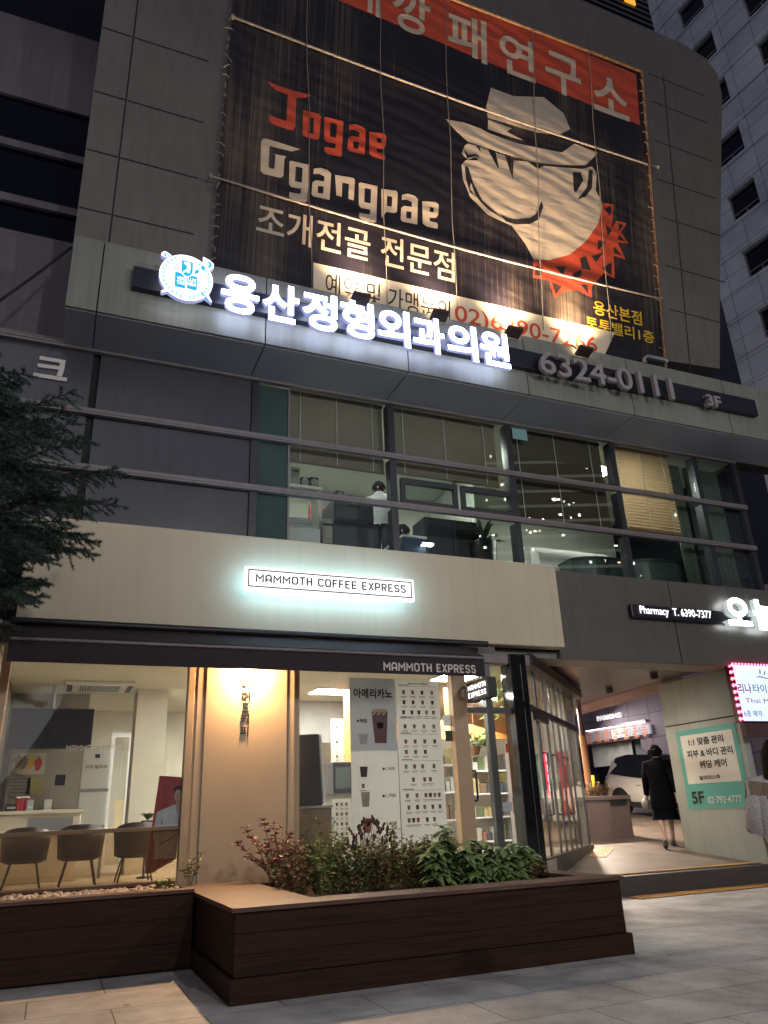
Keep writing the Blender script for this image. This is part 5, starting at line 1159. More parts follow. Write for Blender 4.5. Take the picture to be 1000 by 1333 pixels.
# brown seed heads on pale stalks
p = AZ(478, 1150, PZ); t = thing('seed_head_plant', (p.x, p.y, PZ-.05), 'pale stalked plant with dry brown seed heads in front of the first menu poster', 'plant')
f = MB(); s = MB(); l_ = MB(); pale = lm('pale stalk', (.28, .24, .11))
for k in range(46):
    tx = rnd.uniform(448, 514); ty = 1064+abs(tx-482)*.75+rnd.uniform(0, 36); tip = AY(tx, ty, p.y+rnd.uniform(-.15, .15)); b0 = Vector((p.x+rnd.uniform(-.09, .09), p.y+rnd.uniform(-.09, .09), PZ-.05)); md = b0.lerp(tip, .6)-Vector(((tip.x-p.x)*.12, 0, 0))
    s.tube([b0, md, tip], [.0055, .004, .003], 5); dd = (tip-md).normalized()
    for j in range(5): f.ball(tip+dd*(.012*j)+Vector((rnd.uniform(-.012, .012), rnd.uniform(-.012, .012), 0)), .012*rnd.uniform(.7, 1.2), 5, sc=(1, 1, 1.6))
    for j in range(4): a = rnd.uniform(0, 6.28); leaf(l_, b0.lerp(md, rnd.random()), (math.cos(a), math.sin(a), .6), .08, .012)
f.build('seed_heads', lm('brown seed', (.09, .040, .028)), t); s.build('stalks', pale, t); l_.build('leaves', LG1, t)
# broad leaved bushes
def broad(px, py, tips, label, seed, hmul=1.0):
    rnd = random.Random(seed); p = AZ(px, py, PZ); t = thing('broad_leaved_bush', (p.x, p.y, PZ-.05), label, 'bush', 'broad leaved bushes in the plank planter'); f = MB(); s = MB()
    for tx, ty in tips:
        tip = AY(tx, ty, p.y+rnd.uniform(-.15, .12)); b0 = Vector((p.x+rnd.uniform(-.08, .08), p.y+rnd.uniform(-.06, .06), PZ-.05)); md = b0.lerp(tip, .5)+Vector((rnd.uniform(-.04, .04), 0, .03)); s.tube([b0, md, tip], [.009, .007, .004], 5)
        for q in (1, .92, .82, .7, .58, .46, .34, .25):
            c = md.lerp(tip, q*2-1) if q > .5 else b0.lerp(md, q*2)
            for j in range(5):
                a = j*1.2566+q*9+rnd.uniform(-.3, .3); d = Vector((math.cos(a), math.sin(a), rnd.uniform(-.25, .45))); leafblade(f, c, d, rnd.uniform(.11, .18)*(1.2-q*.35), rnd.uniform(.028, .042), rnd.choice((0, 0, 1)), .35)
    f.build('leaves', [lm('broad green leaf', (.17, .25, .095)), LG3], t); s.build('stems', STM, t)
broad(578, 1150, [(575, 1076), (582, 1084), (566, 1096), (590, 1098), (575, 1105), (556, 1112), (598, 1112)], 'tallest broad leaved bush, in front of the second menu poster', 5)
broad(622, 1147, [(612, 1094), (628, 1096), (640, 1104), (604, 1108), (622, 1112), (648, 1114)], 'broad leaved bush in front of the shop door, right of the tallest one', 6)
broad(668, 1144, [(668, 1098), (682, 1102), (656, 1106), (694, 1112), (672, 1116), (648, 1128), (640, 1122)], 'broad leaved bush at the foot of the black corner column', 7)
# small strap leaved plant at the right end
p = AZ(712, 1138, PZ); t = thing('strap_leaved_plant', (p.x, p.y, PZ-.05), 'small plant of narrow bright leaves at the right end of the big planter', 'plant'); f = MB()
for k in range(26): a = rnd.uniform(0, 6.28); leafblade(f, (p.x+.05*math.cos(a), p.y+.04*math.sin(a), PZ-.04), (math.cos(a)*.7, math.sin(a)*.5, rnd.uniform(.5, 1.2)), rnd.uniform(.14, .26), .010, 0, .6)
f.build('leaves', LG3, t); f = MB(); f.lathe((p.x, p.y, PZ-.05), [(.03, 0), (.015, .05)], 8); f.build('root_crown', LG2, t)
# two sprigs by the left planter
for (px, py, tips, lab, m_) in ((248, 1152, ((262, 1112), (250, 1120), (238, 1134), (256, 1128), (243, 1126)), 'thin sprig with small pale flowers at the left corner of the big planter', (LG1, LPK)), (215, 1158, ((208, 1148), (222, 1146), (216, 1150), (200, 1156), (226, 1154)), 'small yellow green seedling growing among the pebbles', (lm('yellow green leaf', (.22, .22, .05)), LG3))):
    p = AZ(px, py, LZ); t = thing('sprig', (p.x, p.y, LZ-.04), lab, 'plant'); f = MB(); s = MB()
    for tx, ty in tips:
        tip = AY(tx, ty, p.y); s.tube([(p.x, p.y, LZ-.04), Vector((p.x, p.y, LZ)).lerp(tip, .5)+Vector((0, 0, .02)), tip], .004, 4)
        for q in (1, .8, .55):
            for j in range(5): a = rnd.uniform(0, 6.28); leaf(f, Vector((p.x, p.y, LZ)).lerp(tip, q), (math.cos(a), math.sin(a), .3), .06, .016, rnd.choice((0, 0, 1)))
    f.build('leaves', list(m_), t); s.build('stems', STM, t)
# conifer
TX, TY_ = -1.62, 7.35
t = thing('conifer_tree', (TX, TY_, 0), 'dark conifer with drooping feathery branches at the left edge, before the slate wall', 'tree')
f = MB(); f.tube([(TX, TY_, 0), (TX+.02, TY_, 2.5), (TX-.02, TY_+.02, 4.5), (TX, TY_, 5.9)], [.13, .11, .08, .02], 10); f.build('trunk', mat('conifer bark', (.05, .035, .025), .9, var=.4, scale=12, stretch=(3, 3, .5), bump=.8, bscale=30), t)
import numpy as np
rnd = random.Random(11); lb = MB(); rg = np.random.default_rng(5)
NN = 84                                                       # needles of one spray: slim triangles round a unit twig lying along x
sprays = []
for v_ in range(6):
    tq = rg.uniform(0.02, 1.02, NN); an = rg.uniform(0, 6.283, NN); sl = rg.uniform(.5, 1.1, NN)
    b0 = np.stack([tq, np.zeros(NN), np.zeros(NN)], 1); dr = np.stack([np.cos(sl), np.sin(sl)*np.cos(an), np.sin(sl)*np.sin(an)], 1)
    sd_ = np.cross(dr, rg.normal(size=(NN, 3))); sd_ /= np.linalg.norm(sd_, axis=1)[:, None]
    sprays.append((b0, dr, sd_, rg.uniform(.026, .052, NN)))
V_ = []; MI = []
for k in range(290):
    z0 = 3.0+2.75*(k/290.0)**1.05; a = k*2.399+rnd.uniform(-.3, .3)
    rad = (1.95 if z0 < 4.2 else 1.95*(5.95-z0)/1.75+.05)*rnd.uniform(.74, 1.03)
    if z0 < 3.5: rad *= .74
    dirv = Vector((math.cos(a), math.sin(a), 0)); drp = rnd.uniform(-.25, .12)*rad
    pts = [Vector((TX, TY_, z0))+dirv*rad*q+Vector((0, 0, .22*rad*math.sin(q*2.2)*.5+drp*q*q+ .16*rad*max(0, q-.6))) for q in (0, .2, .4, .6, .8, 1)]
    lb.tube(pts, [.028, .022, .017, .012, .008, .003], 5, caps=False)
    for j in range(50):
        q = .08+.92*(j/49.0); i = min(4, int(q*5)); c = pts[i].lerp(pts[i+1], q*5-i); side = 1 if j % 2 else -1
        ta = dirv.cross(Vector((0, 0, 1)))*side*rnd.uniform(.4, 1.0)+dirv*rnd.uniform(.4, 1.0)+Vector((0, 0, rnd.uniform(-.5, .3))); ta.normalize()
        L = (.40*(1-q)+.13)*rad*.62*rnd.uniform(.7, 1.15); e = c+ta*L-Vector((0, 0, .15*L)); lb.tube([c, e], [.004, .0015], 3, caps=False)
        x_ = (e-c).normalized(); y_ = x_.orthogonal().normalized(); z_ = x_.cross(y_); Rm = np.array([x_, y_, z_]); b0, dr, sd_, ln = sprays[rnd.randrange(6)]
        B0 = np.array(c)+(b0*L)@Rm; D = dr@Rm; S_ = sd_@Rm
        V_.append(np.stack([B0-S_*.0034, B0+S_*.0034, B0+D*ln[:, None]], 1).reshape(-1, 3)); MI.append(np.full(NN, 0 if rnd.random() < .6 else 1))
V_ = np.concatenate(V_)-np.array([TX, TY_, 0]); MI = np.concatenate(MI); nt_ = len(MI)
me = bpy.data.meshes.new('crown'); me.vertices.add(nt_*3); me.vertices.foreach_set('co', V_.astype(np.float32).ravel()); me.loops.add(nt_*3); me.loops.foreach_set('vertex_index', np.arange(nt_*3, dtype=np.int32)); me.polygons.add(nt_)
me.polygons.foreach_set('loop_start', np.arange(0, nt_*3, 3, dtype=np.int32)); me.polygons.foreach_set('loop_total', np.full(nt_, 3, dtype=np.int32))
for m_ in (mat('conifer needle', (.030, .060, .052), .6, var=.3, scale=5), mat('conifer needle light', (.055, .098, .078), .6, var=.3, scale=5)): me.materials.append(m_)
me.polygons.foreach_set('material_index', MI.astype(np.int32)); me.update(calc_edges=True)
cr_ = bpy.data.objects.new('crown', me); C.objects.link(cr_); cr_.parent = t; LOC[cr_.name] = LOC[t.name]
lb.build('limbs', mat('twig', (.05, .035, .02), .8), t)

# ================================================================ inside the coffee shop
def clight(name, x, y, w, d, st, label):
    t = thing('ceiling_light', (x, y, 3.32), label, 'ceiling light', 'coffee shop ceiling lights')
    f = MB(); f.box((x-w/2-.03, y-d/2-.03, 3.295), (x+w/2+.03, y+d/2+.03, 3.318)); f.build('frame', M['white_paint'], t)
    f = MB(); f.box((x-w/2, y-d/2, 3.288), (x+w/2, y+d/2, 3.294)); f.build('diffuser', emit(name, (1, .96, .86), st), t)
pL = AY(440, 905, 12.9)
clight('shop diffuser', pL.x, pL.y, .9, .5, 44, 'bright ceiling light between the beige column and the first menu poster')
clight('shop diffuser', 2.75, 13.4, .9, .6, 44, 'ceiling light deep in the shop, hidden behind the beige column')  # this and the next three: unseen fittings added to light the shop
clight('shop diffuser warm', 5.95, 11.2, .6, .6, 44, 'ceiling light just inside the shop door')
clight('shop diffuser warm', 7.6, 13.6, .8, .6, 44, 'ceiling light behind the slanting glass side')
clight('shop diffuser left', 2.3, 11.3, .7, .6, 24, 'ceiling light just inside the beige column')
ac = AZ(130, 894, 3.30)
t = thing('ceiling_air_conditioner', (ac.x, ac.y, 3.32), 'white cassette air conditioner with a slatted grille on the shop ceiling', 'air conditioner')
a0, a1, a2 = AZ(83, 899, 3.28), AZ(178, 887, 3.28), AZ(83, 887, 3.28); wx = (a1.x-a2.x)/2; wy = max(.35, abs(a2.y-a0.y)/2)
f = MB(); f.box((ac.x-wx, ac.y-wy, 3.27), (ac.x+wx, ac.y+wy, 3.318)); f.build('housing', M['white_paint'], t, bevel=.02)
f = MB()
for k in range(16): xx = ac.x-wx*.55+k*wx*1.1/15; f.box((xx-.012, ac.y-wy*.6, 3.262), (xx+.012, ac.y+wy*.6, 3.2695))
f.build('grille', M['grey_plastic'], t)
for sg in (-1, 1):
    f = MB(); f.box((ac.x+sg*wx*.86-.04, ac.y-wy*.7, 3.262), (ac.x+sg*wx*.86+.04, ac.y+wy*.7, 3.2695)); f.build('vent', M['black_metal'], t)
# left room: menu screen, notice wall, counter
def wallbox(name, px0, py0, px1, py1, Y, depth, m, label, cat, bevel=.01, to_floor=False):
    a, b = AY(px0, py0, Y), AY(px1, py1, Y); a2_, b2_ = AY(px0, py1, Y), AY(px1, py0, Y)
    x0, x1 = (a.x+a2_.x)/2, (b.x+b2_.x)/2; z1, z0 = (a.z+b2_.z)/2, (a2_.z+b.z)/2
    if to_floor: z0 = SF+.002
    t = thing(name, ((x0+x1)/2, Y, z0), label, cat); f = MB(); f.box((x0, Y, z0), (x1, Y+depth, z1)); f.build('body', m, t, bevel=bevel)
    return t, x0, x1, z0, z1
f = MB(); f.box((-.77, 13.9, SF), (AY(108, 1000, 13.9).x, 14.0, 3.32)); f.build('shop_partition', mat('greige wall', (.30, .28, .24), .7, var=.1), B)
f = MB(); f.box((AY(172, 1000, 13.2).x, 13.2, SF), (AY(213, 1000, 13.2).x, 13.8, 3.32)); f.build('shop_partition', M['shop_wall'], B)
t, x0, x1, z0, z1 = wallbox('menu_screen', 12, 922, 121, 974, 12.9, .12, M['black_metal'], 'large switched off black double screen hanging over the counter', 'screen')
f = MB(); xm = x0+(x1-x0)*.48; f.box((x0+.02, 12.885, z0+.02), (xm-.01, 12.899, z1-.02)); f.box((xm+.01, 12.885, z0+.02), (x1-.02, 12.899, z1-.02)); f.build('panel', mat('dark screen', (.018, .018, .02), .2), t)
f = MB(); f.tube([(xm, 12.95, z1), (xm, 12.95, 3.32)], .03, 8); f.build('bracket', M['grey_metal'], t)
t, x0, x1, z0, z1 = wallbox('notice_board', 8, 976, 103, 1064, 13.85, .03, mat('greige board', (.34, .31, .26), .6, var=.15, scale=2), 'pinned notice board with a calendar and red and yellow pictures behind the counter', 'notice board', .004)
NP = YP(13.845); W2, H2 = x1-x0, z1-z0
def nb_(a, b, c, d, m): 
    f = MB(); f.pbox(NP, x0+a*W2, x0+b*W2, z0+c*H2, z0+d*H2, 0, .004); return f
f = nb_(.06, .33, .32, .62, 0); f.build('calendar', M['paper'], t); f = nb_(.06, .50, .63, .95, 0); f.build('picture', mat('pale photo', (.50, .46, .36), .5), t)
f = MB()
for k in range(35):
    i, j = k % 7, k//7; f.pbox(NP, x0+(.08+i*.034)*W2, x0+(.095+i*.034)*W2, z0+(.36+j*.05)*H2, z0+(.375+j*.05)*H2, .005, .007)
f.build('calendar_numbers', M['ink'], t)
for (a, b, c) in ((.30, .80, (.62, .42, .05)), (.40, .78, (.45, .05, .05)), (.12, .82, (.35, .22, .12)), (.20, .80, (.30, .24, .18))):
    f = MB(); f.poly(NP, [(x0+(a+.055*math.cos(q*.7)*(1+.25*math.sin(q*2.2)))*W2, z0+(b+.10*math.sin(q*.7)*(1+.2*math.cos(q*3)))*H2) for q in range(9)], .005, .008); f.build('picture_patch', mat('print %d' % int(a*100), c, .5), t)
f = nb_(.28, .50, .34, .58, 0); f.build('yellow_sheet', mat('yellow sheet', (.42, .38, .16), .6), t)
f = nb_(.66, .80, .46, .62, 0); f.build('black_frame', M['ink'], t)
t, x0, x1, z0, z1 = wallbox('shop_counter', -20, 1060, 103, 1110, 12.7, .6, mat('cream counter', (.52, .46, .36), .5), 'low cream counter holding cups behind the black tub chairs', 'counter', .012, True)
f = MB(); f.box((x0, 12.66, z1), (x1+.03, 13.32, z1+.05)); f.build('top', mat('pale counter top', (.60, .54, .44), .3), t, bevel=.008); CZ = z1+.052
f = MB(); f.box((x1-.7, 12.68, z1-.22), (x1-.1, 12.699, z1-.05)); f.build('sign_plate', M['grey_plastic'], t)
for (px0, px1, pyt, c, lab) in ((8, 22, 1049, (.03, .025, .02), 'small dark brown box on the counter, left of the red cups'), (36, 44, 1042, (.40, .46, .50), 'pale blue carton on the counter, right of the red cups'), (58, 68, 1041, (.62, .60, .55), 'white card stand alone in the middle of the counter')):
    a, b = AY(px0, pyt, 12.85), AY(px1, pyt, 12.85); t = thing('counter_box', ((a.x+b.x)/2, 12.9, CZ), lab, 'box'); f = MB(); f.box((a.x, 12.82, CZ), (b.x, 12.95, max(a.z, CZ+.1))); f.build('carton', mat(lab[:18], c, .5), t, bevel=.006)
    f = MB(); f.box((a.x+.015, 12.812, CZ+.03), (b.x-.015, 12.8195, CZ+.06)); f.build('label_strip', M['paper_grey'], t)
for k in range(3):
    a = AY(24+k*5.5, 1040, 12.85); t = thing('paper_cup', (a.x, 12.88, CZ), ('red paper cup nearest the dark brown box on the counter', 'red paper cup in the middle of the three', 'red paper cup beside the pale blue carton')[k], 'cup', 'red cups on the counter')
    f = MB(); f.lathe((a.x, 12.88, CZ), [(.026, 0), (.036, .17), (.039, .175)], 14); f.build('body', mat('red cup', (.42, .05, .06), .5), t); f = MB(); f.lathe((a.x, 12.88, CZ+.176), [(.040, 0), (.034, .02)], 14); f.build('lid', M['white_paint'], t)
t, x0, x1, z0, z1 = wallbox('standing_board', 105, 973, 141, 1074, 12.9, .05, M['paper'], 'tall white standing board with Korean lettering beside the counter', 'board', .006)
f = MB(); SPn = YP(12.895); W2, H2 = x1-x0, z1-z0
letter(f, SPn, '모바일', x0+.9*W2, z0+.72*H2, x0+.46*W2, z0+.77*H2, .001, .003, .02); letter(f, SPn, '오더', x0+.40*W2, z0+.72*H2, x0+.12*W2, z0+.77*H2, .001, .003, .02)
f.pbox(SPn, x0+.42*W2, x0+.6*W2, z0+.86*H2, z0+.91*H2, .001, .003); f.build('lettering', M['ink'], t)
f = MB(); f.box((x0-.01, 12.888, z0+.42*H2), (x1+.01, 12.899, z0+.46*H2)); f.build('tray', M['grey_metal'], t)
f = MB(); f.box((x0, 12.9, SF), (x0+.04, 13.0, z0)); f.box((x1-.04, 12.9, SF), (x1, 13.0, z0)); f.build('leg_frame', M['grey_metal'], t)
# glazed doors behind
a, b = AY(142, 1000, 14.4), AY(170, 1000, 14.4)
t = thing('inner_glass_door', ((a.x+b.x)/2, 14.4, SF), 'half open glass door with pale frame behind the standing board', 'door')
f = MB(); x0, x1 = a.x, b.x
for q in ((x0, SF, x0+.06, 2.75), (x1-.06, SF, x1, 2.75), (x0+.06, 2.67, x1-.06, 2.75), (x0+.06, SF, x1-.06, SF+.1)): f.box((q[0], 14.37, q[1]), (q[2], 14.43, q[3]))
f.build('frame', M['white_paint'], t); f = MB(); f.box((x0+.061, 14.395, SF+.101), (x1-.061, 14.405, 2.669)); f.build('pane', M['glass'], t)
f = MB(); f.box((x0+.15, 14.38, 1.2), (x0+.32, 14.394, 1.65)); f.build('notice', mat('cream notice', (.6, .5, .3), .6), t)
# tub chairs
def tub_chair(px, pyt, Y, label):
    p = AY(px, pyt, Y); x = p.x; zt = p.z
    t = thing('tub_chair', (x, Y, SF), label, 'chair', 'black tub chairs behind the left window')
    f = MB(); n = 16; vs = []; hb_ = zt-SF
    for k in range(n+1):
        a = math.pi*(1.05+.9*k/n) ; cx_, cy_ = math.cos(a), math.sin(a); e = 1-.28*abs(2*k/n-1)**2.5
        for r, z in ((.27, SF+.34), (.29, SF+.34+(hb_-.34)*.5), (.30, SF+.34+(hb_-.34)*e), (.27, SF+.34+(hb_-.34)*e), (.25, SF+.36)): vs.append((x+cx_*r, Y+.1+cy_*r, z))
    fs = [(k*5+j, (k+1)*5+j, (k+1)*5+(j+1) % 5, k*5+(j+1) % 5) for k in range(n) for j in range(5)]
    f.add(vs, fs+[(4, 3, 2, 1, 0), tuple(n*5+j for j in range(5))], 0, True); f.build('backrest', mat('black tub chair', (.035, .024, .018), .5, var=.1), t)
    f = MB(); f.lathe((x, Y+.1, SF+.30), [(.20, 0), (.27, .03), (.27, .08), (.24, .10)], 20); f.build('seat', mat('black tub chair', (0, 0, 0)), t)
    for sx_, sy_ in ((1, 1), (1, -1), (-1, 1), (-1, -1)):
        f = MB(); f.tube([(x+sx_*.15, Y+.1+sy_*.15, SF+.30), (x+sx_*.22, Y+.1+sy_*.22, SF)], [.013, .010], 6); f.build('leg', M['black_metal'], t)
tub_chair(36, 1077, 11.4, 'black tub chair nearest the left window jamb'); tub_chair(108, 1073, 11.4, 'black tub chair in front of the white standing board'); tub_chair(180, 1070, 11.4, 'black tub chair beside the red window poster')
# small dark potted plant
p = AY(192, 1068, 12.2); t = thing('potted_plant', (p.x, 12.2, p.z), 'small dark spiky plant on a stand behind the tub chair by the red poster', 'plant')
f = MB()
for k in range(30): a = k*2.4; leafblade(f, (p.x, 12.2, p.z), (math.cos(a), math.sin(a), .9+rnd.random()), .22, .02, 0, .4)
f.build('leaves', LG2, t); f = MB(); f.lathe((p.x, 12.2, SF), [(.10, 0), (.10, .02), (.02, .03), (.02, p.z-SF-.12), (.07, p.z-SF-.11), (.09, p.z-SF)], 14); f.build('pot_stand', M['black_metal'], t)
# awning lettering mirrored in the glass, painted on as pale strokes
f = MB(); stroke_px(f, YP(9.99), 'MAMMOTH EXPRESS', (86, 977), (170, 974), (86, 970), w1=.002, t=.18)
tag(f.build('reflected_lettering', mat('painted reflection', (.5, .47, .42), .6), at=AY(128, 975, 9.99)), 'white lettering stuck on the left shop window across the screen corner', 'lettering')
# window poster of a person in a white suit
t = thing('window_poster', AY(212, 1060, 10.03), 'red poster of a person in a white suit with crossed arms inside the left window', 'poster')
GP = YP(10.02); red = mat('poster red', (.36, .035, .03), .5)
def gq(pts): return [GP.uv(180+x/7.4, 980+y/7.4) for x, y in pts]
f = MB(); f.poly(GP, gq([(205, 220), (430, 235), (400, 620), (365, 1020), (120, 1165), (65, 1160)]), .0, .004); f.build('sheet', red, t)
f = MB(); f.poly(GP, gq([(345, 500), (400, 520), (380, 700), (385, 800), (360, 1015), (145, 1025), (160, 900), (140, 780), (180, 570)]), .005, .007); f.build('suit', mat('poster suit', (.55, .58, .60), .5, var=.08, scale=20), t)
f = MB(); f.poly(GP, gq([(348, 390), (358, 350), (385, 345), (410, 355), (412, 420), (402, 470), (385, 492), (365, 480), (350, 440)]), .008, .010); f.poly(GP, gq([(358, 485), (400, 485), (395, 540), (372, 600)]), .0075, .0085); f.build('face', mat('poster skin', (.52, .36, .27), .5), t)
f = MB(); f.poly(GP, gq([(340, 380), (345, 340), (375, 318), (415, 315), (422, 360), (408, 365), (385, 352), (362, 362), (352, 395)]), .011, .013)
for pg in ([(360, 405), (378, 403), (378, 409), (360, 411)], [(392, 403), (408, 402), (408, 408), (392, 409)], [(378, 410), (384, 440), (376, 444)], [(368, 462), (392, 460), (390, 466), (370, 468)], [(200, 880), (370, 790), (372, 796), (203, 888)], [(225, 640), (232, 640), (228, 690), (222, 690)]): f.poly(GP, gq(pg), .011, .013)
f.build('hair_and_features', M['ink'], t)
f = MB(); a = gq([(140, 810), (380, 725)]); letter(f, GP, '시원상쾌', a[0][0], a[0][1], a[1][0], a[1][1], .011, .013, .02); f.build('lettering', mat('poster pale blue', (.5, .6, .68), .5), t)

# ---- middle window: cabinet, kiosk, menu posters
t, x0, x1, z0, z1 = wallbox('brown_cabinet', 384, 1052, 432, 1110, 10.45, .6, M['brown_cab'], 'plain brown cabinet right of the beige column', 'cabinet', .006, True)
f = MB(); f.box((x0-.01, 10.43, z1+.001), (x1+.015, 11.06, z1+.03)); f.build('top', mat('grey cabinet top', (.3, .28, .25), .4), t)
f = MB(); f.box((x0+.03, 10.44, z0+.06), (x1-.03, 10.449, z1-.03)); f.build('door', M['brown_cab'], t, bevel=.003)
a, b = AY(386, 957, 10.8), AY(416, 1048, 10.8); kz = z1+.032; t = thing('order_kiosk', ((a.x+b.x)/2, 10.8, kz), 'black order kiosk with a tilted screen on the brown cabinet', 'kiosk')
f = MB(); f.slab([(b.x-.02, 10.6, kz+.0), (b.x-.06, 10.62, a.z), (b.x-.06, 10.70, a.z+.01), (b.x-.02, 10.74, kz)], (-.40, .22, 0)); f.build('screen', M['black_metal'], t, bevel=.012)
f = MB(); f.slab([(b.x, 10.62, kz+.02), (b.x-.045, 10.64, a.z-.01), (b.x-.045, 10.72, a.z), (b.x, 10.76, kz+.02)], (.03, 0, 0)); f.build('edge', M['white_paint'], t)
f = MB(); f.box((b.x-.34, 10.70, kz), (b.x-.03, 10.98, kz+.05)); f.build('foot', M['black_metal'], t, bevel=.01)
cupcols = [(.05, .03, .025), (.14, .09, .06), (.22, .07, .05), (.03, .025, .022), (.25, .17, .08), (.20, .18, .17)]
cupm = [mat('printed drink %d' % i, c, .5, var=.2, scale=30) for i, c in enumerate(cupcols)]
def mini_cup(f, P, u, v, s, mi, w=.009): f.poly(P, [(u-s*.32, v-s*.5), (u+s*.32, v-s*.5), (u+s*.42, v+s*.5), (u-s*.42, v+s*.5)], w, w+.002, mi)
def menu_sheet(name, corners, Y, label, rows, header, seed):
    P = YP(Y); q = [P.uv(*c) for c in corners]; u0 = (q[0][0]+q[2][0])/2; u1 = (q[1][0]+q[3][0])/2; v1 = (q[0][1]+q[1][1])/2; v0 = (q[2][1]+q[3][1])/2
    t = thing(name, P.at((u0+u1)/2, v0), label, 'poster'); f = MB(); f.pbox(P, u0, u1, v0, v1, 0, .006); f.build('sheet', M['paper'], t); w, h = u1-u0, v1-v0; rn = random.Random(seed)
    f = MB(); g_ = MB()
    for y, xs in rows:
        for x in xs:
            mini_cup(f, P, u0+x*w, v0+y*h, .030*w+.036, rn.randrange(6)); g_.pbox(P, u0+(x-.07)*w, u0+(x+.07)*w, v0+y*h-.062, v0+y*h-.054, .007, .009); g_.pbox(P, u0+(x-.05)*w, u0+(x+.05)*w, v0+y*h-.078, v0+y*h-.072, .007, .009)
    f.build('printed_drinks', cupm, t); 
    for y in header: g_.pbox(P, u0+.06*w, u0+.30*w, v0+y*h, v0+y*h+.012, .007, .009); g_.pbox(P, u0+.06*w, u0+.94*w, v0+y*h-.012, v0+y*h-.008, .007, .009)
    g_.build('caption_lines', mat('grey print', (.18, .18, .18), .6), t)
    return t, P, u0, v0, w, h
X4 = (.17, .38, .60, .83)
t, P, u0, v0, w, h = menu_sheet('menu_poster', [(515.5, 884), (571.5, 888), (523, 1098), (582, 1095)], 10.03, 'tall white menu poster with rows of small drinks, nearer the door', [(.92, X4), (.855, X4), (.79, (.15, .34, .50, .68, .84)), (.70, X4), (.605, X4), (.54, X4[:3]), (.45, (.15, .34, .52, .78)), (.37, (.3, .55, .68)), (.275, (.15, .36, .56, .66, .76, .86)), (.205, (.17, .36, .52, .70, .86)), (.13, (.16, .26, .36, .56, .72))], (.965, .755, .655, .49, .31), 4)
f = MB(); stroke_text(f, P, 'MAMMOTH EXPRESS', u0+.28*w, v0+.970*h, u0+.74*w, v0+.985*h, .007, .009, .18); f.build('lettering', M['ink'], t)
t, P, u0, v0, w, h = menu_sheet('drink_poster', [(455, 882), (515, 884), (459, 1110), (521, 1106)], 10.03, 'tall pale poster with a big iced drink and Korean lettering, next to the kiosk', [(.36, (.24,))], (), 5)
f = MB(); f.pbox(P, u0, u0+w, v0+.56*h, v0+h, .0065, .0068); f.build('upper_ground', M['paper_grey'], t)
f = MB(); letter(f, P, '아메리카노', u0+.08*w, v0+.875*h, u0+.93*w, v0+.935*h, .009, .011, .035); letter(f, P, '900', u0+.20*w, v0+.725*h, u0+.36*w, v0+.75*h, .009, .011, .03); letter(f, P, '1,700', u0+.70*w, v0+.29*h, u0+.92*w, v0+.312*h, .009, .011, .01); letter(f, P, '3,500', u0+.70*w, v0+.135*h, u0+.92*w, v0+.157*h, .009, .011, .01); letter(f, P, '1,500', u0+.72*w, v0+.445*h, u0+.92*w, v0+.465*h, .009, .011, .01)
for x, y in ((.165, .737), (.66, .30), (.66, .146), (.68, .455)): f.poly(P, [(u0+x*w+.018*math.cos(q*.785), v0+y*h+.018*math.sin(q*.785)) for q in range(8)], .009, .011)
f.build('lettering', M['ink'], t)
def cup(f, cx_, cy_, hw, hh, mi): f.poly(P, [(u0+(cx_-hw*.72)*w, v0+(cy_-hh)*h), (u0+(cx_+hw*.72)*w, v0+(cy_-hh)*h), (u0+(cx_+hw)*w, v0+(cy_+hh)*h), (u0+(cx_-hw)*w, v0+(cy_+hh)*h)], .009, .011, mi)
f = MB(); cup(f, .64, .70, .175, .095, 0); f.build('iced_drink', mat('iced coffee print', (.11, .022, .015), .4, var=.3, scale=25), t)
f = MB()
for k in range(9): x, y = .50+.035*k, .780+.010*(k % 3); f.poly(P, [(u0+(x+.028*math.cos(q))*w, v0+(y+.008*math.sin(q))*h) for q in (0, 1.2, 2.3, 3.4, 4.6, 5.6)], .012, .014)
f.poly(P, [(u0+(.64+.178*math.cos(q*.524))*w, v0+(.803+.008*math.sin(q*.524))*h) for q in range(12)], .0125, .0135)
f.build('ice', mat('ice print', (.45, .30, .16), .3), t)
f = MB(); cup(f, .64, .71, .075, .018, 0); cup(f, .27, .63, .10, .03, 0); f.build('cup_label', mat('pale print', (.48, .44, .42), .5), t)
f = MB(); cup(f, .26, .44, .085, .03, 0); cup(f, .28, .285, .095, .042, 1); cup(f, .3, .14, .095, .04, 2); f.build('printed_drinks', [cupm[0], mat('milk drink print', (.45, .36, .30), .5), mat('red drink print', (.35, .08, .06), .5)], t)
menu_sheet('inner_menu_board', [(431, 936), (456, 936), (431, 1012), (456, 1012)], 13.4, 'white menu board with small drinks far inside, between kiosk and drink poster', [(.85, (.3, .7)), (.6, (.3, .7)), (.35, (.3, .7)), (.12, (.3, .7))], (), 8)
menu_sheet('inner_menu_board', [(431, 1040), (457, 1040), (434, 1112), (458, 1112)], 11.6, 'white menu board standing on the floor behind the brown cabinet', [(.9, (.25, .5, .75)), (.72, (.25, .5, .75)), (.54, (.25, .5, .75)), (.36, (.25, .5, .75)), (.2, (.25, .5, .75))], (), 9)
t, x0, x1, z0, z1 = wallbox('pastry_case', 434, 992, 458, 1034, 12.0, .5, mat('case dark', (.05, .05, .06), .3), 'small glazed pastry case on the inner counter', 'display case', .01)
f = MB(); f.box((x0+.03, 11.985, z0+.08), (x1-.03, 11.998, z1-.08)); f.build('door', mat('case glass', (.10, .12, .12), .1), t)
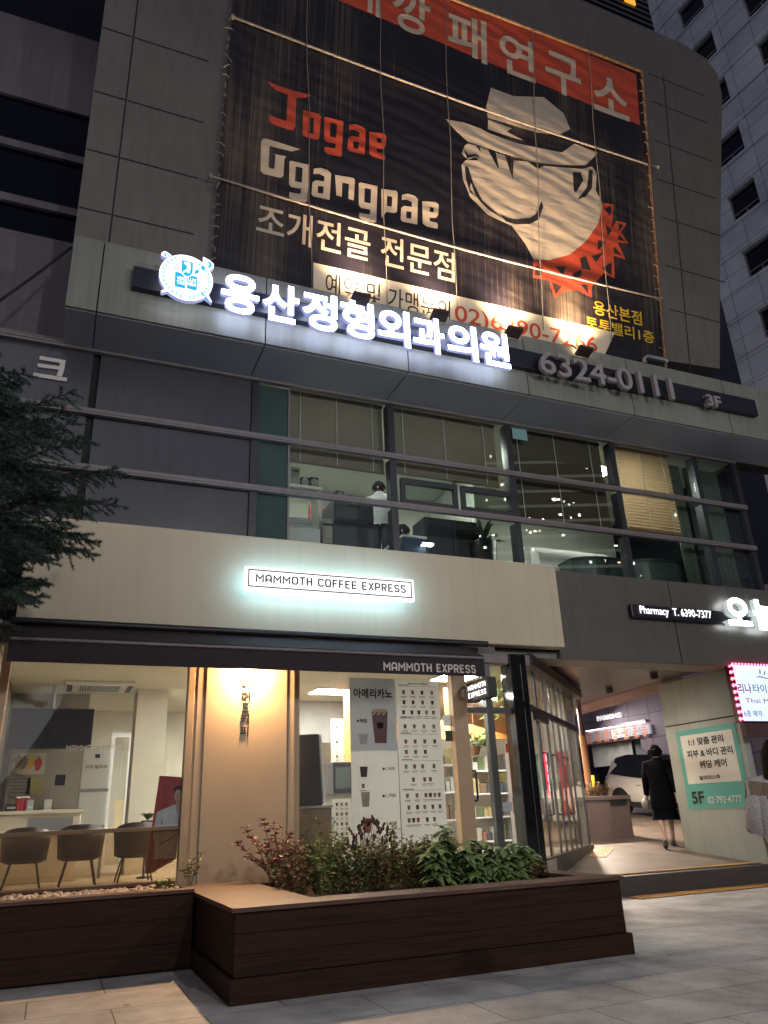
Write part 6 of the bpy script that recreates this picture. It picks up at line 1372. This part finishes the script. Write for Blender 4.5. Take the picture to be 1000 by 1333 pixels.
t, x0, x1, z0, z1 = wallbox('inner_counter', 415, 1034, 520, 1110, 12.05, .6, mat('white counter front', (.55, .52, .46), .5), 'white inner counter under the pastry case', 'counter', .01, True)
f = MB(); f.box((x0-.02, 12.0, z1+.001), (x1+.02, 12.7, z1+.03)); f.build('top', M['grey_plastic'], t)
f = MB(); f.box((cx1+.1, 14.2, 2.55), (6.0, 14.3, 3.318)); f.build('shop_bulkhead', mat('grey bulkhead', (.22, .22, .22), .7), B)

# ---- right part of the shop, seen through the door and the slanting glass
f = MB(); f.box((4.9, 14.3, 2.62), (9.2, 14.4, 3.0)); f.build('wood_band', M['orange_wood'], B)
f = MB(); f.box((4.6, 12.6, SF), (4.95, 12.9, 3.318)); f.build('shop_column', M['orange_wood'], B)
def shelf(x0, x1, y, label, seed):
    rn = random.Random(seed); t = thing('display_shelf', ((x0+x1)/2, y, SF), label, 'shelf')
    f = MB()
    for z in (.1, .55, 1.0, 1.45): f.box((x0, y, SF+z), (x1, y+.35, SF+z+.03))
    f.build('boards', M['white_paint'], t); f = MB()
    for x in (x0-.03, x1): f.box((x, y, SF), (x+.03, y+.35, SF+1.8))
    f.build('uprights', M['grey_metal'], t)
    for z in (.13, .58, 1.03, 1.48):
        x = x0+.04
        while x < x1-.15:
            w_ = rn.uniform(.07, .15); h_ = rn.uniform(.12, .3); c = rn.choice([(.25, .1, .07), (.35, .28, .14), (.4, .38, .34), (.06, .07, .09), (.10, .13, .07), (.2, .13, .08), (.45, .43, .4)])
            tt = MB(); tt.box((x, y+.04, SF+z+.002), (x+w_, y+.25, SF+z+h_)); o = tt.build('product_box', mat('product %d' % int(c[0]*1000), c, .5), at=(x+w_/2, y+.14, SF+z), bevel=.006)
            tag(o, 'small packaged product standing on the %s' % label, 'product', 'packaged products on the shop shelves'); x += w_+.02
shelf(5.5, 6.7, 12.5, 'white shelf behind the glass door', 1); shelf(7.7, 8.8, 14.6, 'white shelf behind the slanting glass', 2)
t, x0, x1, z0, z1 = wallbox('promo_banner', 664, 968, 690, 1110, 12.6, .03, M['paper'], 'red and white promotional banner standing behind the black corner column', 'banner', .003)
f = MB(); f.box((x0, 12.59, z1-.16), (x1, 12.599, z1)); f.build('red_header', red, t)
f = MB(); f.box((x0+.04, 12.59, z0+.35*(z1-z0)), (x1-.04, 12.599, z0+.5*(z1-z0))); f.build('picture', mat('promo picture', (.35, .10, .12), .5, var=.5, scale=12), t)
for px, py, m_, lab in ((652, 1012, (.55, .42, .12), 'yellow notice on the shop door glass'), (660, 1050, (.45, .46, .5), 'small white and blue flyer low on the glass near the corner column')):
    a, b = AY(px-5, py+6, 9.985), AY(px+6, py-6, 9.985); f = MB(); f.box((a.x, 9.982, a.z), (b.x, 9.988, b.z)); tag(f.build('glass_notice', mat(lab[:16], m_, .6, var=.2, scale=30), at=(a.x, 9.985, a.z)), lab, 'notice')
a, b = AY(577, 945, 10.02), AY(591, 931, 10.02); f = MB(); f.box((a.x, 10.01, a.z), (b.x, 10.016, b.z)); tag(f.build('glass_notice', M['paper_grey'], at=(a.x, 10.012, a.z)), 'small grey notice on the glass right of the menu poster', 'notice')
a, b = AY(580, 965, 10.02), AY(592, 951, 10.02); f = MB(); f.box((a.x, 10.01, a.z), (b.x, 10.016, b.z)); tag(f.build('glass_notice', mat('dark green notice', (.01, .05, .025), .5), at=(a.x, 10.012, a.z)), 'small dark green notice below the grey one, right of the menu poster', 'notice')
p = AY(618, 968, 11.6); t = thing('hanging_plant', (p.x, 11.6, p.z-.1), 'hanging pot of bright green leaves behind the shop door', 'plant'); f = MB()
for k in range(60): a = rnd.uniform(0, 6.28); leaf(f, (p.x+.1*math.cos(a), 11.6+.1*math.sin(a), p.z+rnd.uniform(-.05, .15)), (math.cos(a), math.sin(a), rnd.uniform(-.4, .8)), .14, .035)
f.build('leaves', LG3, t); f = MB(); f.lathe((p.x, 11.6, p.z-.18), [(.06, 0), (.10, .14)], 12); f.tube([(p.x, 11.6, p.z), (p.x, 11.6, 3.32)], .006, 4); f.build('pot', mat('clay pot', (.3, .14, .07), .7), t)
p = WP.at(.9, 2.95, -.5); t = thing('hanging_plant', tuple(p), 'green foliage hanging at the top of the slanting glass', 'plant'); f = MB()
for k in range(140): leaf(f, p+Vector((rnd.uniform(-.35, .35), rnd.uniform(-.35, .35), rnd.uniform(-.3, .3))), (rnd.uniform(-1, 1), rnd.uniform(-1, 1), rnd.uniform(-1, .5)), .12, .025)
f.build('leaves', LG3, t); f = MB(); f.tube([p, (p.x, p.y, 3.32)], .01, 5); f.build('stem', STM, t)
# ================================================================ tower with the parking entrance (its wall runs back along the passage)
ta = R(6)
TP = Plane((21, 24, 0), (math.sin(ta), -math.cos(ta), 0), (0, 0, 1))
def tiles(name, c1, c2, mort, w, h, rough=.5, off=0.0, msz=.012):
    m = bpy.data.materials.new(name); m.use_nodes = True; n, l = m.node_tree.nodes, m.node_tree.links; p = n['Principled BSDF']
    tc = n.new('ShaderNodeTexCoord'); sp = n.new('ShaderNodeSeparateXYZ'); cb = n.new('ShaderNodeCombineXYZ'); l.new(tc.outputs['Object'], sp.inputs[0])
    l.new(sp.outputs[1], cb.inputs[0]); l.new(sp.outputs[2], cb.inputs[1])
    b = n.new('ShaderNodeTexBrick'); b.offset = off; b.inputs['Scale'].default_value = 1; b.inputs['Brick Width'].default_value = w; b.inputs['Row Height'].default_value = h; b.inputs['Mortar Size'].default_value = msz
    b.inputs['Color1'].default_value = c1+(1,); b.inputs['Color2'].default_value = c2+(1,); b.inputs['Mortar'].default_value = mort+(1,); l.new(cb.outputs[0], b.inputs['Vector'])
    nz = n.new('ShaderNodeTexNoise'); nz.inputs['Scale'].default_value = .5; nz.inputs['Detail'].default_value = 7; l.new(tc.outputs['Object'], nz.inputs['Vector'])
    o = n.new('ShaderNodeMixRGB'); o.blend_type = 'OVERLAY'; o.inputs[0].default_value = .6; l.new(b.outputs['Color'], o.inputs[1]); l.new(nz.outputs['Fac'], o.inputs[2])
    l.new(o.outputs[0], p.inputs['Base Color']); p.inputs['Roughness'].default_value = rough
    bu = n.new('ShaderNodeBump'); bu.invert = True; bu.inputs['Strength'].default_value = .5; bu.inputs['Distance'].default_value = .02; l.new(b.outputs['Fac'], bu.inputs['Height']); l.new(bu.outputs[0], p.inputs['Normal'])
    return m
tt_ = tiles('tower stone tile', (.50, .53, .58), (.44, .47, .52), (.16, .17, .19), 1.14, .90)
tw = thing('tiled_tower', (21, 20, 0), 'tall grey tiled tower with small dark windows rising behind the right end of the building', 'building')
TU0 = 7.0
WROWS = [17.75+2.66*k-2.66*4 for k in range(12)]; WCOLS = [8.22+2.66*k for k in range(4)]
f = MB()
# wall built as strips round the window openings
zlo, zhi = 4.0, 44.0
us = [TU0]+[q for c in WCOLS for q in (c, c+1.2)]+[26]
for i in range(0, len(us)-1):
    if i % 2 == 0: f.pbox(TP, us[i], us[i+1], zlo, zhi, -.35, 0)
    else:
        z = zlo
        for r in WROWS+[None]:
            if r is None: f.pbox(TP, us[i], us[i+1], z, zhi, -.35, 0)
            elif r-1.22 > z: f.pbox(TP, us[i], us[i+1], z, r-1.22, -.35, 0); z = r
f.build('wall', tt_, tw)
f = MB(); f.pbox(TP, TU0+.02, 26, zlo, zhi, -6, -.36); f.build('core', M['joint'], tw)
f = MB()
for r in WROWS: f.pbox(TP, TU0, 26, r-1.22-.16, r-1.22-.10, .001, .03); f.pbox(TP, TU0, 26, r+.08, r+.13, .001, .03)
f.build('string_courses', tt_, tw)
for r in WROWS:
    for c in WCOLS:
        if r-1.2 < zlo: continue
        f = MB()
        for a, b, z0, z1 in ((c, c+.06, r-1.22, r), (c+1.14, c+1.2, r-1.22, r), (c+.06, c+1.14, r-1.22, r-1.14), (c+.06, c+1.14, r-.06, r), (c+.06, c+1.14, r-.92, r-.87), (c+.56, c+.60, r-1.14, r-.92)): f.pbox(TP, a, b, z0, z1, -.22, -.14)
        w_ = f.build('window', mat('tower window frame', (.16, .16, .17), .4), tw)
        f = MB(); f.pbox(TP, c+.06, c+1.14, r-1.14, r-.06, -.2, -.19); f.build('pane', M['black_glass'], w_)
# lower floors with the parking entrance
pt_ = tiles('mauve wall tile', (.30, .235, .27), (.27, .21, .245), (.05, .04, .045), 1.05, .90)
pk_ = thing('parking_building', (21, 26, 0), 'mauve tiled wall with a parking sign and a shutter at the end of the passage', 'building')
oL, oR = TP.uv(752, 970)[0]-1.2, TP.uv(835, 970)[0]; oT = TP.uv(800, 962)[1]-.1
f = MB(); f.pbox(TP, -18, oL, .3, 8, -.4, 0); f.pbox(TP, oR, 26, .3, 3.995, -.4, 0); f.pbox(TP, oL, oR, oT, 8, -.4, 0); f.pbox(TP, oR, TU0-.01, 3.996, 8, -.4, 0); f.build('wall', pt_, pk_)
f = MB(); f.pbox(TP, oL-.2, oR+.2, .3, oT, -2.4, -2.3); f.pbox(TP, oR+.01, oR+.1, .3, oT, -2.3, -.41); f.build('recess', mat('dark recess', (.06, .06, .06), .8), pk_)
s0, s1 = TP.uv(766, 980)[0]-.1, TP.uv(821, 980)[0]-.2; sz0, sz1 = TP.uv(795, 996)[1], oT-.02
f = MB(); n_ = 12
for k in range(n_): h = (sz1-sz0)/n_; f.pbox(TP, s0, s1, sz0+k*h, sz0+(k+.86)*h, -.36, -.32); f.pbox(TP, s0, s1, sz0+(k+.86)*h, sz0+(k+1)*h, -.36, -.335)
f.build('shutter', mat('pale green shutter', (.60, .62, .52), .5), pk_)
f = MB(); f.pbox(TP, s1+.05, s1+.75, .6, oT-.02, -.5, -.45); f.build('side_panel', mat('grey side panel', (.25, .26, .24), .6), pk_)
f = MB(); f.pbox(TP, s0, s1, .6, sz0, -.7, -.6); f.build('opening_shade_sheet', M['black_glass'], pk_)  # black sheet stands in for the darkness under the shutter
f = MB(); pl_ = TP.off(.02); letter_px(f, pl_, 'PARKING', (778.5, 939), (810.5, 935.2), (778.5, 932.5), w0=-.02, w1=.06, bold=.012); f.build('lettering', emit('parking letters', (1, .96, .95), .22), pk_)
f = MB()
for px, py, k in ((774.5, 917, 0), (782, 915.6, 0), (790, 914, 1), (798, 912.8, 2), (806.5, 911.5, 3)):
    u, v = pl_.uv(px, py)
    if k == 0:
        for q in range(10): a0, a1_ = q*.628, (q+1)*.628; f.poly(pl_, [(u+.12*math.cos(a0), v+.12*math.sin(a0)), (u+.17*math.cos(a0), v+.17*math.sin(a0)), (u+.17*math.cos(a1_), v+.17*math.sin(a1_)), (u+.12*math.cos(a1_), v+.12*math.sin(a1_))], 0, .06)
    elif k == 1: f.pbox(pl_, u-.17, u+.05, v+.06, v+.11, 0, .06); f.pbox(pl_, u+.08, u+.14, v-.15, v+.14, 0, .06)
    elif k == 2: f.pbox(pl_, u-.24, u+.24, v-.03, v+.05, 0, .06)
    else: f.pbox(pl_, u-.2, u+.2, v-.12, v+.12, 0, .06)
f.build('sign_marks', emit('parking marks', (1, .88, .85), .3), pk_)
ps0, ps1 = TP.uv(752, 950)[0], TP.uv(850, 950)[0]; zt_, zb_ = (TP.uv(850, 944)[1]+TP.uv(752, 956)[1])/2, (TP.uv(850, 958)[1]+TP.uv(752, 966)[1])/2
t = thing('lit_panel_row', TP.at((ps0+ps1)/2, zb_, .1), 'row of pale lit panels with orange marks over the parking entrance', 'sign'); pw_ = (ps1-ps0)/8
for k in range(8):
    f = MB(); f.pbox(TP, ps0+k*pw_+.02, ps0+(k+1)*pw_-.02, zb_, zt_, .03, .14); o = f.build('panel', emit('lit panel %d' % (k > 3), (.60, .62, .66) if k > 3 else (.30, .26, .25), .12), t, bevel=.01)
    f = MB(); rn = random.Random(k); u, v = ps0+(k+.5)*pw_, (zb_+zt_)/2
    for q in range(5): f.pbox(TP, u+rn.uniform(-.2, -.02), u+rn.uniform(.02, .2), v-.24+q*.10, v-.24+q*.10+rn.uniform(.04, .07), .141, .15)
    f.build('mark', emit('orange mark %d' % (k > 3), (1, .26, .06) if k > 3 else (.5, .16, .08), .12), o)
# strip light over the entrance; an unseen area lamp is added for fill
lt = thing('entrance_light', TP.at(ps1-1.0, zt_+.45, .3), 'bright strip light above the lit panels of the parking entrance', 'light')
f = MB(); f.pbox(TP, ps0+.5, ps1-.2, zt_+.12, zt_+.20, .02, .12); f.build('housing', M['grey_metal'], lt)
f = MB(); f.pbox(TP, ps0+.6, ps1-.3, zt_+.10, zt_+.119, .03, .11); f.build('tube', emit('entrance tube', (1, .92, .98), 2.5), lt)
lamp('added_entrance_fill', 'AREA', TP.at((ps0+ps1)/2, zt_+.55, 2.0), 42, (1, .90, .92), TP.at((ps0+ps1)/2+1.5, 1.5, 1.8), lt, shape='RECTANGLE', size=2.6, size_y=.15)

# ---- passage: added downlights, pole, granite box, bollard, mats
for k, (x, y) in enumerate(((10.5, 13.0), (10.2, 11.3), (11.0, 15.3))):  # no fittings known here: downlights added to light ramp and car
    t = thing('added_downlight', (x, y, 3.5), ('warm downlight in the dark passage ceiling, nearer the slanting glass', 'warm downlight in the dark passage ceiling, closest to the step', 'warm downlight deepest in the dark passage ceiling, above the granite planter')[k], 'ceiling light', 'downlights in the passage ceiling')
    f = MB(); f.lathe((x, y, 3.485), [(.075, .014), (.075, -.07), (.066, -.07), (.062, .012)], 18); f.build('ring', M['black_metal'], t)
    f = MB(); f.lathe((x, y, 3.490), [(.054, 0), (.054, .008)], 18); f.build('lens', emit('added downlight lens', (1, .62, .33), 5), t)
    lamp('added_downlight_beam', 'SPOT', (x, y, 3.40), (60, 12, 700)[k], (1, .82, .66), (x, y, 0), t, spot_size=R((125, 125, 172)[k]), spot_blend=.7, shadow_soft_size=.08)
pA = AY(767, 1024, 14.9)
t = thing('round_pole', (pA.x, 14.9, ramp_z(14.9)), 'round pole at the back of the passage, orange in the lower part', 'pole'); f = MB(); f.tube([(pA.x, 14.9, ramp_z(14.9)-.02), (pA.x, 14.9, 2.75)], .075, 14); f.build('lower_sleeve', mat('pole sleeve with orange light', (.38, .20, .10), .5), t); f = MB(); f.tube([(pA.x, 14.9, 2.751), (pA.x, 14.9, 3.5)], .055, 14); f.build('upper_pipe', mat('dark pole', (.08, .05, .06), .5), t)  # orange light on the lower pole is put into its colour
a, b = AY(764, 1037, 14.0), AY(818, 1034, 14.0); gz0, gz1 = ramp_z(14)-.05, a.z
gb = thing('granite_planter', ((a.x+b.x)/2, 14.6, gz0), 'mauve granite planter box with dry shrubs at the back of the passage', 'planter'); gran = mat('mauve granite', (.22, .165, .155), .5, var=.2, scale=25)
f = MB(); f.box((a.x-1.2, 14.0, gz0), (b.x, 15.4, gz1-.08)); f.build('body', gran, gb, bevel=.03); f = MB(); f.box((a.x-1.22, 13.97, gz1-.079), (b.x+.03, 15.43, gz1)); f.build('rim', gran, gb, bevel=.012)
c = AY(806, 1044, 13.99); f = MB(); f.box((c.x-.22, 13.985, c.z-.06), (c.x+.2, 13.999, c.z+.06)); f.build('plate', mat('dark green plate', (.03, .04, .03), .5), gb)
for k, q in enumerate((772, 786)):
    p = AY(q, 1030, 14.5); low_shrub(p.x, 14.6, .6, .38, [LB1, LR1, LG2], 14, ('dry brown shrub in the granite planter, beside the pole', 'dry brown shrub in the granite planter, beside the white car')[k], .05, 60+k, gz1-.03)['group'] = 'dry shrubs in the granite planter'
p = AY(771, 1018, 16.0); t = thing('bollard', (p.x, 16, ramp_z(16)), 'yellow and black bollard behind the orange pole', 'bollard'); zb = ramp_z(16)
f = MB(); f.tube([(p.x, 16, zb), (p.x, 16, p.z+.15)], .07, 12); f.build('post', mat('bollard yellow', (.62, .42, .03), .5), t); f = MB(); f.tube([(p.x, 16, zb+.3), (p.x, 16, zb+.45)], .073, 12); f.build('band', M['ink'], t)
def AR(x, y):
    d = ray(x, y); k = (.24-WZ*10.2-CH)/(d.z-WZ*d.y); return EYE+d*k
yel = mat('yellow tactile bar', (.60, .31, .07), .6, var=.15, scale=20); ora = mat('orange tactile base', (.07, .04, .02), .7, var=.2, scale=20)
q = [AR(766, 1116), AR(790, 1116.5), AR(801, 1104), AR(779, 1104)]
f = MB(); f.slab([p+Vector((0, 0, .003)) for p in q], (0, 0, .004))
for k in range(5):
    a0, a1_ = (k+.15)/5, (k+.6)/5; f.slab([q[0].lerp(q[1], a0)+Vector((0, 0, .008)), q[0].lerp(q[1], a1_)+Vector((0, 0, .008)), q[3].lerp(q[2], a1_)+Vector((0, 0, .008)), q[3].lerp(q[2], a0)+Vector((0, 0, .008))], (0, 0, .006), 1)
tag(f.build('guide_paving', [M['ramp'], yel], at=q[0]), 'small tactile panel of yellow bars before the slanting glass', 'tactile paving')
def strip(x0, x1, y0, y1, z, n, lab, base):
    f = MB(); f.box((x0, y0, z+.003), (x1, y1, z+.008))
    for k in range(n):
        a = x0+(x1-x0)*k/n; w = (x1-x0)/n*.42; s = (x1-x0)/n*.6
        f.slab([(a, y0+.015, z+.009), (a+w, y0+.015, z+.009), (a+w+s, y1-.015, z+.009), (a+s, y1-.015, z+.009)], (0, 0, .006), 1)
    tag(f.build('tactile_paving', [base, yel], at=((x0+x1)/2, y0, z)), lab, 'tactile paving')
g0 = AZ(824, 1170, 0); strip(g0.x, 20, 9.66, 10.04, 0, 130, 'orange tactile strip laid on the pavement along the foot of the step', ora)
e0 = AY(797, 1136, 10.45); strip(e0.x, 10.95, 10.335, 10.53, ramp_z(10.45)+.004, 44, 'row of yellow anti slip dashes along the top of the step', M['ramp'])
# ---- car
def car(loc, az, label):
    t = thing('parked_car', loc, label, 'car'); fwd = Vector((math.sin(az), math.cos(az), 0)); rt = Vector((fwd.y, -fwd.x, 0)); o = Vector(loc)
    def T(x, y, z): return o+fwd*x+rt*y+Vector((0, 0, z-WZ*x))            # it stands on the slope
    body = mat('pearl white car paint', (.74, .71, .64), .25, var=.03, coat=.6); blk = mat('car black glass', (.006, .006, .008), .06, spec=.6); clad = mat('car cladding', (.02, .02, .02), .6)
    # x, half width low/mid/belt, z low/shoulder/belt
    st = [(0, .62, .70, .66, .34, .62, .84), (.07, .74, .80, .74, .28, .62, .98), (.35, .82, .865, .80, .24, .64, 1.04), (1.0, .84, .885, .82, .22, .64, 1.00), (2.0, .84, .885, .82, .22, .62, .96), (2.9, .84, .885, .81, .22, .62, .93), (3.5, .82, .87, .76, .22, .60, .86), (3.95, .74, .80, .66, .24, .56, .76), (4.12, .60, .66, .56, .30, .52, .66)]
    f = MB(); vs = []; N = 10
    for x, a, b, c, z0, z1, z2 in st:
        vs += [T(x, -a*.9, z0), T(x, -a, z0+.08), T(x, -b, z1), T(x, -c, z2-.03), T(x, -c*.9, z2), T(x, c*.9, z2), T(x, c, z2-.03), T(x, b, z1), T(x, a, z0+.08), T(x, a*.9, z0)]
    f.add(vs, [(i*N+j, i*N+(j+1) % N, (i+1)*N+(j+1) % N, (i+1)*N+j) for i in range(len(st)-1) for j in range(N)]+[tuple(range(N))[::-1], tuple((len(st)-1)*N+j for j in range(N))], 0, True)
    bo = f.build('body', body, t)
    gs = [(.10, .72, .60, .98, 1.02), (.42, .78, .60, 1.03, 1.46), (.9, .80, .62, 1.0, 1.54), (1.8, .80, .63, .97, 1.56), (2.3, .79, .62, .95, 1.50), (3.05, .75, .62, .92, .96)]
    f = MB(); vs = []
    for x, a, b, z0, z1 in gs: vs += [T(x, -a, z0), T(x, -b, z1), T(x, b, z1), T(x, a, z0)]
    f.add(vs, [(i*4+j, i*4+(j+1) % 4, (i+1)*4+(j+1) % 4, (i+1)*4+j) for i in range(len(gs)-1) for j in range(4)]+[(3, 2, 1, 0), tuple(len(gs)*4-4+j for j in range(4))], 0); f.build('glasshouse', blk, t, bevel=.03)
    f = MB(); vs = []
    for x, a, b, z0, z1 in gs[1:-1]: vs += [T(x, -b-.01, z1-.02), T(x, -b*.9, z1+.025), T(x, b*.9, z1+.025), T(x, b+.01, z1-.02)]
    f.add(vs, [(i*4+j, i*4+(j+1) % 4, (i+1)*4+(j+1) % 4, (i+1)*4+j) for i in range(3) for j in range(4)]+[(3, 2, 1, 0), (12, 13, 14, 15)], 0); f.build('roof', M['black_metal'], t, bevel=.02)
    for sg in (-1, 1):
        f = MB(); f.slab([T(.05, sg*.765, .80), T(.30, sg*.80, 1.02), T(.62, sg*.70, 1.28), T(.36, sg*.645, 1.40), T(.20, sg*.70, 1.1)], rt*sg*.02); f.build('rear_pillar', body, t)
        for x in (.78, 3.32):
            w = MB(); w.lathe(T(x, sg*.70, .32), [(.20, -.0), (.32, .01), (.325, .10), (.31, .19), (.21, .20)], 24, axis=rt*sg); wo = w.build('wheel', mat('tyre', (.012, .012, .012), .8), t)
            w = MB(); w.lathe(T(x, sg*.87, .32), [(.20, 0), (.20, .025), (.05, .035), (.0, .035)], 10, axis=rt*sg); w.build('rim', M['chrome'], wo)
            w = MB(); n = 14; ar = [(.40*math.cos(math.pi*k/n), .40*math.sin(math.pi*k/n)) for k in range(n+1)]; w.slab([T(x+a, sg*.80, .30+b) for a, b in ar]+[T(x-.40, sg*.80, .24), T(x+.40, sg*.80, .24)], rt*sg*.088); w.build('wheel_arch', clad, t)
        f = MB(); f.slab([T(1.2, sg*.83, .22), T(2.9, sg*.83, .22), T(2.9, sg*.83, .40), T(1.2, sg*.83, .36)], rt*sg*.06); f.build('sill', clad, t)
        f = MB(); f.slab([T(.0, sg*.60, .66), T(.0, sg*.70, .66), T(.25, sg*.835, .70), T(.25, sg*.81, .86), T(.03, sg*.69, .82), T(-.01, sg*.6, .8)], fwd*-.03+rt*sg*.015); f.build('tail_light', mat('tail lamp', (.55, .50, .48), .15), t)
        f = MB(); f.tube([T(2.55, sg*.82, 1.0), T(2.5, sg*.97, 1.02)], .05, 8); f.ball(T(2.5, sg*.99, 1.03), .09, 8); f.build('mirror', body, t)
        f = MB(); f.box((0, 0, 0), (0, 0, 0)) if False else f.tube([T(1.5, sg*.89, .80), T(1.68, sg*.89, .805)], .014, 6); f.build('door_handle', body, t)
    f = MB(); f.slab([T(-.02, -.6, .24), T(-.02, .6, .24), T(.02, .72, .5), T(.02, -.72, .5)], fwd*.06); f.build('bumper', clad, t)
    f = MB(); f.tube([T(1.15, 0, 1.57), T(.80, 0, 1.80)], .008, 5); f.build('antenna', M['black_metal'], t)
p = AY(786, 1030, 19.0); car((p.x+.82, 19.0, ramp_z(19.0)), R(180), 'white car with black roof and windows parked in front of the shutter')
p = WP.at(2.6, 2.2, -.35); t = thing('red_light_sign', tuple(p), 'narrow upright red lit sign hanging inside the slanting glass', 'sign')
rp2 = Plane(p, WP.U, (0, 0, 1)); f = MB(); f.pbox(rp2, -.10, .10, -.75, .0, -.05, .0); f.build('housing', emit('red sign face', (.85, .03, .07), .8), t)
f = MB()
for k in range(4): f.pbox(rp2, -.05, .05, -.17-k*.17, -.06-k*.17, .001, .006)
f.build('white_marks', emit('white sign mark', (1, .9, .9), .8), t); f = MB(); f.tube([p, (p.x, p.y, 3.32)], .008, 5); f.build('hanger', M['grey_metal'], t)
# ---- neighbour at the far left, cable, dark block behind
nb = thing('neighbour_shopfront', (-6, 10.2, 0), 'grey fascia and beige wall of the shopfront at the left edge, beyond the coffee shop', 'shopfront')
f = MB(); f.box((-14, 9.9, 3.30), (-.98, 10.2, 4.40)); f.build('fascia', mat('grey neighbour fascia', (.20, .19, .20), .5), nb, bevel=.01)
f = MB(); f.box((-14, 10.0, 0), (-.98, 10.3, 3.295)); f.build('wall', mat('beige neighbour wall', (.42, .34, .24), .7), nb)
c0, c1 = AY(93, 322, 9.3), AY(0, 391, 8.4); d_ = (c1-c0)
f = MB(); f.tube([c0+d_*q+Vector((0, 0, -.02*math.sin(q*3))) for q in (0, .25, .5, .75, 1, 2, 3, 4)], .018, 6); tag(f.build('overhead_cable', M['black_metal'], at=c0), 'black cable running from the corner of the sign band to the left edge', 'cable')
dk = thing('dark_louvred_block', (30, 44, 0), 'dark building with horizontal louvres and one orange light above the roof edge', 'building')
a = AY(780, 20, 40); 
f = MB(); f.box((14, 40, 0), (AY(852, 20, 40).x, 52, 90)); f.build('wall', mat('dark blue wall', (.02, .022, .035), .6), dk)
f = MB(); xr = AY(852, 20, 40).x
for k in range(40): f.box((14, 39.6, 50+k*.9), (xr, 39.99, 50+k*.9+.4))
f.build('louvres', mat('louvre', (.04, .042, .055), .5), dk)
o_ = AY(820, 3, 39.5); f = MB(); f.box((o_.x-.7, 39.4, o_.z-.2), (o_.x+.7, 39.55, o_.z+.6)); f.build('lit_window', emit('far orange window', (1, .45, .05), .35), dk)

# ================================================================ across the street (seen only as reflections in the glass) and its lamps
ot = thing('lit_apartment_tower', (32, -26, 0), 'tower with rows of small lit windows across the street, mirrored in the office glass', 'building')
OP = Plane((36, -24, 0), (-math.cos(R(20)), -math.sin(R(20)), 0), (0, 0, 1))
f = MB(); f.pbox(OP, -13, 9, 0, 42, -8, 0); f.build('wall', mat('dark tower wall', (.03, .03, .032), .7), ot)
f = MB(); rn = random.Random(21)
for r in range(15):
    v = 14.5+r*1.25
    f.pbox(OP, -2.2, 7.6, v-.35, v-.12, .001, .015, 2)  # floor slab line, its dim light put in as emission
    for c in range(60):
        u = -12.5+c*.36
        if rn.random() < ((.15+.3*max(0, math.sin(r*.9+u*.8))) if -2.3 < u < 7.5 else .035): w_ = v+rn.uniform(-.3, .35); f.pbox(OP, u, u+rn.uniform(.06, .30), w_, w_+rn.uniform(.08, .26), .001, .02, rn.choice((0, 0, 1)))
o = f.build('lit_windows', [emit('lit window cool', (.95, 1, .85), 7), emit('lit window warm', (1, .8, .5), 5), emit('slab line glow', (.75, .8, .6), .22)], ot); o['kind'] = 'stuff'
# street lamps on the near kerb behind the photographer: they light the whole front
for k, (x, y, e, tgt) in enumerate(((3.0, -3.8, 380, (0, 10, 3)), (9.5, -5.0, 560, (9, 10, 3)))):
    t = thing('street_lamp', (x, y, 0), ('street lamp on the kerb behind the viewpoint, towards the conifer', 'street lamp on the kerb behind the viewpoint, towards the passage')[k], 'street lamp', 'street lamps on the near kerb')
    f = MB(); f.tube([(x, y, 0), (x, y, 6.4), (x, y+.25, 6.9), (x, y+1.1, 7.05)], [.08, .06, .05, .04], 10); f.build('pole', M['grey_metal'], t)
    f = MB(); f.box((x-.16, y+.9, 6.98), (x+.16, y+1.6, 7.10)); f.build('head', M['grey_metal'], t, bevel=.03)
    f = MB(); f.box((x-.13, y+.95, 6.965), (x+.13, y+1.55, 6.978)); f.build('lens', emit('street lamp lens', (1, .80, .58), 12), t)
    lamp('street_lamp_light', 'AREA', (x, y+1.25, 6.95), e*.34, (1, .96, .92), tgt, t, shape='RECTANGLE', size=.26, size_y=.6)
